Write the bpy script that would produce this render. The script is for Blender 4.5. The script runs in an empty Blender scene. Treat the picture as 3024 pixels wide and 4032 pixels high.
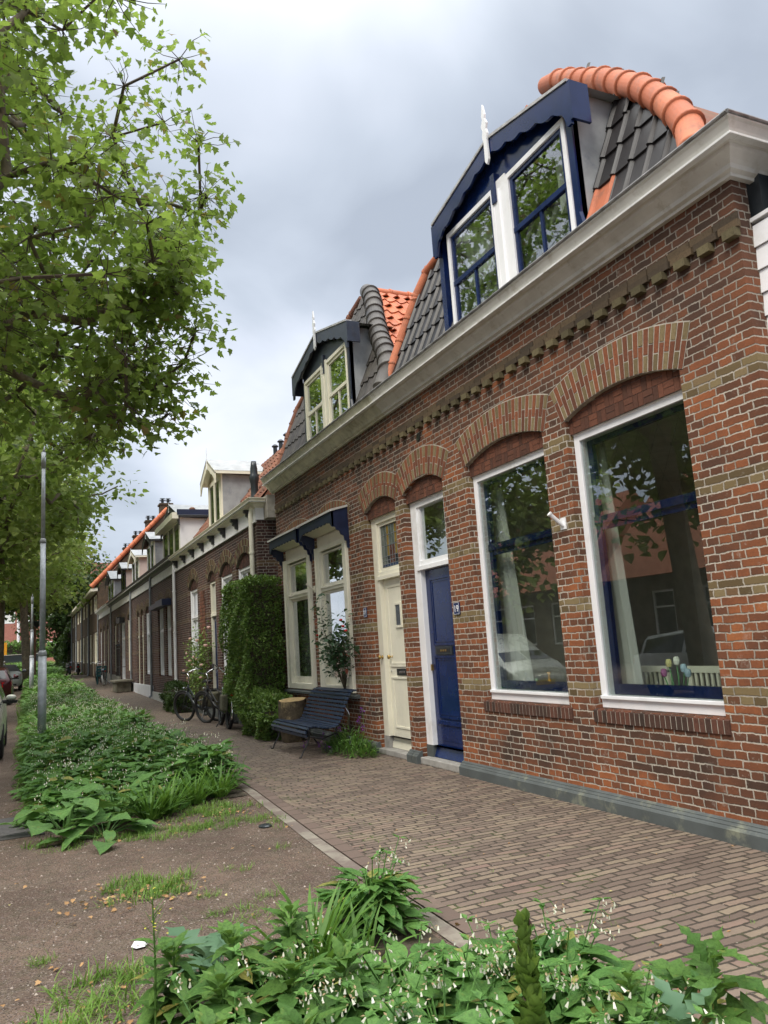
import bpy, math, random
import numpy as np
from mathutils import Vector, Matrix
R0 = random.Random(7); NR = np.random.RandomState(11)
PI = math.pi
scene = bpy.context.scene
# ---------------------------------------------------------------- camera
YAW, PITCH, ROLL, FPX = math.radians(25.08), math.radians(9.442), math.radians(-3.839), 3053.54
CAMZ = 1.6
fw = Vector((math.sin(YAW)*math.cos(PITCH), math.cos(YAW)*math.cos(PITCH), math.sin(PITCH)))
rt = Vector((math.cos(YAW), -math.sin(YAW), 0)); up = rt.cross(fw)
r2 = math.cos(ROLL)*rt + math.sin(ROLL)*up; u2 = -math.sin(ROLL)*rt + math.cos(ROLL)*up
cd = bpy.data.cameras.new('camera'); cam = bpy.data.objects.new('camera', cd)
scene.collection.objects.link(cam); scene.camera = cam
m = Matrix((r2, u2, -fw)).transposed().to_4x4(); m.translation = Vector((0, 0, CAMZ)); cam.matrix_world = m
cd.sensor_fit = 'HORIZONTAL'; cd.sensor_width = 36; cd.lens = 36*FPX/3024; cd.clip_start = 0.05; cd.clip_end = 1500
# ---------------------------------------------------------------- world, sun, exposure
SUN_EL, SUN_AZ = 48, 235      # degrees; azimuth from +Y clockwise: light comes from the left and behind
w = bpy.data.worlds.new("World"); scene.world = w; w.use_nodes = True
nt = w.node_tree; nt.nodes.clear()
def N(t, typ, **k):
    n = t.nodes.new(typ)
    for a, b in k.items(): setattr(n, a, b)
    return n
out = N(nt, 'ShaderNodeOutputWorld'); bg = N(nt, 'ShaderNodeBackground'); bg.inputs[1].default_value = 0.1
nt.links.new(bg.outputs[0], out.inputs[0])
sky = N(nt, 'ShaderNodeTexSky', sky_type='NISHITA', sun_disc=False); sky.sun_elevation = math.radians(SUN_EL); sky.sun_rotation = math.radians(SUN_AZ)
tc = N(nt, 'ShaderNodeTexCoord'); sep = N(nt, 'ShaderNodeSeparateXYZ'); nt.links.new(tc.outputs['Generated'], sep.inputs[0])
def WM(op, a, b=None, c=None, clamp=False):
    n = N(nt, 'ShaderNodeMath', operation=op, use_clamp=clamp)
    for i, v in enumerate((a, b, c)):
        if v is None: continue
        if isinstance(v, (int, float)): n.inputs[i].default_value = v
        else: nt.links.new(v, n.inputs[i])
    return n.outputs[0]
zz = WM('ADD', WM('MAXIMUM', sep.outputs[2], 0.0), 0.35)
cmb = N(nt, 'ShaderNodeCombineXYZ'); nt.links.new(WM('DIVIDE', sep.outputs[0], zz), cmb.inputs[0]); nt.links.new(WM('DIVIDE', sep.outputs[1], zz), cmb.inputs[1])
cmb.inputs[2].default_value = 2.6
def wnoise(sc, det, rough, off):
    mp = N(nt, 'ShaderNodeMapping'); mp.inputs['Location'].default_value = off; nt.links.new(cmb.outputs[0], mp.inputs[0])
    n = N(nt, 'ShaderNodeTexNoise'); n.inputs['Scale'].default_value = sc; n.inputs['Detail'].default_value = det; n.inputs['Roughness'].default_value = rough
    n.inputs['Distortion'].default_value = 0.35
    nt.links.new(mp.outputs[0], n.inputs['Vector']); return n.outputs['Fac']
c1 = wnoise(1.15, 4.0, 0.45, (0.3, 0.55, 0)); c2 = wnoise(2.6, 5.0, 0.5, (4.2, 1.7, 0))
cf = WM('ADD', WM('MULTIPLY', c1, 0.72), WM('MULTIPLY', c2, 0.28))
rmp = N(nt, 'ShaderNodeValToRGB'); nt.links.new(cf, rmp.inputs[0])
e = rmp.color_ramp.elements; e[0].position = 0.40; e[0].color = (2.55, 2.85, 3.35, 1); e[1].position = 0.64; e[1].color = (5.6, 5.75, 6.2, 1)
x = rmp.color_ramp.elements.new(0.47); x.color = (3.3, 3.65, 4.2, 1)
x = rmp.color_ramp.elements.new(0.55); x.color = (4.4, 4.7, 5.3, 1)
# the overcast is brightest overhead
ov = WM('MAXIMUM', WM('SUBTRACT', sep.outputs[2], 0.58), 0.0); ov = WM('ADD', WM('MULTIPLY', WM('MULTIPLY', ov, ov), 34.0), 1.0)
vm = N(nt, 'ShaderNodeVectorMath', operation='SCALE'); nt.links.new(rmp.outputs[0], vm.inputs[0]); nt.links.new(ov, vm.inputs['Scale'])
mx = N(nt, 'ShaderNodeMix', data_type='RGBA'); mx.inputs[0].default_value = 0.93
wr_ = N(nt, 'ShaderNodeMix', data_type='RGBA', blend_type='MULTIPLY'); wr_.inputs[7].default_value = (1, .93, .81, 1); nt.links.new(WM('MULTIPLY', WM('SUBTRACT', ov, 1.0), 1.0, clamp=True), wr_.inputs[0]); nt.links.new(vm.outputs[0], wr_.inputs[6])
nt.links.new(sky.outputs[0], mx.inputs[6]); nt.links.new(wr_.outputs[2], mx.inputs[7]); nt.links.new(mx.outputs[2], bg.inputs[0])
sl = bpy.data.lights.new('sun', 'SUN'); sl.energy = 1.5; sl.angle = math.radians(25); sl.color = (1, 0.93, 0.82)
so = bpy.data.objects.new('sun', sl); scene.collection.objects.link(so)
az = math.radians(SUN_AZ); el = math.radians(SUN_EL)
so.rotation_euler = Vector((math.sin(az)*math.cos(el), math.cos(az)*math.cos(el), math.sin(el))).to_track_quat('Z', 'Y').to_euler()
scene.view_settings.view_transform = 'Standard'; scene.view_settings.look = 'None'; scene.view_settings.exposure = 1.03; scene.view_settings.gamma = 1
scene.cycles.max_bounces = 6; scene.cycles.transparent_max_bounces = 12; scene.cycles.caustics_reflective = False; scene.cycles.caustics_refractive = False

# ---------------------------------------------------------------- object helpers
COL = scene.collection
def tagp(o, label=None, cat=None, group=None, kind=None):
    if label: o['label'] = label
    if cat: o['category'] = cat
    if group: o['group'] = group
    if kind: o['kind'] = kind
    return o
def thing(name, label, cat, loc=(0, 0, 0), group=None):
    o = bpy.data.objects.new(name, None); o.location = loc; COL.objects.link(o); o.empty_display_size = 0.2
    return tagp(o, label, cat, group)
def wloc(o):
    v = Vector((0, 0, 0))
    while o is not None: v += o.location; o = o.parent
    return v
class MB:
    def __init__(s): s.v = []; s.f = []; s.m = []; s.n = 0
    def add(s, vs, fs, m=0):
        b = s.n; s.v.append(np.asarray(vs, dtype=np.float64).reshape(-1, 3)); s.n += len(s.v[-1])
        for f in fs: s.f.append([b+i for i in f]); s.m.append(m)
    def quad(s, a, b, c, d, m=0): s.add([a, b, c, d], [(0, 1, 2, 3)], m)
    def poly(s, pts, m=0): s.add(pts, [tuple(range(len(pts)))], m)
    def box(s, x0, x1, y0, y1, z0, z1, m=0):
        s.add([(x0,y0,z0),(x1,y0,z0),(x1,y1,z0),(x0,y1,z0),(x0,y0,z1),(x1,y0,z1),(x1,y1,z1),(x0,y1,z1)],
              [(3,2,1,0),(4,5,6,7),(0,1,5,4),(1,2,6,5),(2,3,7,6),(3,0,4,7)], m)
    def hexa(s, p, m=0):  # 8 pts: bottom 4, top 4
        s.add(p, [(3,2,1,0),(4,5,6,7),(0,1,5,4),(1,2,6,5),(2,3,7,6),(3,0,4,7)], m)
    def prism(s, pts, axis, a, b, m=0, caps=True):
        # pts 2D; axis 'x': (y,z), 'y': (x,z), 'z': (x,y)
        def P(p, t): return (t, p[0], p[1]) if axis == 'x' else ((p[0], t, p[1]) if axis == 'y' else (p[0], p[1], t))
        n = len(pts); vs = [P(p, a) for p in pts] + [P(p, b) for p in pts]
        fs = [(i, (i+1) % n, n+(i+1) % n, n+i) for i in range(n)]
        if caps: fs += [tuple(range(n-1, -1, -1)), tuple(range(n, 2*n))]
        s.add(vs, fs, m)
    def tube(s, pts, r, n=8, m=0, caps=True):
        pts = [Vector(p) for p in pts]; k = len(pts)
        if not hasattr(r, '__len__'): r = [r]*k
        vs = []; prev = None
        for i in range(k):
            d = (pts[min(i+1, k-1)]-pts[max(i-1, 0)])
            if d.length < 1e-9: d = Vector((0, 0, 1))
            d.normalize()
            if prev is None: a = d.cross(Vector((0, 0, 1)) if abs(d.z) < 0.9 else Vector((1, 0, 0))).normalized()
            else:
                a = prev - d*prev.dot(d)
                a = a.normalized() if a.length > 1e-6 else d.orthogonal().normalized()
            prev = a; b = d.cross(a)
            for j in range(n):
                t = 2*PI*j/n; q = pts[i]+(a*math.cos(t)+b*math.sin(t))*r[i]; vs.append(tuple(q))
        fs = [(i*n+j, i*n+(j+1) % n, (i+1)*n+(j+1) % n, (i+1)*n+j) for i in range(k-1) for j in range(n)]
        if caps: fs += [tuple(range(n-1, -1, -1)), tuple(range((k-1)*n, k*n))]
        s.add(vs, fs, m)
    def cyl(s, p0, p1, r, n=12, m=0): s.tube([p0, p1], r, n, m)
    def lathe(s, prof, c, n=16, m=0, axis=(0, 0, 1)):
        q = Vector((0, 0, 1)).rotation_difference(Vector(axis).normalized()); c = Vector(c)
        vs = []
        for r, z in prof:
            for j in range(n):
                t = 2*PI*j/n; vs.append(tuple(c + q @ Vector((r*math.cos(t), r*math.sin(t), z))))
        k = len(prof)
        fs = [(i*n+j, i*n+(j+1) % n, (i+1)*n+(j+1) % n, (i+1)*n+j) for i in range(k-1) for j in range(n)]
        fs += [tuple(range(n-1, -1, -1)), tuple(range((k-1)*n, k*n))]
        s.add(vs, fs, m)
    def torus(s, c, ax, R, r, n=28, k=8, m=0):
        q = Vector((0, 0, 1)).rotation_difference(Vector(ax).normalized()); c = Vector(c); vs = []
        for i in range(n):
            t = 2*PI*i/n
            for j in range(k):
                p = 2*PI*j/k; vs.append(tuple(c + q @ Vector(((R+r*math.cos(p))*math.cos(t), (R+r*math.cos(p))*math.sin(t), r*math.sin(p)))))
        s.add(vs, [(i*k+j, ((i+1) % n)*k+j, ((i+1) % n)*k+(j+1) % k, i*k+(j+1) % k) for i in range(n) for j in range(k)], m)
    def scatter(s, V, F, P, yaw, pitch, roll, sc, m=0):
        """copies of a unit shape (grows along +Y, face up +Z) at P"""
        V = np.asarray(V, float); P = np.asarray(P, float); n = len(P)
        if n == 0: return
        yaw, pitch, roll = [np.broadcast_to(np.asarray(a, float), (n,)) for a in (yaw, pitch, roll)]
        sc = np.broadcast_to(np.asarray(sc, float), (n,))
        X = V[None, :, :]*sc[:, None, None]
        x, y, z = X[..., 0], X[..., 1], X[..., 2]
        c, t = np.cos(roll)[:, None], np.sin(roll)[:, None]; x, z = x*c+z*t, -x*t+z*c
        c, t = np.cos(pitch)[:, None], np.sin(pitch)[:, None]; y, z = y*c-z*t, y*t+z*c
        c, t = np.cos(yaw)[:, None], np.sin(yaw)[:, None]; x, y = x*c-y*t, x*t+y*c
        A = np.stack([x, y, z], -1)+P[:, None, :]
        k = V.shape[0]; b = s.n; s.v.append(A.reshape(-1, 3)); s.n += n*k
        for i in range(n):
            o = b+i*k
            for f in F: s.f.append([o+j for j in f])
        s.m += [m]*(n*len(F))
    def build(s, name, mats, parent=None, smooth=False, label=None, bevel=0):
        me = bpy.data.meshes.new(name); V = np.concatenate(s.v) if s.v else np.zeros((0, 3))
        off = wloc(parent) if parent is not None else Vector((0, 0, 0))
        V = V - np.array(off)[None, :]
        cnt = np.array([len(f) for f in s.f], dtype=np.int32); li = np.concatenate([np.asarray(f, dtype=np.int32) for f in s.f]) if s.f else np.zeros(0, np.int32)
        me.vertices.add(len(V)); me.vertices.foreach_set('co', V.ravel()); me.loops.add(len(li)); me.loops.foreach_set('vertex_index', li)
        me.polygons.add(len(cnt)); me.polygons.foreach_set('loop_start', np.concatenate([[0], np.cumsum(cnt)[:-1]]).astype(np.int32) if len(cnt) else cnt)
        me.polygons.foreach_set('loop_total', cnt)
        if not isinstance(mats, (list, tuple)): mats = [mats]
        for q in mats: me.materials.append(q)
        me.polygons.foreach_set('material_index', np.asarray(s.m, dtype=np.int32))
        me.polygons.foreach_set('use_smooth', np.full(len(cnt), bool(smooth)))
        me.update(calc_edges=True); me.validate()
        o = bpy.data.objects.new(name, me); COL.objects.link(o)
        if parent is not None: o.parent = parent
        if label: o['label'] = label
        if bevel:
            b = o.modifiers.new('bevel', 'BEVEL'); b.width = bevel; b.segments = 2; b.limit_method = 'ANGLE'
        return o
def kids(o): return [c for c in bpy.data.objects if c.parent == o]
def copy_tree(root, loc, rotz=0, label=None, scale=None):
    allo = list(bpy.data.objects)
    r = root.copy(); COL.objects.link(r); r.location = loc; r.rotation_euler = (0, 0, rotz)
    if scale: r.scale = scale
    if label: r['label'] = label
    for ch in [c for c in allo if c.parent == root]:
        c = ch.copy(); COL.objects.link(c); c.parent = r
        for g in [q for q in allo if q.parent == ch]:
            d = g.copy(); COL.objects.link(d); d.parent = c
    return r
def text_mb(mb, txt, size, origin, ux, uy, th=0.002, m=0, align='CENTER'):
    cu = bpy.data.curves.new('t', 'FONT'); cu.body = txt; cu.size = size; cu.align_x = align; cu.extrude = th
    ob = bpy.data.objects.new('t', cu); COL.objects.link(ob)
    dg = bpy.context.evaluated_depsgraph_get(); me = bpy.data.meshes.new_from_object(ob.evaluated_get(dg))
    ux = Vector(ux); uy = Vector(uy); uz = ux.cross(uy); og = Vector(origin)
    vs = [tuple(og+ux*v.co.x+uy*v.co.y+uz*v.co.z) for v in me.vertices]
    mb.add(vs, [tuple(p.vertices) for p in me.polygons], m)
    bpy.data.objects.remove(ob); bpy.data.meshes.remove(me); bpy.data.curves.remove(cu)

# ---------------------------------------------------------------- materials
class T:
    def __init__(s, name):
        s.mat = bpy.data.materials.new(name); s.mat.use_nodes = True; s.t = s.mat.node_tree
        s.b = s.t.nodes['Principled BSDF']; s.out = s.t.nodes['Material Output']; s.pos = N(s.t, 'ShaderNodeNewGeometry').outputs['Position']
    def L(s, a, b): s.t.links.new(a, b)
    def put(s, sock, v):
        if v is None: return
        if isinstance(v, (int, float)): sock.default_value = v
        elif isinstance(v, (tuple, list)): sock.default_value = tuple(v)+((1,) if len(v) == 3 and sock.type == 'RGBA' else ())
        else: s.L(v, sock)
    def m(s, op, a, b=None, c=None, clamp=False):
        n = N(s.t, 'ShaderNodeMath', operation=op, use_clamp=clamp)
        for i, v in enumerate((a, b, c)): s.put(n.inputs[i], v)
        return n.outputs[0]
    def sep(s, v): n = N(s.t, 'ShaderNodeSeparateXYZ'); s.L(v, n.inputs[0]); return n.outputs
    def comb(s, x=0, y=0, z=0):
        n = N(s.t, 'ShaderNodeCombineXYZ')
        for i, v in enumerate((x, y, z)): s.put(n.inputs[i], v)
        return n.outputs[0]
    def noise(s, sc, det=3, rough=.55, vec=None, dist=0, col=False):
        n = N(s.t, 'ShaderNodeTexNoise'); n.inputs['Scale'].default_value = sc; n.inputs['Detail'].default_value = det
        n.inputs['Roughness'].default_value = rough; n.inputs['Distortion'].default_value = dist; s.L(vec or s.pos, n.inputs['Vector'])
        return n.outputs['Color' if col else 'Fac']
    def white(s, v): n = N(s.t, 'ShaderNodeTexWhiteNoise'); s.L(v, n.inputs['Vector']); return n.outputs['Value'], n.outputs['Color']
    def ramp(s, f, stops, interp='LINEAR'):
        n = N(s.t, 'ShaderNodeValToRGB'); n.color_ramp.interpolation = interp; e = n.color_ramp.elements
        while len(e) < len(stops): e.new(0.5)
        for q, (p, c) in zip(e, stops): q.position = p; q.color = (c if isinstance(c, tuple) else (c, c, c))+(1,)
        s.L(f, n.inputs[0]); return n.outputs[0]
    def mix(s, f, a, b, mode='MIX'):
        n = N(s.t, 'ShaderNodeMix', data_type='RGBA', blend_type=mode); s.put(n.inputs[0], f); s.put(n.inputs[6], a); s.put(n.inputs[7], b); return n.outputs[2]
    def sm(s, v, a, b):
        n = N(s.t, 'ShaderNodeMapRange', interpolation_type='SMOOTHSTEP'); s.put(n.inputs[0], v); n.inputs[1].default_value = a; n.inputs[2].default_value = b; return n.outputs[0]
    def bump(s, h, strength=.5, dist=.01):
        n = N(s.t, 'ShaderNodeBump'); n.inputs['Strength'].default_value = strength; n.inputs['Distance'].default_value = dist; s.L(h, n.inputs['Height']); s.L(n.outputs[0], s.b.inputs['Normal'])
    def fin(s, col=None, rough=None, metal=None, spec=None):
        if col is not None: s.put(s.b.inputs['Base Color'], col)
        if rough is not None: s.put(s.b.inputs['Roughness'], rough)
        if metal is not None: s.b.inputs['Metallic'].default_value = metal
        if spec is not None: s.b.inputs['Specular IOR Level'].default_value = spec
        return s.mat
def plain(name, c, rough=.5, metal=0, var=.12, sc=6, bump=0, bsc=60, dirt=None, dsc=2.5, spec=None, streak=False):
    t = T(name); n = t.noise(sc, 4)
    vec = None
    if streak:
        p = t.sep(t.pos); vec = t.comb(t.m('MULTIPLY', p[0], 6), t.m('MULTIPLY', p[1], 6), t.m('MULTIPLY', p[2], .7)); n = t.noise(sc, 4, vec=vec)
    col = t.mix(t.sm(n, .3, .7), tuple(a*(1-var) for a in c), tuple(min(1, a*(1+var)) for a in c))
    if dirt:
        d = t.sm(t.noise(dsc, 6, .7), .52, .72); col = t.mix(d, col, dirt)
    if bump: t.bump(t.noise(bsc, 3), bump, .004)
    r = t.m('ADD', t.m('MULTIPLY', n, .15), rough-.07)
    return t.fin(col, r, metal, spec)
def sheer(name, c, tr):
    t = T(name); t.fin(c, .9); a = N(t.t, 'ShaderNodeBsdfTransparent'); ms = N(t.t, 'ShaderNodeMixShader'); ms.inputs[0].default_value = tr
    tl = N(t.t, 'ShaderNodeBsdfTranslucent'); tl.inputs[0].default_value = c+(1,); m2 = N(t.t, 'ShaderNodeMixShader'); m2.inputs[0].default_value = .4
    t.L(t.b.outputs[0], m2.inputs[1]); t.L(tl.outputs[0], m2.inputs[2]); t.L(m2.outputs[0], ms.inputs[1]); t.L(a.outputs[0], ms.inputs[2]); t.L(ms.outputs[0], t.out.inputs[0]); return t.mat
def brick_mat(name, ramp_stops, yellow=True, ys=1.0, mort=(.45, .405, .34), mort_hi=(.24, .205, .17), h=.065, z0=0.0, dark=0.35, topz=3.7, ofs=0.0, fixed=None):
    t = T(name); p = t.sep(t.pos)
    dn = t.noise(9, 2, .6, col=True); dd = t.sep(dn)
    dn2 = t.noise(38, 2, .6, col=True); d2 = t.sep(dn2)
    wob = lambda a, b: t.m('ADD', t.m('MULTIPLY', t.m('SUBTRACT', a, .5), .020), t.m('MULTIPLY', t.m('SUBTRACT', b, .5), .015))
    u = t.m('ADD', t.m('ADD', t.m('ADD', p[0], p[1]), 40+ofs), wob(dd[0], d2[0])); v = t.m('ADD', t.m('ADD', p[2], 13*h*0+2*h*10-z0), wob(dd[1], d2[1]))
    q = t.m('DIVIDE', v, h); row = t.m('FLOOR', q); par = t.m('MODULO', row, 2)
    wdt = t.m('ADD', .232, t.m('MULTIPLY', par, -.116))
    rj, _ = t.white(t.comb(row, 3.1, 0)); off = t.m('ADD', t.m('MULTIPLY', par, .058), t.m('MULTIPLY', rj, .02))
    uu = t.m('DIVIDE', t.m('ADD', u, off), wdt); col_i = t.m('FLOOR', uu)
    fu = t.m('MULTIPLY', t.m('FRACT', uu), wdt); fv = t.m('MULTIPLY', t.m('FRACT', q), h)
    eu = t.m('MINIMUM', fu, t.m('SUBTRACT', wdt, fu)); ev = t.m('MINIMUM', fv, t.m('SUBTRACT', h, fv))
    ed = t.m('MINIMUM', eu, ev)
    solid = t.sm(ed, .0036, .0080)
    r1, rc = t.white(t.comb(col_i, row, 1.7)); rcs = t.sep(rc)
    big = t.noise(.75, 3, .6); med = t.noise(2.6, 3)
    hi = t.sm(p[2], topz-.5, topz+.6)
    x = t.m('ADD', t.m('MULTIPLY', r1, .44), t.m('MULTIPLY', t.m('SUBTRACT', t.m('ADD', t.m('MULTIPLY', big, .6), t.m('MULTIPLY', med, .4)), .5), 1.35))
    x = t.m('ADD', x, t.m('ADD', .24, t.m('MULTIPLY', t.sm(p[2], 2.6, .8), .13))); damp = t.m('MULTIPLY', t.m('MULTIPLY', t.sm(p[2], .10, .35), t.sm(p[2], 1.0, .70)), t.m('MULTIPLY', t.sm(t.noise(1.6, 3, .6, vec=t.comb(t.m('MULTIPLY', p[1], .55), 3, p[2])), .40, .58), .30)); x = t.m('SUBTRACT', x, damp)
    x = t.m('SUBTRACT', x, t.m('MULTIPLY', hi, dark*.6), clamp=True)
    c = t.ramp(x, ramp_stops)
    tex = t.noise(55, 3, .7); c = t.mix(t.m('MULTIPLY', t.sm(tex, .35, .75), .5), c, t.mix(.55, c, (.05, .03, .025)))
    c = t.mix(t.m('MULTIPLY', t.sm(t.noise(5, 5, .75), .60, .72), .35), c, (.42, .36, .31))
    if yellow:
        mm = t.m('MODULO', t.m('ADD', row, -20-15+24), 12)  # rows 15,16 +12k above the pavement
        ym = t.m('MULTIPLY', t.m('LESS_THAN', mm, 1.5), t.m('MULTIPLY', t.m('GREATER_THAN', p[2], .94), t.m('LESS_THAN', p[2], 3.49)))
        yc = t.ramp(rcs[0], [(0, (.10, .068, .034)), (.45, (.175, .125, .060)), (.85, (.23, .175, .090)), (1, (.13, .055, .030))])
        yc = t.mix(t.m('MULTIPLY', t.sm(tex, .4, .8), .4), yc, (.12, .10, .05)); c = t.mix(t.m('MULTIPLY', ym, ys), c, yc)
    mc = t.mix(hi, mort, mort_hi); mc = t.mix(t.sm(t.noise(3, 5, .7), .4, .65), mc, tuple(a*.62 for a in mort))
    smear = t.m('MULTIPLY', t.sm(t.noise(14, 4, .7), .62, .70), t.m('SUBTRACT', 1, hi)); solid2 = t.m('MULTIPLY', solid, t.m('SUBTRACT', 1, t.m('MULTIPLY', smear, .35)))
    col = t.mix(solid2, mc, c)
    hgt = t.m('ADD', t.m('ADD', solid, t.m('MULTIPLY', t.noise(90, 3), .35)), t.m('MULTIPLY', rcs[1], .35)); t.bump(hgt, .85, .007)
    return t.fin(col, .88, spec=.3)
RED = [(0, (.048, .031, .023)), (.20, (.082, .042, .028)), (.40, (.140, .057, .031)), (.60, (.215, .077, .035)), (.80, (.30, .102, .040)), (1, (.40, .150, .052))]
DRK = [(0, (.026, .016, .015)), (.3, (.055, .027, .023)), (.6, (.095, .040, .030)), (1, (.16, .065, .04))]
BR = [(0, (.05, .035, .022)), (.5, (.10, .065, .038)), (1, (.15, .10, .06))]
M = {}
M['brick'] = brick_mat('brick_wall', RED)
M['brick_dark'] = brick_mat('dark_brick_wall', DRK, yellow=True, ys=.35, mort=(.30, .27, .24), mort_hi=(.2, .18, .16))
M['brick_grey'] = brick_mat('grey_brown_brick', BR, yellow=False, mort=(.14, .115, .09), mort_hi=(.14, .115, .09))
M['brick_sal'] = brick_mat('salmon_brick', [(0, (.42, .17, .13)), (1, (.50, .22, .17))], yellow=False, mort=(.48, .25, .2), mort_hi=(.48, .25, .2))
def vbrick(name, c0, c1):
    t = T(name); g = N(t.t, 'ShaderNodeNewGeometry'); r = g.outputs['Random Per Island']
    c = t.mix(r, c0, c1); c = t.mix(t.m('MULTIPLY', t.sm(t.noise(45, 4, .7), .4, .8), .55), c, tuple(a*.45 for a in c0)); t.bump(t.noise(90, 3), .5, .004)
    return t.fin(c, .88, spec=.3)
M['vred'] = vbrick('voussoir_red', (.12, .048, .030), (.25, .086, .040))
M['vyel'] = vbrick('voussoir_yellow', (.145, .107, .054), (.225, .172, .090))
M['vdark'] = vbrick('dark_rowlock', (.045, .030, .024), (.12, .050, .034))
M['vmoss'] = vbrick('mossy_brick', (.075, .065, .035), (.15, .125, .068))
M['mortar'] = plain('mortar', (.38, .345, .29), .9, var=.25, sc=12, bump=.4)
M['mortar_d'] = plain('dark_mortar', (.20, .17, .15), .9, var=.25, sc=12)
M['white'] = plain('white_paint', (.80, .81, .83), .35, var=.03, sc=3, dirt=(.62, .62, .6), dsc=1.2)
M['cream'] = plain('cream_paint', (.78, .75, .62), .38, var=.04, sc=3, dirt=(.62, .6, .48), dsc=1.4)
M['corn'] = plain('weathered_cornice_paint', (.56, .555, .52), .6, var=.08, sc=5, dirt=(.42, .40, .35), dsc=6, streak=False)
M['corn_c'] = plain('weathered_cream_cornice', (.50, .49, .39), .6, var=.16, sc=5, dirt=(.28, .26, .19), dsc=4)
M['fillet'] = plain('fillet_highlight_paint', (.66, .67, .66), .5, var=.1, sc=6, dirt=(.4, .39, .34), dsc=5)  # lighter than the cornice: a highlight put into the fillet's colour
M['blue'] = plain('dark_blue_gloss', (.006, .017, .078), .16, var=.15, sc=4)
M['blue2'] = plain('navy_canopy', (.012, .020, .055), .35, var=.2, sc=5)
M['navy_dull'] = plain('weathered_navy', (.018, .026, .045), .4, var=.3, sc=7, dirt=(.05, .05, .05), dsc=9)
M['bench'] = plain('bench_blue', (.009, .022, .055), .38, var=.3, sc=14, dirt=(.05, .06, .07), dsc=20)
M['plinth'] = plain('plinth_grey', (.080, .092, .092), .6, var=.12, sc=5, bump=.2, dirt=(.22, .23, .17), dsc=3.2)
M['stone'] = plain('doorstep_stone', (.30, .29, .27), .8, var=.15, sc=8, bump=.3, dirt=(.2, .19, .16))
M['zinc'] = plain('zinc_sheet', (.34, .355, .365), .5, .1, var=.14, sc=4, dirt=(.2, .22, .25), dsc=3)
M['lead'] = plain('lead_strip', (.42, .42, .42), .6, .2, var=.2, sc=12)
M['rust'] = plain('gutter_rim', (.20, .20, .20), .5, .3, var=.4, sc=9)
def tile_mat(name, c0, c1, rough, spec=.5, dirt=None):
    t = T(name); g = N(t.t, 'ShaderNodeNewGeometry'); c = t.mix(g.outputs['Random Per Island'], c0, c1)
    if dirt: c = t.mix(t.m('MULTIPLY', t.sm(t.noise(6, 5, .7), .45, .7), .7), c, dirt)
    t.bump(t.noise(70, 2), .15, .003); return t.fin(c, t.m('ADD', rough, t.m('MULTIPLY', t.noise(9, 3), .15)), spec=spec)
M['tdark'] = tile_mat('dark_glazed_tile', (.010, .0095, .010), (.021, .019, .020), .36, .35)
M['tdark2'] = tile_mat('dark_brown_tile', (.03, .027, .026), (.06, .052, .047), .45, dirt=(.09, .085, .07))
M['torange'] = tile_mat('orange_clay_tile', (.42, .10, .035), (.54, .155, .06), .55, dirt=(.35, .13, .07))
M['thip'] = tile_mat('terracotta_hip_tile', (.38, .11, .052), (.50, .165, .085), .65, .35, dirt=(.20, .095, .065))
M['told'] = tile_mat('old_brown_tile', (.12, .05, .035), (.24, .095, .055), .8, dirt=(.10, .09, .055))
M['tred'] = tile_mat('red_clay_tile', (.40, .10, .045), (.52, .15, .07), .7, dirt=(.22, .10, .06))
M['anth'] = plain('anthracite_metal', (.035, .042, .048), .3, .3, var=.1)
M['black'] = plain('black_paint', (.012, .012, .013), .35, var=.2)
M['steel'] = plain('galvanised_steel', (.40, .43, .46), .5, .45, var=.16, sc=9, dirt=(.5, .53, .55), dsc=14)
M['pipeg'] = plain('grey_downpipe', (.22, .24, .26), .5, .3, var=.15)
M['inter'] = plain('room_wall', (.60, .57, .50), .9, var=.1)
M['floorw'] = plain('room_floor', (.10, .06, .035), .5)
M['curtain'] = sheer('sheer_curtain', (.82, .82, .78), .15)
M['lace'] = plain('pale_blind', (.72, .74, .70), .8, var=.05)
M['brass'] = plain('brass', (.45, .30, .10), .35, .9, var=.2, sc=20)
M['chrome'] = plain('chrome', (.7, .7, .72), .15, 1, var=.05)
M['rubber'] = plain('rubber', (.018, .018, .018), .75, var=.2)
M['tyrew'] = plain('white_tyre', (.7, .7, .68), .6)
M['redl'] = plain('red_lens', (.5, .012, .012), .15, var=.1)
M['wood'] = plain('sawn_wood', (.42, .29, .13), .8, var=.3, sc=14, dirt=(.12, .08, .05), dsc=7, bump=.5)
M['bark'] = plain('plane_tree_bark', (.13, .105, .07), .9, var=.35, sc=7, bump=.7, bsc=25, dirt=(.20, .19, .12), dsc=5)
M['barkd'] = plain('twig_bark', (.075, .058, .042), .9, var=.3, sc=9)
M['stumpb'] = plain('stump_bark', (.10, .075, .045), .9, var=.4, sc=12, bump=.8, bsc=18, dirt=(.42, .32, .16), dsc=4)
M['conc'] = plain('concrete', (.33, .31, .27), .85, var=.15, sc=7, bump=.3, dirt=(.2, .18, .14))
M['concm'] = plain('mossy_concrete', (.13, .12, .09), .9, var=.3, sc=6, bump=.4, dirt=(.08, .085, .045))
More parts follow.
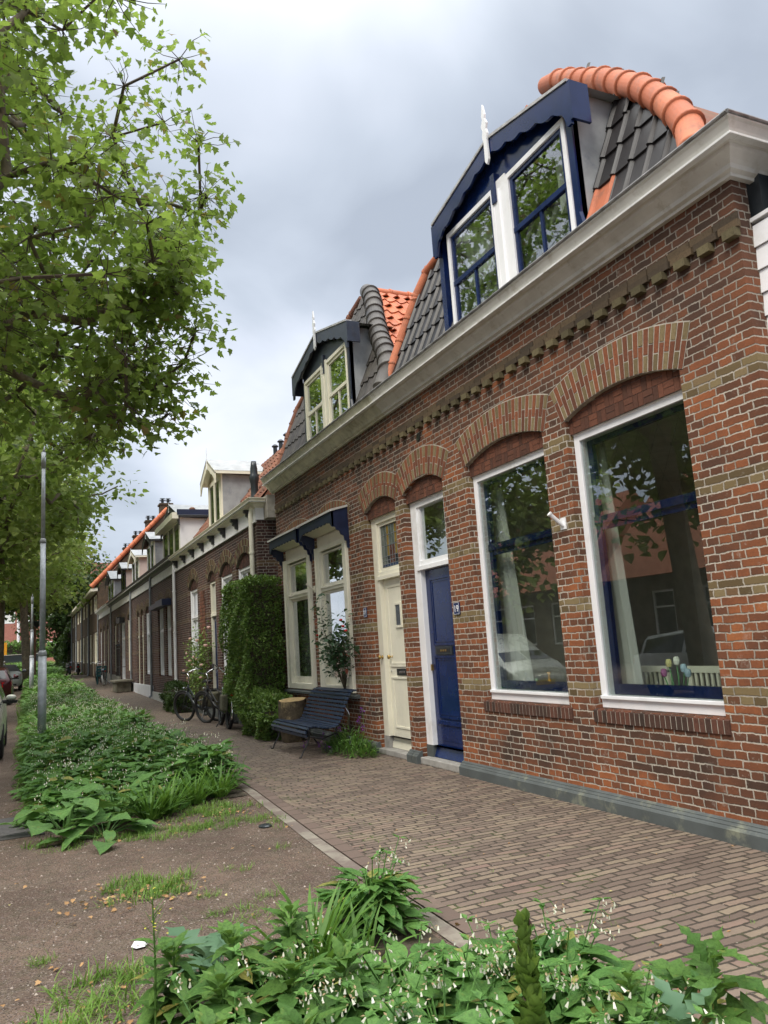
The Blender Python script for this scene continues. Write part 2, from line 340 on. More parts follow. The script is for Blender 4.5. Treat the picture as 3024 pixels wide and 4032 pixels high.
def glass(name, tint=(.92, .96, .94), gl=1.0, f0=1.5):
    t = T(name); t.t.nodes.remove(t.b); tr = N(t.t, 'ShaderNodeBsdfTransparent'); tr.inputs[0].default_value = tint+(1,)
    g = N(t.t, 'ShaderNodeBsdfGlossy'); g.inputs['Roughness'].default_value = 0.0; g.inputs[0].default_value = (.95, .97, 1, 1)
    gg = N(t.t, 'ShaderNodeNewGeometry'); dt = N(t.t, 'ShaderNodeVectorMath', operation='DOT_PRODUCT'); t.L(gg.outputs['Normal'], dt.inputs[0]); t.L(gg.outputs['Incoming'], dt.inputs[1])
    fz = t.m('ADD', .04, t.m('MULTIPLY', .96, t.m('POWER', t.m('SUBTRACT', 1, t.m('ABSOLUTE', dt.outputs['Value'])), 4.2)))
    ms = N(t.t, 'ShaderNodeMixShader'); t.L(t.m('MULTIPLY', fz, gl, clamp=True), ms.inputs[0]); t.L(tr.outputs[0], ms.inputs[1]); t.L(g.outputs[0], ms.inputs[2]); t.L(ms.outputs[0], t.out.inputs[0])
    return t.mat
M['glass'] = glass('window_glass', gl=2.6)
M['glass_up'] = glass('dormer_glass', gl=2.4)
M['carglass'] = plain('car_glass', (.01, .012, .014), .05)
def leafmat(name, c0, c1, c2=None, transl=.35, gloss=.35, sc=1.2, tone=.5, vein=0):
    t = T(name); g = N(t.t, 'ShaderNodeNewGeometry'); r = g.outputs['Random Per Island']
    n = t.sm(t.noise(sc, 3), .32, .68); f = t.m('ADD', t.m('MULTIPLY', r, 1-tone), t.m('MULTIPLY', n, tone))
    c = t.mix(f, c0, c1)
    if c2: c = t.mix(t.m('GREATER_THAN', r, .965), c, c2)
    if vein:
        n2 = t.noise(vein, 4, .7); c = t.mix(t.m('MULTIPLY', t.sm(n2, .40, .70), .55), c, tuple(a*.45 for a in c0)); c = t.mix(t.m('MULTIPLY', t.sm(t.noise(vein*.4, 3), .60, .72), .5), c, (.20, .24, .06)); t.bump(n2, .9, .004)
    t.put(t.b.inputs['Base Color'], c); t.b.inputs['Roughness'].default_value = .5; t.b.inputs['Specular IOR Level'].default_value = gloss
    tl = N(t.t, 'ShaderNodeBsdfTranslucent'); t.L(t.mix(.5, c, (.16, .26, .02), 'ADD'), tl.inputs[0])
    ms = N(t.t, 'ShaderNodeMixShader'); ms.inputs[0].default_value = transl; t.L(t.b.outputs[0], ms.inputs[1]); t.L(tl.outputs[0], ms.inputs[2]); t.L(ms.outputs[0], t.out.inputs[0])
    return t.mat
M['lplane'] = leafmat('plane_leaf', (.085, .14, .030), (.26, .35, .08), (.20, .14, .05), .52, .3)
M['lplane2'] = leafmat('far_plane_leaf', (.10, .16, .035), (.31, .38, .10), (.24, .25, .11), .38, .25, .6)
M['ldark'] = leafmat('dark_hedge_leaf', (.012, .03, .008), (.045, .085, .02), None, .2, .3)
M['lhedge'] = leafmat('hedge_leaf', (.045, .095, .018), (.22, .34, .07), (.16, .14, .04), .2, .5, 3, .3)
M['lcom'] = leafmat('comfrey_leaf', (.055, .145, .036), (.145, .30, .070), (.26, .26, .07), .25, .25, 2.2, .35, vein=70)
M['lcomf'] = leafmat('bed_leaf', (.065, .15, .034), (.18, .34, .08), (.16, .22, .05), .22, .35, 1.5, .5)
M['lbur'] = leafmat('burdock_leaf', (.08, .18, .05), (.15, .29, .085), None, .25, .25, 3, .5, vein=40)
M['ltall'] = leafmat('goldenrod_leaf', (.05, .125, .03), (.125, .235, .05), (.26, .24, .06), .25, .2, 4, .35, vein=80)
M['lsilver'] = leafmat('thistle_leaf', (.06, .13, .07), (.12, .21, .12), None, .15, .3, 4)
M['lgrass'] = leafmat('grass_blade', (.07, .16, .025), (.19, .32, .06), (.32, .30, .12), .3, .3, 2)
M['liris'] = leafmat('strap_leaf', (.05, .13, .02), (.13, .26, .04), (.28, .27, .10), .3, .4, 3)
M['lrose'] = leafmat('rose_leaf', (.02, .055, .025), (.055, .115, .05), (.14, .03, .015), .15, .5, 4)
M['petal'] = leafmat('white_petal', (.74, .73, .60), (.84, .82, .76), None, .3, .2)
M['sepal'] = leafmat('red_sepal', (.30, .15, .10), (.34, .30, .16), None, .2, .2)
M['violet'] = leafmat('violet_petal', (.14, .02, .26), (.30, .06, .48), None, .25, .2)
M['pink'] = leafmat('pink_petal', (.62, .34, .32), (.72, .50, .46), None, .3, .2)
M['yelpet'] = leafmat('yellow_petal', (.6, .55, .05), (.7, .65, .12), None, .3, .2)
M['dleaf'] = leafmat('fallen_leaf', (.22, .11, .045), (.46, .29, .14), (.5, .46, .18), .1, .2, 6)
# ================================================================ ground
def zg(y):
    K = [(-60, 0), (28, 0), (45, .28), (62, .45), (80, .65), (110, 1.25), (128, 1.85), (400, 1.9)]
    for (a, b), (c, d) in zip(K, K[1:]):
        if y <= c: return b+(d-b)*max(0, (y-a))/(c-a)
    return 1.9
YS = [-40, -10, 0, 5, 10, 15, 20, 28, 35, 45, 53, 62, 70, 80, 90, 100, 110, 120, 128, 150, 250, 400]
def strip(mb, xl, xr, ys, dz, m=0):
    fx = lambda f, y: f(y) if callable(f) else f
    vs = []
    for y in ys: vs += [(fx(xl, y), y, zg(y)+dz), (fx(xr, y), y, zg(y)+dz)]
    mb.add(vs, [(2*i, 2*i+1, 2*i+3, 2*i+2) for i in range(len(ys)-1)], m)
t = T('red_brown_grit'); p = t.sep(t.pos)
a = t.noise(.9, 5, .65); b = t.noise(60, 3, .7); cc = t.noise(9, 4, .7)
col = t.mix(t.sm(a, .35, .65), (.120, .086, .069), (.205, .148, .116))
col = t.mix(t.m('MULTIPLY', t.sm(cc, .42, .68), .7), col, (.10, .088, .06)); col = t.mix(t.m('MULTIPLY', t.sm(t.noise(2.3, 6, .75), .5, .62), .5), col, (.19, .155, .12))
col = t.mix(t.sm(b, .54, .62), col, (.20, .165, .145)); col = t.mix(t.sm(t.noise(95, 2), .54, .64), col, (.045, .034, .030)); col = t.mix(t.sm(t.noise(48, 2), .68, .72), col, (.42, .38, .34))
t.bump(t.m('ADD', t.m('ADD', b, t.noise(25, 3)), t.m('MULTIPLY', cc, 1.6)), 1.0, .02); M['grit'] = t.fin(col, .95, spec=.15)
g = MB(); strip(g, -300, 300, YS, -.012); tagp(g.build('ground', M['grit']), kind='structure')
# clinker pavement
t = T('clinker_paving'); p = t.sep(t.pos); dn = t.sep(t.noise(7, 2, col=True)); h, wd = .073, .205
dq = t.sep(t.noise(1.1, 2, col=True))
v = t.m('ADD', t.m('ADD', p[1], 50), t.m('ADD', t.m('ADD', t.m('MULTIPLY', dn[0], .018), t.m('MULTIPLY', dq[0], .11)), t.m('MULTIPLY', p[0], .03)))
q = t.m('DIVIDE', v, h); row = t.m('FLOOR', q); rj, _ = t.white(t.comb(row, 5.5, 0))
uu = t.m('DIVIDE', t.m('ADD', t.m('ADD', p[0], 20), t.m('ADD', t.m('MULTIPLY', dn[1], .02), t.m('ADD', t.m('MULTIPLY', t.m('MODULO', row, 2), wd/2), t.m('MULTIPLY', rj, .07)))), wd)
ci = t.m('FLOOR', uu); fu = t.m('MULTIPLY', t.m('FRACT', uu), wd); fv = t.m('MULTIPLY', t.m('FRACT', q), h)
eu = t.m('MINIMUM', fu, t.m('SUBTRACT', wd, fu)); ev = t.m('MINIMUM', fv, t.m('SUBTRACT', h, fv))
ee = t.m('SUBTRACT', .014, t.m('SQRT', t.m('ADD', t.m('POWER', t.m('MAXIMUM', t.m('SUBTRACT', .014, eu), 0.), 2), t.m('POWER', t.m('MAXIMUM', t.m('SUBTRACT', .014, ev), 0.), 2))))
rr, rc = t.white(t.comb(ci, row, .3)); rcs = t.sep(rc)
ed = t.m('ADD', ee, t.m('MULTIPLY', t.m('SUBTRACT', rcs[2], .5), .005)); ed = t.m('ADD', ed, t.m('MULTIPLY', t.m('SUBTRACT', t.noise(38, 2), .5), .016))
sol = t.sm(ed, .0042, .0105)
c = t.ramp(rr, [(0, (.110, .080, .065)), (.35, (.155, .114, .091)), (.6, (.186, .141, .110)), (.82, (.228, .180, .128)), (1, (.195, .130, .105))])
c = t.mix(t.m('MULTIPLY', t.sm(t.noise(30, 4, .7), .4, .7), .35), c, (.10, .085, .07)); c = t.mix(t.m('MULTIPLY', t.sm(t.noise(.8, 3), .4, .7), .22), c, (.26, .21, .16))
moss = t.m('MULTIPLY', t.sm(t.noise(2.2, 5, .7), .50, .68), t.sm(p[0], 4.6, 2.3))
jc = t.mix(moss, (.050, .039, .030), (.06, .085, .02)); jc = t.mix(t.sm(t.noise(55, 2), .66, .74), jc, (.4, .36, .3))
col = t.mix(sol, jc, c); tilt = t.m('ADD', t.m('MULTIPLY', t.m('SUBTRACT', rcs[0], .5), t.m('MULTIPLY', t.m('FRACT', uu), 1.3)), t.m('MULTIPLY', t.m('SUBTRACT', rcs[1], .5), t.m('MULTIPLY', t.m('FRACT', q), .9))); t.bump(t.m('ADD', t.m('ADD', t.m('ADD', sol, tilt), t.m('MULTIPLY', rcs[0], .5)), t.m('MULTIPLY', t.noise(60, 2), .25)), .85, .011)
M['clinker'] = t.fin(col, t.m('ADD', .62, t.m('MULTIPLY', rr, .15)), spec=.4)
def kx(y):  # the kerb's left side
    K = [(-10, 2.0), (3, 2.05), (5.6, 2.12), (6.7, 2.17), (9.2, 2.32), (14, 2.38), (200, 2.4)]
    for (a, b), (c, d) in zip(K, K[1:]):
        if y <= c: return b+(d-b)*max(0, y-a)/(c-a)
ys = [-10, 0, 2, 3, 4, 5, 5.6, 6.2, 6.7, 8, 9.2, 11, 14, 20, 28, 35, 45, 53, 62, 70, 80, 90, 100, 110, 118]
g = MB(); strip(g, lambda y: kx(y)+.24, 5.5, ys, 0.0); tagp(g.build('pavement', M['clinker']), kind='structure')
g = MB(); strip(g, kx, lambda y: kx(y)+.11, ys, -.004)
t = T('kerb_concrete'); kc = t.mix(t.sm(t.noise(7, 4), .3, .7), (.20, .18, .15), (.27, .245, .20)); kc = t.mix(t.m('MULTIPLY', t.sm(t.noise(1.3, 5, .7), .42, .56), .95), kc, (.14, .11, .095)); t.bump(t.noise(50, 3), .4, .006); M['kerb'] = t.fin(kc, .9)
tagp(g.build('kerb', M['kerb']), kind='structure')
# soldier course of long bricks along the kerb
t = T('edge_bricks'); p = t.sep(t.pos); q = t.m('DIVIDE', t.m('ADD', p[1], t.m('ADD', 50, t.m('MULTIPLY', t.noise(6, 2), .02))), .225); ci = t.m('FLOOR', q); f = t.m('FRACT', q)
e2 = t.m('MINIMUM', f, t.m('SUBTRACT', 1, f)); rr, _ = t.white(t.comb(ci, 2, 0)); c = t.ramp(rr, [(0, (.10, .070, .058)), (.5, (.14, .098, .08)), (1, (.17, .125, .10))])
c = t.mix(t.m('MULTIPLY', t.sm(t.noise(20, 4, .7), .4, .7), .5), c, (.11, .09, .07)); sol = t.sm(e2, .015, .045); t.bump(t.m('ADD', sol, t.m('MULTIPLY', t.noise(70, 2), .3)), .6, .01)
M['edge'] = t.fin(t.mix(sol, (.04, .032, .02), c), .8)
g = MB(); strip(g, lambda y: kx(y)+.115, lambda y: kx(y)+.235, ys, .003); tagp(g.build('edge_pavement', M['edge']), kind='structure')

# ================================================================ facade builder
def arc(y0, y1, zs, rise, n=10):
    hw = (y1-y0)/2; R = (hw*hw+rise*rise)/(2*rise); zc = zs+rise-R; a = math.asin(min(1, hw/R)); yc = (y0+y1)/2
    return [(yc+R*math.sin(-a+2*a*i/n), zc+R*math.cos(-a+2*a*i/n)) for i in range(n+1)], (yc, zc, R, a)
def wall(mb, x, y0, y1, z0, z1, ops, depth=.11, m=0):
    """a brick front at x with arched openings (ya, yb, za, zspring, rise)"""
    ops = sorted(ops); c = y0
    for (ya, yb, za, zs, rise) in ops:
        if ya > c: mb.quad((x, ya, z0), (x, c, z0), (x, c, z1), (x, ya, z1), m)
        if za > z0: mb.quad((x, yb, z0), (x, ya, z0), (x, ya, za), (x, yb, za), m); mb.quad((x, ya, za), (x, yb, za), (x+depth, yb, za), (x+depth, ya, za), m)
        P, _ = arc(ya, yb, zs, rise) if rise > 0 else ([(ya, zs), (yb, zs)], None)
        for (p, q) in zip(P, P[1:]):
            mb.quad((x, p[0], p[1]), (x, q[0], q[1]), (x, q[0], z1), (x, p[0], z1), m)
            mb.quad((x, p[0], p[1]), (x, q[0], q[1]), (x+depth, q[0], q[1]), (x+depth, p[0], p[1]), m)
        mb.quad((x, ya, za), (x, ya, zs), (x+depth, ya, zs), (x+depth, ya, za), m)
        mb.quad((x, yb, za), (x, yb, zs), (x+depth, yb, zs), (x+depth, yb, za), m)
        c = yb
    mb.quad((x, y1, z0), (x, c, z0), (x, c, z1), (x, y1, z1), m)
def arch(parent, x, y0, y1, zs, rise, thick, n, mats=None, split=.62, full=True):
    """a gauged brick arch: radial bricks, each split into a long and a short piece"""
    _, (yc, zc, R, a) = arc(y0, y1, zs, rise); mb = MB(); gap = .012; a2 = a*1.06
    P = lambda r, t, xx: (xx, yc+r*math.sin(t), zc+r*math.cos(t))
    K = 14
    for i in range(K):
        t0, t1 = -a2+2*a2*i/K, -a2+2*a2*(i+1)/K
        mb.quad(P(R-.004, t0, x-.0035), P(R-.004, t1, x-.0035), P(R+thick+.012, t1, x-.0035), P(R+thick+.012, t0, x-.0035), 2)
        mb.quad(P(R-.004, t0, x-.002), P(R-.004, t1, x-.002), P(R-.004, t1, x+.10), P(R-.004, t0, x+.10), 2)
    for i in range(n):
        t0, t1 = -a2+2*a2*i/n, -a2+2*a2*(i+1)/n
        cuts = [0, split, 1] if i % 2 == 0 else [0, 1-split, 1]
        cols = [0, 1] if i % 2 == 0 else [1, 0]
        for j in range(2):
            ra, rb = R+thick*cuts[j]+(gap/2 if j else 0), R+thick*cuts[j+1]-(gap/2 if j == 0 else 0)
            g0 = gap/2/ra; g1 = gap/2/rb; xf = x-.006-R0.random()*.003
            mb.hexa([P(ra, t0+g0, xf), P(ra, t1-g0, xf), P(ra, t1-g0, x+.02), P(ra, t0+g0, x+.02), P(rb, t0+g1, xf), P(rb, t1-g1, xf), P(rb, t1-g1, x+.02), P(rb, t0+g1, x+.02)], cols[j])
    return mb.build('arch', mats or [M['vred'], M['vyel'], M['mortar']], parent)
def tympanum(parent, x, y0, y1, z0, zs, rise, mats=None):
    """basket-weave brick infill between window head and arch, set back in the opening"""
    mb = MB(); P, _ = arc(y0, y1, zs, rise); mb.poly([(x+.058, y0, z0), (x+.058, y1, z0)]+[(x+.058, p[0], p[1]+.02) for p in reversed(P)], 1)
    w_ = .118; zt = zs+rise+.02; y = y0+.005; k = 0
    def top(yy):
        for (p, q) in zip(P, P[1:]):
            if p[0] <= yy <= q[0]: return p[1]+(q[1]-p[1])*(yy-p[0])/(q[0]-p[0])
        return zs
    while y < y1-.02:
        z = z0+.004; kk = k
        while z < zt:
            if kk % 2 == 0: bl = [(y, y+.055, z, z+.112), (y+.060, y+.114, z, z+.112)]
            else: bl = [(y, y+.113, z, z+.053), (y, y+.113, z+.059, z+.112)]
            for (a_, b_, c_, d_) in bl:
                b_ = min(b_, y1); d_ = min(d_, min(top(a_), top(b_))+.012)
                if d_-c_ > .01 and b_-a_ > .01: mb.box(x+.05+R0.random()*.003, x+.07, a_, b_, c_, d_, 0)
            z += .118; kk += 1
        y += w_; k += 1
    return mb.build('arch_infill', mats or [M['vdk'], M['mortar_d']], parent)
M['vmoss2'] = vbrick('sooty_brick', (.055, .042, .03), (.12, .085, .05)); M['vdk'] = vbrick('infill_brick', (.085, .040, .028), (.165, .066, .040))
def frame_rect(mb, xa, xb, y0, y1, z0, z1, w_, wt=None, wb=None, m=0):
    wt = w_ if wt is None else wt; wb = w_ if wb is None else wb
    mb.box(xa, xb, y0, y0+w_, z0, z1, m); mb.box(xa, xb, y1-w_, y1, z0, z1, m)
    mb.box(xa, xb, y0+w_, y1-w_, z1-wt, z1, m); mb.box(xa, xb, y0+w_, y1-w_, z0, z0+wb, m)
def room(parent, x0, x1, y0, y1, z0, z1, mat=None):
    mb = MB(); mb.quad((x0, y1, z0), (x1, y1, z0), (x1, y1, z1), (x0, y1, z1)); mb.quad((x0, y0, z0), (x1, y0, z0), (x1, y0, z1), (x0, y0, z1))
    mb.quad((x1, y0, z0), (x1, y1, z0), (x1, y1, z1), (x1, y0, z1)); mb.quad((x0, y0, z1), (x1, y0, z1), (x1, y1, z1), (x0, y1, z1))
    mb.quad((x0, y0, z0), (x1, y0, z0), (x1, y1, z0), (x0, y1, z0), 1)
    return mb.build('inner_wall', [mat or M['inter'], M['floorw']], parent)
def curtain(x, y0, y1, z0, z1, label, waves=7, flare=.0, mat='curtain', group='sheer curtains behind the windows'):
    mb = MB(); n = waves*6; vs = []
    for j, z in enumerate((z1, (z0+z1)/2, z0)):
        for i in range(n+1):
            s = i/n; yy = y0+(y1-y0)*s; yy = yy if flare == 0 else y1-(y1-y0)*(1-s)*(1+flare*j/2)
            vs.append((x+.035*math.sin(s*waves*2*PI+j*.6), yy, z))
    mb.add(vs, [(j*(n+1)+i, j*(n+1)+i+1, (j+1)*(n+1)+i+1, (j+1)*(n+1)+i) for j in range(2) for i in range(n)])
    o = mb.build('curtain', M[mat], None, smooth=True); return tagp(o, label, 'curtain', group)

# ---------------------------------------------------------------- roof helpers
def inpoly(p, poly):
    c = False; n = len(poly); x_, y_ = p
    for i in range(n):
        (x1, y1), (x2, y2) = poly[i], poly[(i+1) % n]
        if (y1 > y_) != (y2 > y_) and x_ < (x2-x1)*(y_-y1)/(y2-y1)+x1: c = not c
    return c
def tiles(mb, O, U, V, Nn, poly, pu=.22, pv=.33, amp=.035, m=0, mfn=None, style='s'):
    """lay tiles inside poly given in (u, v) of the plane; each is a curved overlapping sheet"""
    O, U, V, Nn = map(Vector, (O, U, V, Nn)); us = [p[0] for p in poly]; vs_ = [p[1] for p in poly]
    iu0, iu1 = int(min(us)/pu)-1, int(max(us)/pu)+2; iv0, iv1 = int(min(vs_)/pv)-1, int(max(vs_)/pv)+2
    if style == 's': prof = [(0, .6), (.12, 1), (.25, .75), (.42, .1), (.62, -.15), (.82, .05), (1.03, .62)]
    else: prof = [(0, .35), (.08, 1.0), (.17, .9), (.22, .05), (.9, 0), (.97, .0), (1.03, .5)]
    for iv in range(iv0, iv1):
        for iu in range(iu0, iu1):
            cu, cv = (iu+.5)*pu, (iv+.5)*pv
            if not inpoly((cu, cv), poly): continue
            A = []
            for (s, h_) in prof: A.append(O+U*((iu+s)*pu)+V*(iv*pv-.03)+Nn*(amp*h_+.034+R0.random()*.003))
            B = []
            for (s, h_) in prof: B.append(O+U*((iu+s)*pu)+V*((iv+1)*pv)+Nn*(amp*h_+.010))
            C = [a_-Nn*.024 for a_ in A]; k = len(prof)
            mb.add([tuple(q) for q in A+B+C], [(i, i+1, k+i+1, k+i) for i in range(k-1)]+[(2*k+i, 2*k+i+1, i+1, i) for i in range(k-1)], mfn(cu, cv) if mfn else m)
def hiptiles(mb, pts, r=.12, L=.33, m=0, mc=None, ball=False):
    pts = [Vector(p) for p in pts]; seg = []; tot = sum((b-a).length for a, b in zip(pts, pts[1:])); n = max(1, round(tot/L)); step = tot/n
    def at(d):
        for a, b in zip(pts, pts[1:]):
            l = (b-a).length
            if d <= l+1e-6: return a+(b-a)*(d/l)
            d -= l
        return pts[-1]
    for i in range(n):
        a, b = at(i*step), at((i+1)*step); d = (b-a).normalized()
        a2 = a-d*.035
        mb.tube([a2, a2+d*.010, a2+d*.035, a2+d*.045, b+d*.02], [r*1.08, r*1.14, r*1.13, r*1.03, r*.95], 20, m)
        if mc is not None: mb.tube([a2+Vector((0, 0, r*1.1))+d*.02, a2+Vector((-.02, 0, r*1.2))+d*.05], .012, 6, mc)

XW, K70 = 4.7, 1/math.tan(math.radians(70))
RX = lambda z: 4.75+(z-5.25)*K70     # the front roof slope
def cornice(parent, x, y0, y1, zb, zt, proj, mat, ret0=None, name='cornice', rim=True):
    """moulded gutter: profile swept along the front, and round the near corner if ret0"""
    H_ = zt-zb; pr = [(0, 0), (.16, 0), (.18, .07), (.30, .12), (.33, .22), (.42, .30), (.62, .44), (.64, .52), (.80, .55), (.82, .62), (.86, .74), (.94, .88), (1, .93), (1, 1.0)]
    pts = [(proj*a, zb+H_*b) for a, b in pr]; mb = MB(); n = len(pts)
    rows = [[(x-p, y1, z) for p, z in pts]]
    if ret0 is None: rows.append([(x-p, y0, z) for p, z in pts])
    else: rows.append([(x-p, y0-p, z) for p, z in pts]); rows.append([(x+ret0, y0-p, z) for p, z in pts])
    vs = [q for r_ in rows for q in r_]
    mb.add(vs, [(r_*n+i, r_*n+i+1, (r_+1)*n+i+1, (r_+1)*n+i) for r_ in range(len(rows)-1) for i in range(n-1)])
    for r_ in (rows[0], rows[-1]): mb.poly(r_+[(x, r_[0][1], zt)] if r_ is rows[0] or ret0 is None else r_+[(x+ret0, y0, zt)])
    mb.quad((x-proj, y0 if ret0 is None else y0-proj, zt), (x-proj, y1, zt), (x+.10, y1, zt), (x+.10, y0 if ret0 is None else y0-proj, zt))
    o = mb.build(name, mat, parent)
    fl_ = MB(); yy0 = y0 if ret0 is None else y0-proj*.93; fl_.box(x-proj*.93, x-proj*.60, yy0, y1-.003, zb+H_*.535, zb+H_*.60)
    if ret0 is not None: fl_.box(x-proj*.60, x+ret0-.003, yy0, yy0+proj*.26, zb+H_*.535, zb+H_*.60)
    fl_.build('cornice_fillet_highlight', M['fillet'], o, bevel=.004)  # raised fillet strip, coloured paler to add a highlight along the moulding
    if rim:
        r_ = MB(); P = [(x-proj-.004, y1, zt+.006), (x-proj-.004, y0 if ret0 is None else y0-proj, zt+.006)]
        if ret0 is not None: P.append((x+ret0, y0-proj, zt+.006))
        for a_, b_ in zip(P, P[1:]): r_.tube([a_, b_], .016, 8)
        r_.build('gutter_rim', M['rust'], o)
    return o
def dentils(parent, x, y0, y1, z0=4.33):
    mb = MB(); y = y0+.012
    mb.box(x-.006, x, y0, y1, z0+.13, z0+.196, 1)
    k = 0
    while y+.11 < y1+.05:
        yy = min(y+.112, y1); mb.box(x-.062-R0.random()*.006, x, y, yy, z0+.002, z0+.066, 0)      # hanging header
        mb.box(x-.034-R0.random()*.004, x, max(y0, y-.055), min(y+.165, y1), z0+.070, z0+.128, 2)
        y += .240
    y = y0
    while y < y1-.02:
        mb.box(x-.018-R0.random()*.003, x, y+.004, min(y+.225, y1), z0+.132, z0+.192, 2); y += .232
    return mb.build('brick_dentil_band', [M['vmoss'], M['mortar_d'], M['vmoss2']], parent)
def plinth(parent, x, y0, y1, mat='plinth', ends=True):
    pr = [(x+.02, 0), (x-.068, 0), (x-.068, .092), (x-.056, .104), (x-.046, .112), (x-.046, .119), (x-.034, .127), (x-.024, .135), (x-.024, .142), (x-.012, .153), (x+.02, .162)]
    mb = MB(); mb.prism(pr, 'y', y0, y1); return mb.build('plinth', M[mat], parent)

# ================================================================ house 19
h19 = thing('brick_house', 'red brick house 19 with glossy blue front door, white framed windows and a blue dormer', 'house', (4.7, 6.6, 0), 'terraced houses along the street')
O19 = [(4.34, 5.81, .87, 3.58, .13), (6.18, 7.69, .87, 3.58, .13), (8.28, 9.41, .0, 3.56, .14)]
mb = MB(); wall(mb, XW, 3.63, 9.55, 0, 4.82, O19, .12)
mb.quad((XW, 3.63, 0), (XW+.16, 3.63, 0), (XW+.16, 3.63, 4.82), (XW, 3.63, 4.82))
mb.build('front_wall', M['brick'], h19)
room(h19, XW+.13, 8.6, 3.7, 8.2, .05, 3.6)
mb = MB(); mb.box(5.2, 5.3, 8.2, 9.6, 0, 3.6); mb.build('hallway_wall', M['inter'], h19)
for (ya, yb, za, zs, rs), n in zip(O19, (29, 29, 21)):
    arch(h19, XW, ya, yb, zs, rs+(.02 if n == 21 else 0), .36, n); tympanum(h19, XW, ya, yb, 3.43, zs, rs)
plinth(h19, XW, 3.60, 8.30); plinth(h19, XW, 9.39, 9.545)
dentils(h19, XW, 3.60, 9.55)
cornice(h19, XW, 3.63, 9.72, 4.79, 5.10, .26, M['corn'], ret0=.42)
for (a_, b_) in ((4.30, 5.83), (6.13, 7.72)):   # rowlock sills
    mb = MB(); mb.box(XW-.010, XW+.01, a_+.006, b_-.006, .757, .858, 1); y = a_
    while y < b_-.03:
        mb.hexa([(XW-.016, y+.0065, .757), (XW-.016, y+.0525, .757), (XW+.02, y+.053, .755), (XW+.02, y+.004, .755), (XW-.014-R0.random()*.005, y+.005, .858), (XW-.014, y+.0535, .858), (XW+.02, y+.053, .878), (XW+.02, y+.004, .878)], 0); y += .0588
    mb.build('brick_sill', [M['vdark'], M['mortar']], h19)
mb = MB(); mb.lathe([(.001, -.012), (.055, -.012), (.062, 0), (.045, .006), (.02, .004), (.001, .004)], (XW-.004, 8.81, 4.23), 14, 0, (-1, 0, 0)); mb.build('vent_grille', M['black'], h19)
# big windows
def big_window(parent, ya, yb):
    x = XW+.085
    f = MB(); frame_rect(f, x, x+.16, ya+.002, yb-.002, .875, 3.43, .075, .07, .11); f.box(x-.03, x+.02, ya+.02, yb-.02, .955, .985)
    f.box(x-.012, x+.05, ya+.002, yb-.002, 3.425, 3.455)
    fr = f.build('window', M['white'], parent, bevel=.004)
    s = MB(); a_, b_ = ya+.078, yb-.078; frame_rect(s, x+.09, x+.135, a_, b_, .987, 3.358, .066, .05, .095); s.box(x+.075, x+.135, a_, b_, 2.545, 2.62); s.box(x+.10, x+.134, a_+.06, b_-.06, 2.49, 2.547)
    s.build('sash', M['blue'], fr, bevel=.003)
    p_ = MB(); p_.box(x+.022, x+.026, a_, b_, .986, 3.356); p_.build('pane', M['glass'], fr)
    l = MB()  # leaded lozenges in the upper light
    xx = x+.115; n = 5; W_ = b_-a_-.12; z0, z1 = 2.62, 3.30
    for i in range(-3, n+1):
        for sg in (1, -1):
            y0_ = a_+.06+W_*i/n if sg == 1 else b_-.06-W_*i/n; dy = (z1-z0)*.55*sg; P = []
            for k in range(21):
                yy = y0_+dy*k/20
                if a_+.06 <= yy <= b_-.06: P.append((xx, yy, z0+(z1-z0)*k/20))
            if len(P) > 1: l.tube([P[0], P[-1]], .0008, 3)
    l.build('leaded_bars', M['anth'], fr); return fr
big_window(h19, 4.34, 5.81); big_window(h19, 6.18, 7.69)
for (a_, b_) in ((4.3, 6.2), (6.22, 8.15)): mb = MB(); mb.box(XW+.25, XW+.52, a_, b_, .90, .93); mb.build('inner_sill', M['cream'], h19)
curtain(XW+.36, 5.72, 6.12, .96, 3.4, 'sheer white curtain gathered beside the tulip ornament window', 6, .35)
curtain(XW+.36, 7.55, 8.12, .96, 3.4, 'sheer white curtain with deep folds behind the window beside the blue door', 7, .5)
# the blue door
x = XW+.10; f = MB(); frame_rect(f, x, x+.12, 8.285, 9.405, .23, 3.43, .17, .08, 0.0); f.box(x-.025, x+.12, 8.40, 9.30, 2.50, 2.56); f.box(x+.005, x+.11, 8.40, 9.24, 2.56, 2.63)
f.box(x+.02, x+.10, 9.18, 9.235, 2.63, 3.35); f.box(x+.02, x+.10, 8.455, 8.50, 2.63, 3.35); f.box(x-.012, x+.05, 8.285, 9.405, 3.425, 3.455)
df = f.build('door_frame', M['white'], h19, bevel=.004)
for (a_, b_) in ((8.28, 8.46), (9.23, 9.41)): f = MB(); f.box(x-.004, x+.124, a_, b_, 0, .235); f.build('frame_foot', M['plinth'], df)
f = MB(); f.box(x+.055, x+.06, 8.5, 9.18, 2.63, 3.35); f.build('pane', M['glass'], df)
f = MB(); f.box(XW-.02, XW+.3, 8.30, 9.39, 0, .085); f.build('doorstep', M['stone'], h19, bevel=.01)
f = MB(); xd = x+.07; f.box(xd, xd+.05, 8.455, 9.235, .09, 2.50)
frame_rect(f, xd-.014, xd, 8.56, 9.12, 1.50, 2.38, .03); frame_rect(f, xd-.014, xd, 8.56, 9.12, .58, 1.37, .03); frame_rect(f, xd-.009, xd, 8.60, 9.08, .62, 1.33, .02); frame_rect(f, xd-.009, xd, 8.60, 9.08, 1.54, 2.34, .02)
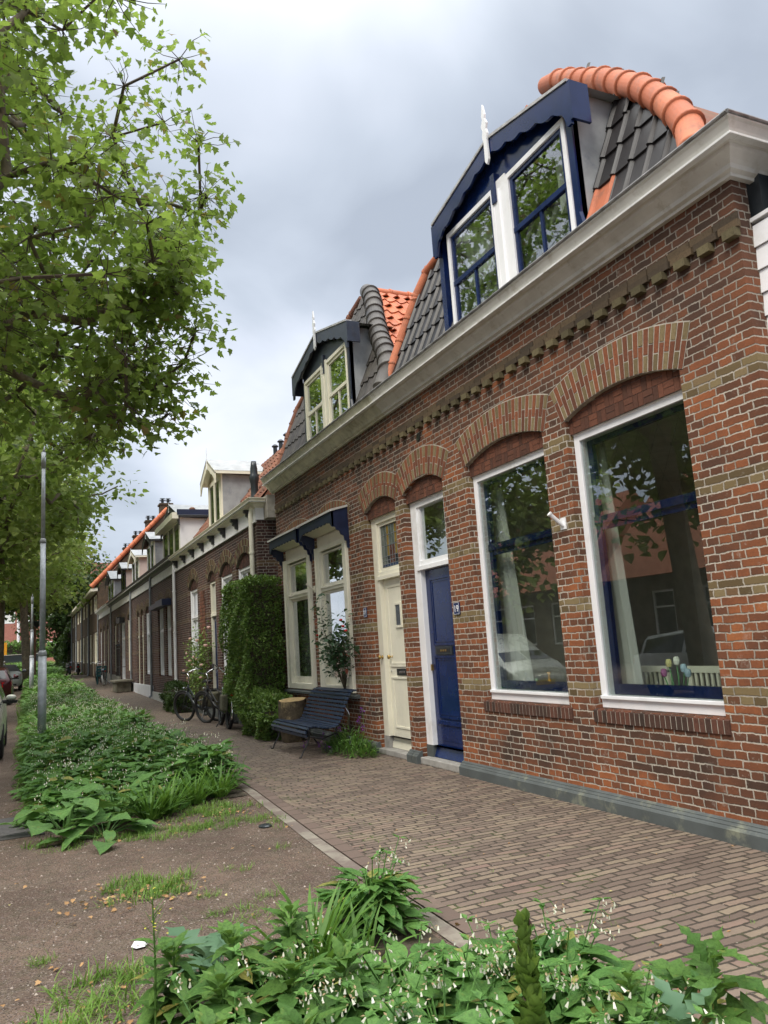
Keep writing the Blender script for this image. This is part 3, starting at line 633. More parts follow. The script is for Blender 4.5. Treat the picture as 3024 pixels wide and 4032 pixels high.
f.box(xd-.02, xd, 8.50, 9.18, .50, .55); f.box(xd-.004, xd, 8.55, 9.13, .30, .304); f.hexa([(xd-.06, 8.455, .09), (xd-.06, 9.235, .09), (xd, 9.235, .09), (xd, 8.455, .09), (xd-.012, 8.455, .22), (xd-.012, 9.235, .22), (xd, 9.235, .22), (xd, 8.455, .22)])
dr = f.build('door', M['blue'], h19, bevel=.003, label='glossy dark blue panelled front door')
f = MB(); f.box(xd-.026, xd-.001, 8.63, 9.06, 1.385, 1.485, 0); f.box(xd-.030, xd-.024, 8.68, 9.01, 1.41, 1.46, 1)
for yy in (8.78, 8.84, 8.90): f.box(xd-.033, xd-.028, yy-.02, yy+.02, 1.422, 1.448, 2)
f.build('letter_plate', [M['anth'], M['black'], M['brass']], dr, bevel=.002)
f = MB(); f.box(xd-.03, xd, 9.19, 9.215, 1.18, 1.26); f.build('lock', M['brass'], dr)
# number plates
def number(parent, txt, y, z, w_=.12, h_=.15):
    f = MB(); f.box(XW-.018, XW-.002, y-w_/2, y+w_/2, z-h_/2, z+h_/2); pl = f.build('number_plate', M['blue'], parent, bevel=.004)
    f = MB(); frame_rect(f, XW-.0205, XW-.018, y-w_/2+.006, y+w_/2-.006, z-h_/2+.006, z+h_/2-.006, .003); text_mb(f, txt, w_*.80, (XW-.020, y, z-w_*.28), (0, -1, 0), (0, 0, 1), .001)
    f.build('numerals', M['white'], pl)
number(h19, '19', 8.15, 1.93, .14)
def flagholder(parent, y, z, mat='white'):
    f = MB(); f.box(XW-.012, XW-.001, y-.04, y+.04, z-.055, z+.055); f.tube([(XW-.01, y, z-.02), (XW-.15, y+.015, z+.10)], .019, 12)
    f.lathe([(.0, 0), (.025, 0), (.025, .015), (.02, .015)], (XW-.14, y+.014, z+.092), 12, 0, (-.14, .02, .12)); f.build('flagpole_holder', M[mat], parent)
flagholder(h19, 5.98, 2.60)

# ---- roof 19
HR = [(3.92, 5.22), (4.02, 5.50), (4.18, 5.75), (4.46, 6.12), (4.77, 6.50), (5.04, 6.76), (5.46, 7.18), (5.95, 7.58), (6.47, 8.03), (6.84, 8.24)]
HL = [(7.15, 8.12), (8.0, 7.60), (8.86, 7.02), (9.32, 6.88), (9.49, 6.55), (9.59, 6.15), (9.66, 5.75), (9.70, 5.22)]
def front_roof(parent, right, left, mat, th, pu=.22, mfn=None, style='flat', hipr=.12, side_mat='torange', back=9.5, lhip=None, rhip=None, hipr2=.07):
    P = right+left; mb = MB()
    mb.poly([(RX(z), y, z) for y, z in P])                               # under-sheet
    U, V = Vector((0, 1, 0)), Vector((K70, 0, 1)).normalized(); Nn = Vector((-1, 0, K70)).normalized(); O = Vector((RX(5.0), 0, 5.0))
    L = Vector((K70, 0, 1)).length; tiles(mb, O, U, V, Nn, [(y, (z-5.0)*L) for y, z in P], pu, .37, .03, 0, mfn, style)
    o = mb.build('roof', mat, parent)
    mb = MB(); vs = []                                                   # the sides run straight back
    for seg in (right, left):
        for (a_, b_) in zip(seg, seg[1:]):
            mb.quad((RX(a_[1]), a_[0], a_[1]), (RX(b_[1]), b_[0], b_[1]), (back, b_[0], b_[1]), (back, a_[0], a_[1]))
            A = Vector((RX(a_[1]), a_[0], a_[1])); B = Vector((RX(b_[1]), b_[0], b_[1])); D = B-A; s_ = Vector((0, D.y, D.z)); Ls = s_.length; s_.normalize()
            nn = Vector((0, -s_.z, s_.y)) if seg is right else Vector((0, -s_.z, s_.y));
            if nn.z < 0: nn = -nn
            up_ = s_ if s_.z > 0 else -s_
    if side_mat:  # right-hand slope tiled as one sheet fitted between its lowest and highest points
        a_, b_ = right[0], right[-1]; k = len(right)
        for (a_, b_) in zip(right, right[1:]):
            s_ = Vector((0, b_[0]-a_[0], b_[1]-a_[1])); Ls = s_.length; s_.normalize(); nn = Vector((0, -s_.z, s_.y))
            nr = max(1, round(Ls/.27)); tiles(mb, (RX(a_[1]), a_[0], a_[1]), (1, 0, 0), s_, nn, [(.0, 0), (2.6, 0), (2.6, Ls), (.0, Ls)], .22, Ls/nr-1e-4, .04, 1, None, 's')
    mb.build('side_roof', [M['told'], M[side_mat or 'told']], o)
    return o
def m19(u, v): return 1 if (4.84 < u < 5.3 and v < .72) else 0
r19 = front_roof(h19, HR, HL, [M['tdark'], M['thip']], .03, .235, m19, 'flat', side_mat=None)
mb = MB(); hiptiles(mb, [(RX(z)-.02, y, z+.02) for y, z in HR], .116, .34, 0, 1); mb.build('hip_tiles', [M['thip'], M['black']], r19, smooth=True)
mb = MB(); hiptiles(mb, [(RX(z)-.02, y, z+.02) for y, z in reversed(HL)], .075, .36); 
for i in range(5):
    y, z = [(9.70, 5.42), (9.62, 5.98), (9.48, 6.5), (9.30, 6.92), (8.1, 7.52)][i]; mb.lathe([(0, -.07), (.05, -.05), (.075, 0), (.05, .05), (0, .07)], (RX(z)-.03, y, z+.02), 10)
mb.build('hip_tiles', M['thip'], r19, smooth=False)
def dormer(parent, y0, y1, zt, wins, lay, frame_mat, mull_mat, board, body='blue', label=None, nsash='two', glassm='glass_up', fin=True):
    """window dormer: cheeks, frame, sashes, scalloped bargeboard, finial. board = (yL, yR, z_end_top, z_end_bottom, z_peak)"""
    x = 4.72; zb = 5.04
    mb = MB(); rx = RX(zt)
    for yy in (y0, y1): mb.poly([(x, yy, zb), (x, yy, zt+.2), (RX(zt+.2)+.05, yy, zt+.2), (RX(zb)+.05, yy, zb)], 0)
    yL, yR, ze, zeb, zp = board; ym = (yL+yR)/2
    mb.poly([(x+.001, y0, zt), (x+.001, y1, zt), (x+.001, y1, ze-.02), (x+.001, ym, zp-.03), (x+.001, y0, ze-.02)], 0)
    d = mb.build('dormer', M['zinc'], parent, label=label)
    mb = MB(); mb.poly([(4.60, yL, ze), (4.60, ym, zp), (RX(zp)+.2, ym, zp), (RX(ze)+.2, yL, ze)]); mb.poly([(4.60, yR, ze), (4.60, ym, zp), (RX(zp)+.2, ym, zp), (RX(ze)+.2, yR, ze)])
    mb.build('dormer_roof', M['zinc'], d)
    mb = MB(); mb.box(x-.02, x+.06, y0, y0+.085, zb, zt); mb.box(x-.02, x+.06, y1-.10, y1, zb, zt); mb.poly([(x-.012, y0, zt-.03), (x-.012, y1, zt-.03), (x-.012, y1, ze-.03), (x-.012, ym, zp-.05), (x-.012, y0, ze-.03)])
    mb.box(x-.05, x, (y0+y1)/2-.04, (y0+y1)/2+.04, zt-.22, zt+.12); mb.tube([(x-.012, y0-.03, zb), (x-.012, y0-.01, zb+.28), (x-.012, y0+.02, zb+.4)], .03, 6)
    mb.build('dormer_frame', M[body], d)
    mb = MB()
    for (a_, b_) in wins:
        frame_rect(mb, x-.035, x+.05, a_, b_, zb, zt-.02, .055, .06, .08)
    for k in range(len(wins)-1): mb.box(x-.03, x+.05, wins[k][1], wins[k+1][0], zb, zt+.02); c_ = (wins[k][1]+wins[k+1][0])/2; mb.tube([(x-.035, c_, zb), (x-.035, c_, zt-.1)], .02, 8)
    f = mb.build('window_frame', M[mull_mat], d, bevel=.003)
    mb = MB(); gm = MB()
    for (a_, b_) in wins:
        a2, b2 = a_+.057, b_-.057; zm = zb+(zt-zb)*.53
        frame_rect(mb, x-.012, x+.03, a2, b2, zb+.08, zt-.08, .05, .05, .05); mb.box(x-.02, x+.03, a2, b2, zm-.03, zm+.03)
        c_ = (a2+b2)/2; mb.box(x-.01, x+.03, c_-.018, c_+.018, zb+.08, zm)
        gm.box(x+.006, x+.01, a2+.04, b2-.04, zb+.1, zt-.1)
    mb.build('sash', M[frame_mat], d, bevel=.003); gm.build('pane', M[glassm], d)
    # scalloped bargeboard
    def lower(s):  # s 0..1 from end to centre; depth of the board under its top edge
        dd = .16+.13*(1-s)**3+.04*abs(math.sin(s*PI*5.2))+.05*(1 if s < .08 else 0)
        return dd+(.10 if s < .06 else 0)
    mb = MB(); n = 44
    for side in (0, 1):
        ye = yR if side else yL; P = []
        for i in range(n+1):
            s = i/n; y = ye+(ym-ye)*s; zt_ = ze+(zp-ze)*s; P.append((y, zt_, zt_-lower(s)))
        for (a_, b_) in zip(P, P[1:]): mb.hexa([(4.60, a_[0], a_[2]), (4.60, b_[0], b_[2]), (4.63, b_[0], b_[2]), (4.63, a_[0], a_[2]), (4.60, a_[0], a_[1]), (4.60, b_[0], b_[1]), (4.63, b_[0], b_[1]), (4.63, a_[0], a_[1])])
        mb.box(4.60, 4.82, ye-(.0 if side == 0 else .03), ye+(.03 if side == 0 else 0), zeb, ze)
    mb.build('bargeboard', M[body if body == 'blue' else 'navy_dull'], d)
    mb = MB()
    for ye in (yL, yR): mb.hexa([(4.585, ye, ze), (4.585, ym, zp), (4.70, ym, zp), (4.70, ye, ze), (4.585, ye, ze+.03), (4.585, ym, zp+.03), (4.70, ym, zp+.03), (4.70, ye, ze+.03)])
    mb.build('edge_strip', M['lead'], d)
    if fin:
        mb = MB(); o_ = [(-.035, -.28), (0, -.33), (.035, -.28), (.03, -.05), (.05, .03), (.03, .09), (.055, .15), (.02, .22), (.03, .27), (.016, .33), (0, .40), (-.016, .33), (-.03, .27), (-.02, .22), (-.055, .15), (-.03, .09), (-.05, .03), (-.03, -.05)]
        mb.prism([(ym+a_, zp+.02+b_) for a_, b_ in o_], 'x', 4.565, 4.59); mb.build('finial', M['white'], d)
    return d
d = dormer(h19, 5.24, 7.90, 6.52, [(5.33, 6.36), (6.60, 7.66)], 0, 'blue', 'white', (7.84, 5.12, 6.70, 6.30, 7.00), 'blue', 'blue dormer with scalloped bargeboard and white mullion')
mb = MB(); mb.box(5.3, 6.9, 5.24, 7.9, 5.1, 6.5); mb.build('attic_room', M['inter'], d)
curtain(4.93, 5.40, 5.78, 5.1, 6.4, 'white curtain in the blue dormer, beside the roof tiles and zinc cheek', 4, 0, 'curtain'); curtain(4.93, 7.05, 7.6, 5.1, 6.4, 'white curtain in the blue dormer, in the pane farther along the street', 5, 0, 'curtain')

# ================================================================ house 17
h17 = thing('brick_house', 'red brick house 17 with cream front door, navy window canopies and a cream dormer', 'house', (4.7, 12.4, 0), 'terraced houses along the street')
O17 = [(9.67, 10.76, 0, 3.56, .14), (11.50, 13.02, .83, 3.50, .16), (13.30, 14.90, .83, 3.50, .16)]
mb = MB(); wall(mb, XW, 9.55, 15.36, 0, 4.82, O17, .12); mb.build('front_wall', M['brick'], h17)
room(h17, XW+.13, 8.6, 10.9, 15.3, .05, 3.6); mb = MB(); mb.box(5.2, 5.3, 9.6, 10.9, 0, 3.6); mb.build('hallway_wall', M['inter'], h17)
for (ya, yb, za, zs, rs), n in zip(O17, (21, 29, 29)): arch(h17, XW, ya, yb, zs, rs, .34, n, split=.57)
tympanum(h17, XW, 9.67, 10.76, 3.43, 3.56, .14)
for (a_, b_) in ((11.5, 13.02), (13.3, 14.9)): mb = MB(); mb.box(XW+.03, XW+.1, a_, b_, 3.2, 3.8); mb.build('window_head', M['cream'], h17)
plinth(h17, XW, 9.555, 9.70); plinth(h17, XW, 10.73, 15.36)
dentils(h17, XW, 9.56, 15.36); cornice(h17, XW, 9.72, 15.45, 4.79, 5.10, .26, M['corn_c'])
def sash_window(parent, ya, yb, zb, zt, ztr, x, mat='cream', bars=False, deep=.03, glassm='glass', sill=True, wide=.10):
    f = MB(); frame_rect(f, x-deep, x+.09, ya, yb, zb, zt, wide, .08, .10); f.box(x-deep-.02, x-deep+.004, ya+.02, ya+.05, zb, zt); f.box(x-deep-.02, x-deep+.004, yb-.05, yb-.02, zb, zt)
    f.box(x-.01, x+.09, ya+wide, yb-wide, ztr-.04, ztr+.04); f.box(x-.03, x+.02, ya+wide, yb-wide, ztr+.01, ztr+.04)
    fr = f.build('window', M[mat], parent, bevel=.004)
    s = MB(); a_, b_ = ya+wide, yb-wide; frame_rect(s, x+.03, x+.07, a_, b_, ztr+.04, zt-.08, .05); frame_rect(s, x+.045, x+.08, a_, b_, zb+.10, ztr-.04, .06, .05, .12)
    if bars:
        c_ = (a_+b_)/2; s.box(x+.04, x+.07, c_-.012, c_+.012, zb+.1, zt-.1)
        for k in range(1, 4): zz_ = zb+.1+(ztr-zb-.1)*k/4; s.box(x+.045, x+.07, a_, b_, zz_-.012, zz_+.012)
    s.build('sash', M[mat], fr)
    g_ = MB(); g_.box(x+.06, x+.064, a_+.04, b_-.04, zb+.12, zt-.1); g_.build('pane', M[glassm], fr)
    return fr
sash_window(h17, 11.50, 13.02, .83, 3.30, 2.56, XW, wide=.21); sash_window(h17, 13.30, 14.90, .83, 3.30, 2.56, XW, wide=.21)
mb = MB(); mb.hexa([(XW-.09, 11.35, .755), (XW-.09, 15.0, .755), (XW+.05, 15.0, .755), (XW+.05, 11.35, .755), (XW-.09, 11.35, .79), (XW-.09, 15.0, .79), (XW+.05, 15.0, .83), (XW+.05, 11.35, .83)]); mb.build('window_sill', M['plinth'], h17)
mb = MB()
for (a_, b_) in ((11.72, 12.80), (13.52, 14.68)):
    for k in range(34): z = 1.0+k*.028; mb.hexa([(XW+.20, a_, z), (XW+.20, b_, z), (XW+.215, b_, z+.012), (XW+.215, a_, z+.012), (XW+.20, a_, z+.002), (XW+.20, b_, z+.002), (XW+.215, b_, z+.014), (XW+.215, a_, z+.014)])
tagp(mb.build('blind', M['lace'], None), 'pale slatted blinds covering the lower part of the two cream windows', 'blind')
curtain(XW+.3, 12.45, 12.78, .9, 3.2, 'grey white curtain inside the cream window next to house number 17', 4); curtain(XW+.3, 14.3, 14.66, .9, 3.2, 'grey white curtain inside the cream window beside the tall hedge', 4)
# canopies
def canopy(parent, ya, yb):
    xf = 4.42; mb = MB()
    mb.hexa([(xf-.03, ya-.02, 3.70), (xf-.03, yb+.02, 3.70), (XW, yb+.02, 3.78), (XW, ya-.02, 3.78), (xf-.03, ya-.02, 3.735), (xf-.03, yb+.02, 3.735), (XW, yb+.02, 3.815), (XW, ya-.02, 3.815)])
    top = mb.build('canopy', M['corn'], parent, label='white topped window canopy')
    mb = MB(); n = 30; L_ = yb-ya
    for i in range(n):
        s0, s1 = i/n, (i+1)/n
        dz = lambda s: .15+.10*max(0, 1-min(s, 1-s)*9)+.012*math.sin(s*60)
        mb.hexa([(xf, ya+L_*s0, 3.70-dz(s0)), (xf, ya+L_*s1, 3.70-dz(s1)), (xf+.025, ya+L_*s1, 3.70-dz(s1)), (xf+.025, ya+L_*s0, 3.70-dz(s0)), (xf, ya+L_*s0, 3.70), (xf, ya+L_*s1, 3.70), (xf+.025, ya+L_*s1, 3.70), (xf+.025, ya+L_*s0, 3.70)])
    for yy in (ya, yb-.025):
        pr = [(XW, 3.79), (xf, 3.70), (xf, 3.47), (xf+.05, 3.45), (xf+.07, 3.40), (xf+.12, 3.39), (xf+.14, 3.33), (xf+.19, 3.31), (xf+.20, 3.24), (xf+.235, 3.22), (xf+.24, 3.12), (XW, 3.10)]
        mb.prism(pr, 'y', yy, yy+.025)
    mb.build('valance', M['blue2'], top)
    mb = MB(); mb.quad((xf+.03, ya+.03, 3.58), (xf+.03, yb-.03, 3.58), (XW, yb-.03, 3.50), (XW, ya+.03, 3.50)); mb.box(xf+.03, xf+.07, ya+.03, yb-.03, 3.55, 3.60)
    mb.build('soffit', M['cream'], top)
canopy(h17, 11.42, 13.10); canopy(h17, 13.24, 14.98)
flagholder(h17, 13.18, 2.60, 'cream'); number(h17, '17', 10.93, 2.05, .11, .15)
# cream door
x = XW+.10; f = MB(); frame_rect(f, x, x+.12, 9.675, 10.755, .24, 3.43, .17, .08, 0.0); f.box(x-.02, x+.12, 9.80, 10.64, 2.50, 2.56); f.box(x+.005, x+.11, 9.80, 10.60, 2.56, 2.62); f.box(x-.012, x+.05, 9.675, 10.755, 3.425, 3.455)
frame_rect(f, x+.03, x+.09, 9.845, 10.585, 2.62, 3.35, .05)
df = f.build('door_frame', M['cream'], h17, bevel=.004)
for (a_, b_) in ((9.67, 9.845), (10.58, 10.76)): f = MB(); f.box(x-.004, x+.124, a_, b_, 0, .245); f.build('frame_foot', M['stone'], df)
f = MB(); f.box(XW-.01, XW+.3, 9.69, 10.74, 0, .075); f.build('doorstep', M['stone'], h17, bevel=.01)
f = MB(); lg = MB(); ya_, yb_, za_, zb_ = 9.9, 10.53, 2.68, 3.29; cols = 7; rows_ = [0, .07, .16, .26, .52, .78, 1]
rr_ = random.Random(3)
for i in range(cols):
    for j in range(len(rows_)-1):
        y0_, y1_ = ya_+(yb_-ya_)*i/cols, ya_+(yb_-ya_)*(i+1)/cols; z0_, z1_ = za_+(zb_-za_)*rows_[j], za_+(zb_-za_)*rows_[j+1]
        k = 1 if (i in (1, 4) and j >= 2) else (2 if (i in (2, 3) and 0 < j < 4) else (3 if j == 0 else 0)); 
        if i in (1, 4) and j in (1, 2): k = 4
        f.box(x+.055, x+.06, y0_+.003, y1_-.003, z0_+.003, z1_-.003, k)
        frame_rect(lg, x+.05, x+.056, y0_, y1_, z0_, z1_, .0035)
SG = [plain('stained_'+n_, c_, .15, var=.2) for n_, c_ in (('clear', (.10, .12, .10)), ('amber', (.22, .15, .03)), ('brown', (.09, .03, .015)), ('blue', (.02, .04, .10)), ('black', (.01, .01, .01)))]
f.build('stained_glass', SG, df); lg.build('lead_came', M['pipeg'], df)
f = MB(); xd = x+.07; f.box(xd, xd+.05, 9.845, 10.585, .11, 2.50); frame_rect(f, xd-.012, xd, 9.93, 10.48, 1.26, 2.40, .03); frame_rect(f, xd-.012, xd, 9.93, 10.48, .36, 1.08, .03); frame_rect(f, xd-.022, xd, 10.02, 10.25, 1.78, 2.14, .035)
f.hexa([(xd-.03, 9.845, .08), (xd-.03, 10.585, .08), (xd, 10.585, .08), (xd, 9.845, .08), (xd-.012, 9.845, .17), (xd-.012, 10.585, .17), (xd, 10.585, .17), (xd, 9.845, .17)])
f.box(xd-.018, xd, 9.90, 10.52, 1.055, 1.085); f.box(xd-.018, xd, 9.90, 10.52, 1.225, 1.255)
dr = f.build('door', M['cream'], h17, bevel=.003, label='cream panelled front door with a small square light')
f = MB(); f.box(xd-.008, xd-.003, 10.055, 10.215, 1.815, 2.105, 0); f.build('door_light', M['carglass'], dr)
f = MB()
for k in range(5): f.box(xd-.012, xd-.008, 10.065+k*.032, 10.07+k*.032, 1.815, 2.105)
f.build('light_bars', M['pipeg'], dr)
f = MB(); f.box(xd-.016, xd-.001, 9.96, 10.30, 1.105, 1.20, 0); dl = f.build('letter_plate', M['black'], dr, bevel=.002)
f = MB(); text_mb(f, 'postbrief', .055, (xd-.0165, 10.13, 1.14), (0, -1, 0), (0, 0, 1), .0006, 0)
f.build('plate_lettering', M['chrome'], dr)
f = MB(); f.lathe([(0, 0), (.03, 0), (.03, .006), (.012, .01), (.012, .03), (.028, .038), (.034, .05), (.028, .064), (0, .07)], (xd, 10.47, 1.37), 14, 0, (-1, 0, 0)); f.lathe([(0, 0), (.03, 0), (.03, .006), (.012, .01), (.012, .03), (.028, .038), (.034, .05), (.028, .064), (0, .07)], (x, 10.64, 1.37), 14, 0, (-1, 0, 0)); f.build('door_knob', M['brass'], dr, smooth=True)
f = MB(); f.lathe([(0, 0), (.016, 0), (.016, .012), (0, .014)], (xd, 10.50, 1.16), 10, 0, (-1, 0, 0)); f.build('lock', M['chrome'], dr)
# ---- roof 17
HR7 = [(9.76, 5.22), (9.80, 5.55), (10.12, 5.89), (10.55, 6.26), (10.96, 6.67), (11.33, 7.07), (11.65, 7.45), (12.0, 7.80), (12.30, 8.0)]
HL7 = [(12.62, 8.0), (13.05, 7.78), (14.0, 7.22), (14.95, 6.68), (15.08, 6.45), (15.13, 6.1), (15.08, 5.7), (15.1, 5.22)]
r17 = front_roof(h17, HR7, HL7, [M['tdark2']], .03, .22, None, 's', side_mat='torange')
mb = MB(); hiptiles(mb, [(RX(z)-.03, y, z+.02) for y, z in HR7], .15, .30); mb.build('hip_tiles', M['tdark2'], r17, smooth=True)
mb = MB(); hiptiles(mb, [(RX(z)-.02, y, z+.02) for y, z in reversed(HL7)], .07, .36)
for y, z in [(15.12, 5.98), (15.1, 6.5), (14.6, 6.9), (13.05, 7.80)]: mb.lathe([(0, -.07), (.05, -.05), (.075, 0), (.05, .05), (0, .07)], (RX(z)-.03, y, z+.02), 10)
mb.build('hip_tiles', M['told'], r17)
mb = MB(); hiptiles(mb, [(RX(8.05)+.1, 12.45, 8.10), (9.4, 12.45, 8.10)], .10, .38); mb.build('ridge_tiles', M['torange'], r17)
dormer(h17, 10.98, 13.25, 6.48, [(11.06, 12.02), (12.22, 13.16)], 0, 'cream', 'cream', (13.58, 10.79, 6.68, 6.34, 7.03), 'navy_dull', 'cream windowed dormer under a weathered navy bargeboard')

# ================================================================ neighbour on the right
h21 = thing('clapboard_house', 'white clapboard neighbouring house adjoining the brick corner of number 19', 'house', (4.9, 2, 0))
mb = MB(); zz_ = 0.0
while zz_ < 4.30:
    mb.hexa([(4.845, -6, zz_), (4.845, 3.80, zz_), (4.90, 3.80, zz_), (4.90, -6, zz_), (4.862, -6, zz_+.172), (4.862, 3.80, zz_+.172), (4.90, 3.80, zz_+.172), (4.90, -6, zz_+.176)]); zz_ += .178
mb.box(4.90, 4.95, -6, 3.8, 0, 4.45); mb.build('clapboard', M['white'], h21)
mb = MB(); mb.box(4.842, 4.90, -6, 3.78, 4.47, 4.50); mb.build('top_trim', M['white'], h21)
mb = MB(); mb.box(4.90, 5.4, 3.55, 3.9, 4.4, 5.0); mb.box(4.99, 5.5, 2.9, 3.50, 4.5, 5.02); mb.box(4.95, 5.5, -6, 3.1, 4.45, 5.0); mb.build('metal_cladding', M['anth'], h21)
mb = MB(); mb.prism([(4.95, 5.0), (8.0, 8.2), (8.0, 5.0)], 'y', -6, 2.9); mb.build('roof', M['torange'], h21)
mb = MB(); mb.tube([(5.0, 3.1, 5.14), (5.6, 3.1, 5.14)], .07, 10); mb.build('edge_tiles', M['thip'], h21)
# ================================================================ the rest of the row (x = 4.4)
XF = 4.4
def door_leaf(parent, ya, yb, x, mat, z0=.1, z1=2.45):
    f = MB(); f.box(x, x+.05, ya, yb, z0, z1); frame_rect(f, x-.012, x, ya+.1, yb-.1, z0+1.2, z1-.1, .03); frame_rect(f, x-.012, x, ya+.1, yb-.1, z0+.25, z0+1.05, .03)
    d = f.build('door', M[mat], parent); f = MB(); f.box(x-.03, x, yb-.12, yb-.08, z0+.95, z0+1.1); f.box(x-.02, x, ya+.25, yb-.25, z0+1.1, z0+1.16); f.build('door_handle', M['chrome'], d)
def row_house(y0, y1, label, ops, kinds, brick='brick_dark', fascia='white', corn='cream', ret=None, ridge=(5.7, 6.3), roofm='told', zc=4.55, zt=4.80, side=True, base=None, archm=None):
    g0 = zg((y0+y1)/2); h = thing('brick_house', label, 'house', (XF, (y0+y1)/2, g0), 'terraced houses along the street')
    mb = MB(); wall(mb, XF, y0, y1, g0-.2, zc+.05, ops, .13)
    if side: mb.quad((XF, y0, -.1), (XF+1.2, y0, -.1), (XF+1.2, y0, zc+.05), (XF, y0, zc+.05)); mb.quad((XF, y1, -.1), (XF+1.2, y1, -.1), (XF+1.2, y1, zc+.05), (XF, y1, zc+.05))
    mb.build('front_wall', M[brick], h)
    room(h, XF+.2, XF+4, y0+.1, y1-.1, g0, 3.9)
    for (ya, yb, za, zs, rs), kd in zip(ops, kinds):
        if rs > 0:
            arch(h, XF, ya, yb, zs, rs, .30, 15, archm or [M['vdark'], M['vdark2'], M['mortar_d']], .5)
            if rs > .12: tympanum(h, XF, ya, yb, zs-.06, zs, rs, [M['vdkk'], M['mortar_d']])
        zt_ = zs-.04 if rs > .12 else zs-.02
        if kd[0] == 'w': sash_window(h, ya+.01, yb-.01, za+.03, zt_, zt_-.85, XF+.09, kd[1], bars=(len(kd) > 2 and kd[2]), deep=.02, wide=.08)
        else:
            f = MB(); frame_rect(f, XF+.07, XF+.18, ya+.01, yb-.01, max(za, g0)+.02, zt_, .09, .07, 0); f.box(XF+.05, XF+.18, ya+.05, yb-.05, zt_-.92, zt_-.84); fr = f.build('door_frame', M[kd[1]], h)
            f = MB(); f.box(XF+.13, XF+.135, ya+.1, yb-.1, zt_-.84, zt_-.07); f.build('pane', M['glass'], fr); door_leaf(h, ya+.1, yb-.1, XF+.13, kd[2], max(za, g0)+.05, zt_-.92)
    f = MB(); f.box(XF-.03, XF+.02, y0, y1, zc-.28, zc+.02); f.box(XF-.045, XF, y0, y1, zc-.30, zc-.27)
    if ret: f.box(XF-.03, XF+.42, y0-.03, y0+.02, zc-.25, zc+.02)
    f.build('fascia', M[fascia], h)
    if base:
        f = MB(); f.box(XF-.06, XF+.02, y0, y1, g0-.2, g0+base[1]); f.build('plinth', M[base[0]], h)
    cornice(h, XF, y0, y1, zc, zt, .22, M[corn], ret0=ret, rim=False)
    mb = MB(); a_ = (XF+.12, zt-.02); Ls = math.hypot(ridge[0]-a_[0], ridge[1]-a_[1]); d_ = Vector((ridge[0]-a_[0], 0, ridge[1]-a_[1])).normalized()
    mb.quad((a_[0], y0, a_[1]), (a_[0], y1, a_[1]), (ridge[0], y1, ridge[1]), (ridge[0], y0, ridge[1])); mb.quad((ridge[0], y0, ridge[1]), (ridge[0], y1, ridge[1]), (9.5, y1, ridge[1]-.4), (9.5, y0, ridge[1]-.4))
    mb.poly([(a_[0], y0, a_[1]-.1), (9, y0, a_[1]-.1), (9, y0, ridge[1]-.4), (ridge[0], y0, ridge[1]), (a_[0], y0, a_[1])])
    tiles(mb, (a_[0], y0, a_[1]), (0, 1, 0), d_, (-d_.z, 0, d_.x), [(0, 0), (y1-y0, 0), (y1-y0, Ls), (0, Ls)], .25, .34, .04, 0, None, 's')
    mb.build('roof', M[roofm], h); return h
M['vdark2'] = vbrick('dark_yellow_voussoir', (.10, .085, .045), (.19, .16, .09)); M['vdkk'] = vbrick('very_dark_infill', (.05, .028, .024), (.11, .05, .036))
def downpipe(parent, y, mat, z1=4.55, x=None, r=.045, z0=None):
    x = XF-.075 if x is None else x; g0 = zg(y) if z0 is None else z0; f = MB(); f.tube([(x+.03, y, z1+.12), (x+.02, y, z1+.02), (x, y, z1-.08), (x, y, g0+.25), (x-.02, y, g0+.12), (x-.10, y, g0+.05)], r, 10)
    for z in (g0+.8, g0+2.3, g0+3.6): f.tube([(x, y, z), (x, y, z+.05)], r*1.25, 10)
    f.build('downpipe', M[mat], parent)
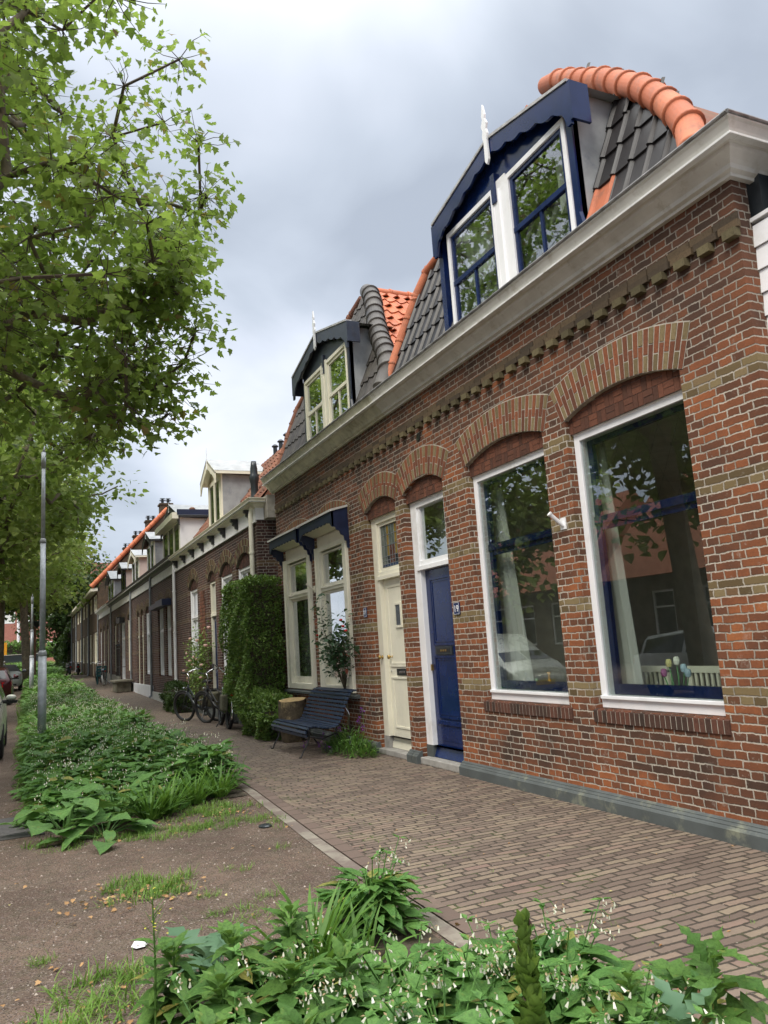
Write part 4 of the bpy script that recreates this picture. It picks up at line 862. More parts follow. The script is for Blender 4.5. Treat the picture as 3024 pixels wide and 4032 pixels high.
def simple_dormer(parent, y0, y1, zb, zt, zp, front, cheek, hood, x=4.5, back=5.6, nwin=2, wmat='white', spike=None, flat=False, hoodx=.22, label=None):
    ym = (y0+y1)/2
    mb = MB(); mb.poly([(x, y0, zb), (x, y1, zb), (x, y1, zt), (x, ym, zp-.05), (x, y0, zt)]); frame_rect(mb, x-.04, x, y0, y1, zb, zt, .09)
    d = mb.build('dormer', M[front], parent, label=label)
    for yy in (y0+.003, y1-.003): mb = MB(); mb.poly([(x, yy, zb), (x, yy, zt), (back, yy, zt-.05), (back, yy, zb)]); mb.build('cheek', M[cheek], d)
    mb = MB(); gm = MB(); w_ = (y1-y0-.24)/nwin
    for k in range(nwin):
        a_ = y0+.12+w_*k; frame_rect(mb, x-.05, x-.01, a_+.02, a_+w_-.02, zb+.05, zt-.06, .05); gm.box(x-.028, x-.024, a_+.06, a_+w_-.06, zb+.1, zt-.1)
    mb.build('sash', M[wmat], d); gm.build('pane', M['carglass'], d)
    mb = MB(); o_ = .14
    for (ya, yb) in ((y0-o_, ym), (y1+o_, ym)):
        za = zt-.02
        mb.hexa([(x-hoodx, ya, za), (x-hoodx, yb, zp), (back, yb, zp), (back, ya, za), (x-hoodx, ya, za+.07), (x-hoodx, yb, zp+.07), (back, yb, zp+.07), (back, ya, za+.07)])
        n = 12
        for i in range(n):
            s0, s1 = i/n, (i+1)/n; P = lambda s: (ya+(yb-ya)*s, za+(zp-za)*s); dz = lambda s: .13+.12*max(0, 1-s*5)+.03*abs(math.sin(s*9))
            a_, b_ = P(s0), P(s1); mb.hexa([(x-hoodx, a_[0], a_[1]-dz(s0)), (x-hoodx, b_[0], b_[1]-dz(s1)), (x-hoodx+.03, b_[0], b_[1]-dz(s1)), (x-hoodx+.03, a_[0], a_[1]-dz(s0)), (x-hoodx, a_[0], a_[1]+.03), (x-hoodx, b_[0], b_[1]+.03), (x-hoodx+.03, b_[0], b_[1]+.03), (x-hoodx+.03, a_[0], a_[1]+.03)])
    mb.build('bargeboard', M[hood], d)
    mb = MB(); mb.poly([(x-hoodx-.01, y0-o_, zt+.06), (x-hoodx-.01, ym, zp+.08), (back+.02, ym, zp+.08), (back+.02, y0-o_, zt+.06)]); mb.poly([(x-hoodx-.01, y1+o_, zt+.06), (x-hoodx-.01, ym, zp+.08), (back+.02, ym, zp+.08), (back+.02, y1+o_, zt+.06)]); mb.build('dormer_roof', M['zinc'], d)
    if spike: mb = MB(); mb.tube([(x-hoodx, ym, zp-.2), (x-hoodx, ym, zp+spike)], [.02, .006], 6); mb.build('finial', M['white'], d)
    return d
# house 15
h15 = row_house(15.75, 25.75, 'dark brick house behind the tall hedge with white fascia and black brackets',
    [(16.25, 17.65, .9, 3.5, .26), (18.05, 19.4, .9, 3.5, .26), (19.85, 20.8, 0, 3.5, .22), (22.2, 23.5, .9, 3.5, .26)], [('w', 'white'), ('w', 'white'), ('d', 'cream', 'blue'), ('w', 'white')],
    ret=.43, ridge=(6.0, 6.72), roofm='told', zc=4.55, zt=4.74, base=('plinth', .2))
for y in (16.05, 17.25, 18.5, 19.75, 21.05, 22.4, 23.75, 25.1): f = MB(); f.prism([(XF-.03, 4.56), (XF-.20, 4.56), (XF-.20, 4.50), (XF-.15, 4.48), (XF-.15, 4.42), (XF-.10, 4.40), (XF-.09, 4.34), (XF-.03, 4.32)], 'y', y-.05, y+.05); f.build('bracket', M['black'], h15)
downpipe(h15, 15.95, 'cream', 4.5, r=.05); downpipe(h15, 25.55, 'white', 4.5, r=.05)
simple_dormer(h15, 18.95, 20.45, 4.8, 6.02, 6.48, 'cream', 'zinc', 'cream', x=4.45, back=5.55, nwin=2, wmat='cream', spike=.38, label='narrow cream dormer with zinc cheek')
f = MB(); f.lathe([(.10, 0), (.10, .06), (.085, .1), (.085, .38), (.10, .42), (.115, .5), (.105, .56), (.085, .62), (.085, .72), (.07, .80), (.06, .9)], (4.70, 16.9, 4.95), 14); f.build('flue_pipe', M['anth'], h15, smooth=True)
for (y, s) in ((18.0, .30), (18.5, .26), (19.0, .26)):
    f = MB(); f.lathe([(.055, -.2), (.055, s-.08), (.09, s-.07), (.09, s-.05), (.03, s)], (5.88, y, 6.6), 12); f.build('roof_vent', M['anth'], h15)
f = MB(); tiles(f, (5.4, 16.3, 5.82), (0, 1, 0), Vector((.72, 0, .69)), Vector((-.69, 0, .72)), [(0.2, 0), (2.6, 0), (2.6, .8), (0.2, .8)], .25, .34, .05, 0, None, 's'); f.build('newer_tiles', M['tred'], h15)
gp = thing('side_screen', 'narrow strip of white boarding in the gap between houses 17 and 15', 'screen', (4.95, 15.6, 0))
f = MB(); z = .2
while z < 4.5: f.hexa([(4.86, 15.40, z), (4.86, 15.74, z), (4.9, 15.74, z), (4.9, 15.40, z), (4.875, 15.40, z+.17), (4.875, 15.74, z+.17), (4.9, 15.74, z+.17), (4.9, 15.40, z+.17)]); z += .175
f.build('boarding', M['white'], gp)
f = MB(); f.box(4.55, 4.98, 15.42, 15.72, 4.3, 4.78); f.build('parapet_stub', M['conc'], gp)
# houses 13 .. 7
h13 = row_house(25.75, 30.95, 'brick house with navy awning boxes over two windows and a wide white cheeked dormer', [(25.95, 26.3, .9, 3.5, .05), (26.75, 27.75, .9, 3.38, .2), (28.3, 29.45, .9, 3.38, .2)], [('w', 'white'), ('w', 'white', True), ('w', 'white', True)], fascia='concf', corn='anthc' if 0 else 'blackc', base=('conc', .32)) if 0 else None
M['blackc'] = plain('black_cornice', (.02, .02, .02), .5, var=.3); M['greyf'] = plain('grey_white_fascia', (.50, .51, .48), .6, var=.1, dirt=(.38, .38, .34))
h13 = row_house(25.75, 30.95, 'brick house with navy awning boxes over two windows and a wide white cheeked dormer', [(26.75, 27.75, .9, 3.38, .2), (28.3, 29.45, .9, 3.38, .2)], [('w', 'white', True), ('w', 'white', True)], fascia='greyf', corn='blackc', base=('greyf', .30), zt=4.83)
f = MB(); f.box(XF-.32, XF, 26.55, 28.05, 3.26, 3.48); f.build('awning_box', M['blue2'], h13, bevel=.01); f = MB(); f.box(XF-.30, XF, 28.15, 29.75, 3.26, 3.44); f.build('awning_box', M['blue2'], h13, bevel=.01)
downpipe(h13, 30.9, 'pipeg')
simple_dormer(h13, 25.0, 28.5, 4.8, 5.95, 6.62, 'white', 'white', 'blackc', x=4.5, back=5.9, nwin=3, wmat='cream', spike=.15, hoodx=.1, label='wide dormer with white rendered cheeks')
f = MB(); f.box(4.2, 4.5, 24.9, 28.6, 5.90, 6.10); f.build('head_board', M['cream'], h13); f = MB(); f.box(4.36, 6.1, 24.88, 24.96, 6.02, 6.20); f.build('edge_board', M['blue2'], h13)
f = MB(); f.lathe([(0, 0), (.06, .02), (.05, .06), (.10, .12), (.10, .18), (.05, .22), (0, .23)], (4.9, 25.2, 6.1), 12); f.build('ball_finial', M['told'], h13)
h11 = row_house(30.95, 37.3, 'brick house with a white plinth and three narrow arched openings under a black cornice', [(31.6, 32.9, .9, 3.4, .2), (33.5, 34.3, .1, 3.4, .2), (34.75, 35.55, .1, 3.4, .2)], [('w', 'white'), ('d', 'cream', 'cream'), ('d', 'cream', 'cream')], fascia='greyf', corn='blackc', base=('white', .42), zt=4.83)
downpipe(h11, 37.2, 'pipeg')
simple_dormer(h11, 30.6, 32.6, 4.8, 6.0, 6.42, 'cream', 'zinc', 'blackc', nwin=2, spike=.1, label='dark hooded dormer with zinc cheek')
M['pinkr'] = plain('pale_pink_render', (.62, .52, .48), .8, var=.04)
simple_dormer(h11, 35.2, 37.6, 4.8, 5.95, 6.35, 'cream', 'pinkr', 'cream', nwin=2, spike=.15, label='cream dormer with pink rendered cheek')
h9 = row_house(37.3, 42.2, 'dark brick house with black iron window guard', [(37.9, 39.1, 1.0, 3.45, .2), (40.1, 41.9, .5, 3.45, .1)], [('w', 'cream'), ('w', 'white')], fascia='greyf', corn='blackc', base=('conc', .35), zt=4.83)
f = MB(); f.box(XF-.25, XF, 40.2, 41.3, 3.35, 3.6); f.build('awning_box', M['blackc'], h9); f = MB(); f.box(XF-.22, XF, 41.5, 42.1, 3.4, 3.7); f.build('awning_box', M['blackc'], h9)
simple_dormer(h9, 40.3, 42.2, 4.8, 5.95, 6.35, 'blackc', 'pinkr', 'blackc', nwin=2, wmat='black', spike=.1, label='black hooded dormer with pale cheek')
h7 = row_house(42.2, 47.6, 'dark brick house beside the bicycles with a grey downpipe', [(42.8, 43.6, .3, 3.45, .2), (44.3, 45.2, .9, 3.45, .2)], [('d', 'white', 'anth'), ('w', 'cream')], fascia='greyf', corn='blackc', base=('conc', .5), zt=4.83)
downpipe(h7, 46.3, 'pipeg'); simple_dormer(h7, 45.9, 49.2, 4.8, 6.0, 6.6, 'white', 'zinc', 'blackc', nwin=2, wmat='white', spike=.1, label='white fronted dormer with zinc cheek')
h5 = row_house(47.6, 55.9, 'last single storey brick house with pale fascia before the taller row', [(48.6, 49.5, .5, 3.45, .2), (51.0, 51.9, 1, 3.45, .2), (53.2, 54.2, 1, 3.45, .2)], [('w', 'cream'), ('w', 'cream'), ('w', 'white')], fascia='greyf', corn='corn', base=('conc', .5), zt=4.83)
downpipe(h5, 55.0, 'pipeg')
# iron window guard
gt = thing('window_guard', 'black wrought iron window guard with pointed bars in front of the dark brick house', 'railing', (4.2, 41.2, zg(41)))
f = MB(); gz = zg(41)
for k in range(7): y = 40.2+k*.3; f.tube([(4.17, y, gz+.55), (4.17, y, gz+2.0)], .014, 6); f.lathe([(0, .14), (.03, .05), (0, 0)], (4.17, y, gz+2.0), 6)
f.tube([(4.17, 40.1, gz+1.0), (4.17, 42.1, gz+1.0)], .014, 6); f.tube([(4.17, 40.1, gz+1.9), (4.17, 42.1, gz+1.9)], .014, 6); f.tube([(4.17, 40.1, gz+1.0), (4.4, 40.1, gz+1.0)], .014, 6)
f.build('iron_bars', M['black'], gt)
# two storey row
def tall_house(y0, y1, label, nearest=False):
    g0 = zg((y0+y1)/2); h = thing('brick_house', label, 'house', (XF, (y0+y1)/2, g0), 'two storey houses at the far end')
    ze = 6.25; L_ = y1-y0; up = [(y0+.7, y0+L_*.45, 5.0, 6.12, 0), (y0+L_*.62, y1-.9, 5.0, 6.12, 0)]; lo = [(y0+.5, y0+L_*.40, g0+.9, 3.55, 0), (y0+L_*.5, y0+L_*.64, g0+.1, 3.55, 0), (y1-L_*.28, y1-.5, g0+.9, 3.55, 0)]
    mb = MB(); wall(mb, XF, y0, y1, g0-.3, 4.3, lo, .12); wall(mb, XF, y0, y1, 4.3, ze, up, .12)
    if nearest: mb.poly([(XF, y0, -.1), (9.1, y0, -.1), (13.8, y0, -.1), (13.8, y0, 6.3), (9.1, y0, 11.75), (XF, y0, 6.5)])
    mb.build('front_wall', M['brick_grey'], h); room(h, XF+.2, XF+4, y0+.1, y1-.1, g0, 6.2)
    for (ya, yb, za, zb, _) in up+[lo[0], lo[2]]: sash_window(h, ya+.01, yb-.01, za+.02, zb-.02, zb-.5, XF+.08, 'cream', deep=.03, wide=.09)
    ya, yb, za, zb, _ = lo[1]; f = MB(); frame_rect(f, XF+.06, XF+.15, ya, yb, za, zb, .08, .08, 0); f.build('door_frame', M['cream'], h); door_leaf(h, ya+.08, yb-.08, XF+.1, 'cream', za, zb-.1)
    f = MB(); f.hexa([(3.95, y0, 6.22), (3.95, y1, 6.22), (XF+.1, y1, 6.25), (XF+.1, y0, 6.25), (3.95, y0, 6.40), (3.95, y1, 6.40), (XF+.1, y1, 6.45), (XF+.1, y0, 6.45)]); f.build('eaves', M['cream'], h)
    mb = MB(); d_ = Vector((9.1-4.0, 0, 11.8-6.4)); Ls = d_.length; d_.normalize(); mb.quad((4.0, y0, 6.4), (4.0, y1, 6.4), (9.1, y1, 11.8), (9.1, y0, 11.8)); mb.quad((13.9, y0, 6.4), (13.9, y1, 6.4), (9.1, y1, 11.8), (9.1, y0, 11.8))
    r_ = mb.build('roof', M['told'], h)
    mb = MB(); yc = y0-.4 if not nearest else y0+.3; mb.box(8.7, 9.5, yc, yc+.9, 10.8, 12.35); mb.box(8.62, 9.58, yc-.06, yc+.96, 12.3, 12.42); c_ = mb.build('chimney', M['brick_grey'], r_)
    for k, xx in enumerate((8.9, 9.3)):
        mb = MB(); mb.lathe([(.1, 0), (.1, .22), (.22, .24), (.22, .27), (.08, .29), (.08, .36), (.2, .38), (.18, .41), (0, .45)], (xx, yc+.45, 12.42), 10); o = mb.build('chimney_pot', M['anth'], r_)
    downpipe(h, y1-.25, 'pipeg', 6.1, r=.06)
    if nearest:
        mb = MB(); hiptiles(mb, [(4.0, y0, 6.55), (9.1, y0, 11.95)], .15, .42); mb.build('verge_tiles', M['torange'], h)
    return h
for k, (a_, b_) in enumerate([(55.9, 63.9), (63.9, 71.9), (71.9, 79.9), (79.9, 88.0)]):
    tall_house(a_, b_, ['two storey house whose brick gable with orange verge rises above the low row', 'second two storey house from the orange gable, behind the parked motorcycles', 'third two storey house from the orange gable', 'last two storey house, next to the dark green hedge'][k], k == 0)

# ================================================================ far building and things round it
fb = thing('brick_building', 'long salmon pink brick building with white columns closing the street', 'building', (0, 140, 1.9))
ops = []; mb = MB(); YB = 140
def fwall(mb, x0, x1, z0, z1, ops):
    ops = sorted(ops); c = x0
    for (a_, b_, za, zb) in ops:
        mb.quad((c, YB, z0), (a_, YB, z0), (a_, YB, z1), (c, YB, z1)); mb.quad((a_, YB, z0), (b_, YB, z0), (b_, YB, za), (a_, YB, za)); mb.quad((a_, YB, zb), (b_, YB, zb), (b_, YB, z1), (a_, YB, z1)); c = b_
    mb.quad((c, YB, z0), (x1, YB, z0), (x1, YB, z1), (c, YB, z1))
upw = [(-3.3+5.0*k, -1.6+5.0*k, 8.6, 12) for k in range(-7, 6)]; mdw = [(-3.2+5.0*k-.2, -1.5+5.0*k, 8.6, 11.5) for k in range(-7, 6)]
up1 = [(-3.2+5.2*k*.5 if 0 else -3.3+3.1*k, -1.6+3.1*k, 8.4, 11.2) for k in range(-9, 8)]
lo1 = [(-3.1+3.1*k, -1.7+3.1*k, 3.6, 5.2) for k in range(-9, 3)]
fwall(mb, -32, 24, 6.6, 18, up1); fwall(mb, -32, 24, 1.5, 6.6, lo1+[(6.6, 13.5, 1.6, 5.4)]); mb.build('front_wall', M['brick_sal'], fb)
f = MB(); f.quad((-32, YB+.5, 1.5), (24, YB+.5, 1.5), (24, YB+.5, 18), (-32, YB+.5, 18)); f.build('dark_interior', M['black'], fb)
for (a_, b_, za, zb) in up1+lo1:
    f = MB()
    for (q0, q1, q2, q3) in ((a_, a_+.12, za, zb), (b_-.12, b_, za, zb), (a_, b_, za, za+.12), (a_, b_, zb-.12, zb)): f.box(q0, q1, YB-.03, YB+.1, q2, q3)
    w_ = f.build('window', M['white'], fb); f = MB(); f.quad((a_+.1, YB+.05, za+.1), (b_-.1, YB+.05, za+.1), (b_-.1, YB+.05, zb-.1), (a_+.1, YB+.05, zb-.1)); f.build('pane', M['lace'] if zb > 8 else M['carglass'], w_)
for xx in (-1.1, -7.3, 5.2+2, 9.3, 11.4):
    f = MB(); f.cyl((xx, YB-.4, 1.7), (xx, YB-.4, 14 if xx < 5 else 5.5), .22, 12); f.build('column', M['white'], fb)
f = MB(); f.box(6.2, 14, YB-1.2, YB, 5.4, 5.6); f.build('entrance_canopy', M['anth'], fb)
rw = thing('retaining_wall', 'low dark grey wall in front of the salmon building', 'wall', (-6, 126, 1.8)); f = MB(); f.box(-26, 2.6, 126, 126.5, 1.4, 3.15); f.build('wall_body', M['anth'], rw); f = MB(); f.box(-26, 2.6, 125.95, 126.55, 3.15, 3.25); f.build('coping', M['conc'], rw)
tw = thing('terrace_wall', 'low white terrace edge at the end of the path', 'wall', (7, 124, 1.8)); f = MB(); f.box(4.2, 11, 124, 124.4, 1.5, 2.75); f.build('wall_body', M['white'], tw); f = MB(); f.box(4.15, 11, 123.95, 124.45, 2.75, 2.82); f.build('coping', M['conc'], tw)
sb = thing('sandwich_board', 'yellow and white A-board standing at the end of the path', 'sign', (6.3, 112, 1.35)); z0 = 1.35
f = MB(); f.hexa([(5.95, 111.7, z0), (6.75, 111.7, z0), (6.75, 111.75, z0), (5.95, 111.75, z0), (5.95, 112, z0+1.2), (6.75, 112, z0+1.2), (6.75, 112.05, z0+1.2), (5.95, 112.05, z0+1.2)]); f.build('board', M['anth'], sb)
M['yel'] = plain('yellow_paint', (.62, .42, .03), .5); f = MB(); f.hexa([(6.02, 111.72, z0+.3), (6.68, 111.72, z0+.3), (6.68, 111.76, z0+.3), (6.02, 111.76, z0+.3), (6.02, 111.93, z0+1.1), (6.68, 111.93, z0+1.1), (6.68, 111.98, z0+1.1), (6.02, 111.98, z0+1.1)]); f.build('poster', M['yel'], sb)
ys_ = thing('road_sign', 'orange yellow diversion sign with an arrow beside the far wall hedge', 'sign', (-2.6, 100, 1.0)); f = MB(); f.cyl((-2.75, 100, .9), (-2.75, 100, 4.1), .04, 8); f.build('post', M['steel'], ys_)
M['oran'] = plain('orange_sign', (.75, .33, .02), .5); f = MB(); f.box(-3.9, -1.95, 99.9, 99.94, 2.9, 4.3); bd = f.build('panel', M['oran'], ys_); f = MB(); f.box(-3.7, -2.9, 99.88, 99.895, 3.55, 3.67); f.poly([(-2.9, 99.885, 3.45), (-2.6, 99.885, 3.61), (-2.9, 99.885, 3.77)]); f.build('arrow', M['black'], bd)
f = thing('parasol', 'closed yellow parasol on the far terrace', 'parasol', (8.6, 128, 1.9)); q = MB(); q.lathe([(.04, 0), (.04, 2.3), (.42, 2.5), (.28, 3.3), (.04, 4.0)], (8.6, 128, 1.9), 10); q.build('canopy', M['yel'], f); q = MB(); q.cyl((8.6, 128, 1.9), (8.6, 128, 4.4), .04, 6); q.build('pole', M['anth'], f)
def person(x, y, z, label, top, trouser, hair, seated=False, face=-1):
    """one continuous tapered body lofted from cross sections, limbs joined by skin modifier"""
    me = bpy.data.meshes.new('person'); H_ = 1.72
    if seated: V = [(0, 0, .5), (0, 0, .75), (0, 0, 1.02), (0, 0, 1.18), (0, 0, 1.36), (.17, 0, .98), (.22, -.1, .75), (.18, -.32, .72), (-.17, 0, .98), (-.22, -.1, .75), (-.18, -.32, .72), (.1, -.05, .5), (.11, -.42, .5), (.11, -.42, .08), (.11, -.55, .04), (-.1, -.05, .5), (-.11, -.42, .5), (-.11, -.42, .08), (-.11, -.55, .04)]
    else: V = [(0, 0, .92), (0, 0, 1.15), (0, 0, 1.38), (0, 0, 1.52), (0, 0, 1.66), (.18, 0, 1.38), (.22, .02, 1.12), (.23, -.08, .88), (-.18, 0, 1.38), (-.22, .02, 1.12), (-.23, -.08, .88), (.09, 0, .86), (.10, -.02, .48), (.10, 0, .08), (.10, -.14, .04), (-.09, 0, .86), (-.10, -.02, .48), (-.10, 0, .08), (-.10, -.14, .04)]
    E_ = [(0, 1), (1, 2), (2, 3), (3, 4), (2, 5), (5, 6), (6, 7), (2, 8), (8, 9), (9, 10), (0, 11), (11, 12), (12, 13), (13, 14), (0, 15), (15, 16), (16, 17), (17, 18)]
    Rr = [.14, .14, .13, .055, .105, .06, .045, .035, .06, .045, .035, .09, .06, .045, .04, .09, .06, .045, .04]
    me.from_pydata(V, E_, []); o = bpy.data.objects.new('person', me); COL.objects.link(o)
    sk = o.modifiers.new('skin', 'SKIN'); o.modifiers.new('sub', 'SUBSURF').levels = 1
    for i, r_ in enumerate(Rr): me.skin_vertices[0].data[i].radius = (r_, r_*.8)
    me.skin_vertices[0].data[0].use_root = True
    t_ = T('clothes'); p_ = t_.sep(N(t_.t, 'ShaderNodeTexCoord').outputs['Object']); hs = 1.22 if seated else 1.5; ls = .56 if seated else .92
    c_ = t_.mix(t_.m('GREATER_THAN', p_[2], ls), trouser, top); c_ = t_.mix(t_.m('GREATER_THAN', p_[2], hs-.03), c_, (.45, .27, .2)); t_.fin(c_, .8); me.materials.append(t_.mat)
    o.location = (x, y, z); o.rotation_euler = (0, 0, face); tagp(o, label, 'person')
    h_ = MB(); zc_ = (1.40 if seated else 1.69); h_.lathe([(0, .11), (.07, .10), (.105, .03), (.108, -.04), (.09, -.09)], (x, y+.02, z+zc_), 12); h_.build('hair', plain('hair', hair, .8), o, smooth=True)
person(7.2, 127, 1.9, 'person in a white cap and dark clothes sitting on the far terrace', (.03, .035, .08), (.03, .03, .05), (.75, .75, .72), True, .3)
person(4.9, 122, 1.85, 'person in a dark jacket standing behind the lamp post in the distance', (.02, .025, .06), (.03, .03, .04), (.04, .03, .02), False, -.4)

# ================================================================ lamp posts
def lamp_post(x, y, top, label, r=.075, zj=1.77, zj2=3.95):
    z0 = zg(y); h = thing('lamp_post', label, 'lamp post', (x, y, z0), 'galvanised lamp posts in the planting strip')
    s = MB(); s.tube([(x, y, z0), (x, y, z0+zj)], [r, r*.96], 20); s.build('lower_shaft', M['steel'], h, smooth=True)
    s = MB(); s.lathe([(r*.97, 0), (r*1.02, .02), (r*1.0, .07), (r*.72, .11)], (x, y, z0+zj-.02), 20); s.build('collar', M['zinc'], h, smooth=True); s = MB(); s.lathe([(r*.70, 0), (r*.74, .02), (r*.7, .06), (r*.52, .09)], (x, y, z0+zj2-.02), 20); s.build('collar', M['zinc'], h, smooth=True)
    s = MB(); s.tube([(x, y, z0+zj+.08), (x, y, z0+zj2)], [r*.70, r*.64], 20); s.build('middle_shaft', M['steel'], h, smooth=True)
    s = MB(); s.tube([(x, y, z0+zj2+.06), (x, y, top)], [r*.50, r*.42], 16); s.tube([(x, y, top-.32), (x, y, top)], r*.56, 16); s.tube([(x, y, top), (x+.02, y, top+.14)], [.03, .006], 8); s.build('upper_shaft', M['steel'], h, smooth=True)
    return h
lamp_post(.29, 16.4, 5.75, 'thick galvanised steel lamp post rising from the white flowering bed', .078)
lamp_post(.26, 40, 4.75, 'farther slim galvanised lamp post beyond the first one', .10, 1.75, 2.95)
lo = thing('street_lamp', 'brown street lamp with a flat cone shade near the tree trunk', 'street lamp', (.62, 62, zg(62))); z0 = zg(62)
s = MB(); s.cyl((.62, 62, z0), (.62, 62, 4.3), .06, 10); s.build('post', M['told'], lo); s = MB(); s.lathe([(.06, 0), (.30, .25), (.55, .42), (.50, .48), (.0, .5)], (.72, 62, 4.2), 16); s.build('lamp_shade', M['anth'], lo)

# ================================================================ cars
def car(name, label, x, y, heading, paint, L_=4.2, W_=1.74, H_=1.45, style='hatch', plate=None, roofm=None):
    """body lofted along its length; local +Y is the front"""
    z0 = zg(y); h = thing(name, label, 'car', (x, y, z0), 'cars parked along the strip')
    hl = L_/2; wh = W_/2
    if style == 'mpv': st = [(-hl, .35, .8, .85, .72, .6), (-hl+.08, .25, .95, 1.0, .95, .66), (-hl+.35, .22, .98, H_-.08, .99, .74), (-.4, .2, .98, H_, 1, .78), (.45, .2, .96, H_-.05, 1, .76), (1.05, .2, .93, 1.15, .99, .80), (1.45, .22, .88, .93, .98, .85), (hl-.25, .25, .70, .78, .93, .8), (hl-.04, .3, .58, .64, .8, .7), (hl, .38, .5, .52, .7, .6)]
    elif style == 'cabrio': st = [(-hl, .35, .75, .80, .75, .65), (-hl+.08, .25, .92, .97, .94, .8), (-hl+.75, .22, .96, 1.02, .99, .78), (-hl+1.5, .2, .95, H_-.04, 1, .66), (-.1, .2, .94, H_, 1, .68), (.75, .2, .90, 1.0, 1, .8), (1.3, .22, .85, .92, .98, .85), (hl-.2, .25, .66, .74, .9, .8), (hl, .35, .5, .55, .75, .65)]
    else: st = [(-hl, .35, .75, .80, .75, .65), (-hl+.08, .25, .92, 1.0, .94, .72), (-hl+.35, .22, .95, H_-.12, .98, .74), (-.5, .2, .95, H_, 1, .76), (.3, .2, .93, H_-.04, 1, .76), (1.0, .2, .89, .98, .99, .82), (hl-.5, .24, .82, .88, .96, .82), (hl-.12, .26, .62, .70, .88, .76), (hl, .36, .48, .52, .74, .64)]
    def sec(s):
        yy, zb, zl, zt, w1, w2 = s; a_ = wh*w1; b_ = wh*w2 if zt-zl > .15 else a_*.94
        return [(-a_*.86, yy, zb), (-a_*.99, yy, zb+.12), (-a_, yy, (zb+zl)*.5), (-a_*.975, yy, zl-.06), (-a_*.95, yy, zl), (-b_*1.0, yy, zt-.07), (-b_*.86, yy, zt-.01), (0, yy, zt+.01), (b_*.86, yy, zt-.01), (b_, yy, zt-.07), (a_*.95, yy, zl), (a_*.975, yy, zl-.06), (a_, yy, (zb+zl)*.5), (a_*.99, yy, zb+.12), (a_*.86, yy, zb)]
    c_, s_ = math.cos(heading), math.sin(heading)
    def W3(p): return (x+p[0]*c_-p[1]*s_, y+p[0]*s_+p[1]*c_, z0+p[2])
    S = [sec(s) for s in st]; n = 15; mb = MB(); vs = [W3(p) for r_ in S for p in r_]; fs = []; ms = []; gl = MB()
    for i in range(len(S)-1):
        for j in range(n):
            k = (j+1) % n; fs.append((i*n+j, i*n+k, (i+1)*n+k, (i+1)*n+j))
            tall = (st[i][3]-st[i][2] > .2, st[i+1][3]-st[i+1][2] > .2)
            if (j in (4, 9) and all(tall)) or (j in (6, 7) and sum(tall) == 1) or (j in (4, 9) and sum(tall) == 1):
                P = [Vector(vs[q]) for q in fs[-1]]; cc_ = sum(P, Vector())/4; nn = (P[1]-P[0]).cross(P[3]-P[0])
                if nn.length < 1e-6: nn = (P[2]-P[0]).cross(P[3]-P[0])
                nn.normalize(); ctr = Vector(W3((0, cc_[1]*0, .9)))
                if nn.dot(cc_-Vector(W3((0, (st[i][0]+st[i+1][0])/2, .7)))) < 0: nn = -nn
                k_ = .90 if j in (4, 9) else .94; gl.add([tuple(cc_+(q-cc_)*k_+nn*.006) for q in P], [(0, 1, 2, 3)])
    mb.add(vs, fs+[tuple(range(n-1, -1, -1)), tuple(range((len(S)-1)*n, len(S)*n))])
    b = mb.build('body', paint, h, smooth=True); b.modifiers.new('bevel', 'BEVEL').width = .03; b.modifiers['bevel'].segments = 2; b.modifiers['bevel'].angle_limit = .7
    gl.build('windows', M['carglass'], h)
    if style == 'cabrio':
        mb = MB(); R_ = [sec(s) for s in st[2:6]]
        for i in range(3):
            for j in (5, 6, 7, 8): mb.quad(*[tuple(Vector(W3(p))+Vector((0, 0, .012))) for p in (R_[i][j], R_[i][j+1], R_[i+1][j+1], R_[i+1][j])])
        mb.build('soft_top', M['rubber'], h)
    for sx in (-1, 1):
        for yy in (-hl+.78, hl-.82):
            cx = sx*(wh-.10); mb = MB(); A, B = Vector(W3((cx-.10, yy, .31))), Vector(W3((cx+.10, yy, .31))); ax = (B-A).normalized()
            mb.lathe([(.19, 0), (.27, -.0), (.31, .02), (.315, .10), (.31, .18), (.27, .20), (.19, .20)], tuple(A), 24, 0, tuple(ax)); wo = mb.build('wheel', M['rubber'], h, smooth=False)
            mb = MB(); mb.lathe([(0, -.005), (.06, -.01), (.08, .01), (.19, .0), (.20, .2), (.08, .19), (.06, .21), (0, .205)], tuple(A), 20, 0, tuple(ax)); mb.build('rim', M['chrome'], wo)
        mb = MB(); c0 = (sx*(wh+.10), hl-1.50 if style != 'cabrio' else .55, 1.02); vs_ = []
        for (a_, b_, d_) in ((-.12, -.05, -.07), (.12, -.05, -.07), (.12, .07, -.06), (-.12, .07, -.06), (-.11, -.04, .07), (.11, -.045, .08), (.10, .05, .07), (-.10, .04, .06)): vs_.append(W3((c0[0]+a_, c0[1]+b_, c0[2]+d_)))
        mb.hexa(vs_); mo = mb.build('wing_mirror', paint, h, smooth=True); mo.modifiers.new('s', 'SUBSURF').levels = 2
        mb = MB(); mb.tube([W3((sx*(wh-.06), c0[1], .95)), W3((sx*(wh+.06), c0[1], .96))], .035, 6); mb.hexa([W3((c0[0]+a_, c0[1]+b_, c0[2]+d_)) for (a_, b_, d_) in ((-.10, -.045, -.105), (.10, -.045, -.105), (.10, .06, -.10), (-.10, .06, -.10), (-.11, -.05, -.05), (.11, -.05, -.05), (.11, .065, -.05), (-.11, .065, -.05))]); mb.build('mirror_base', M['rubber'], h)
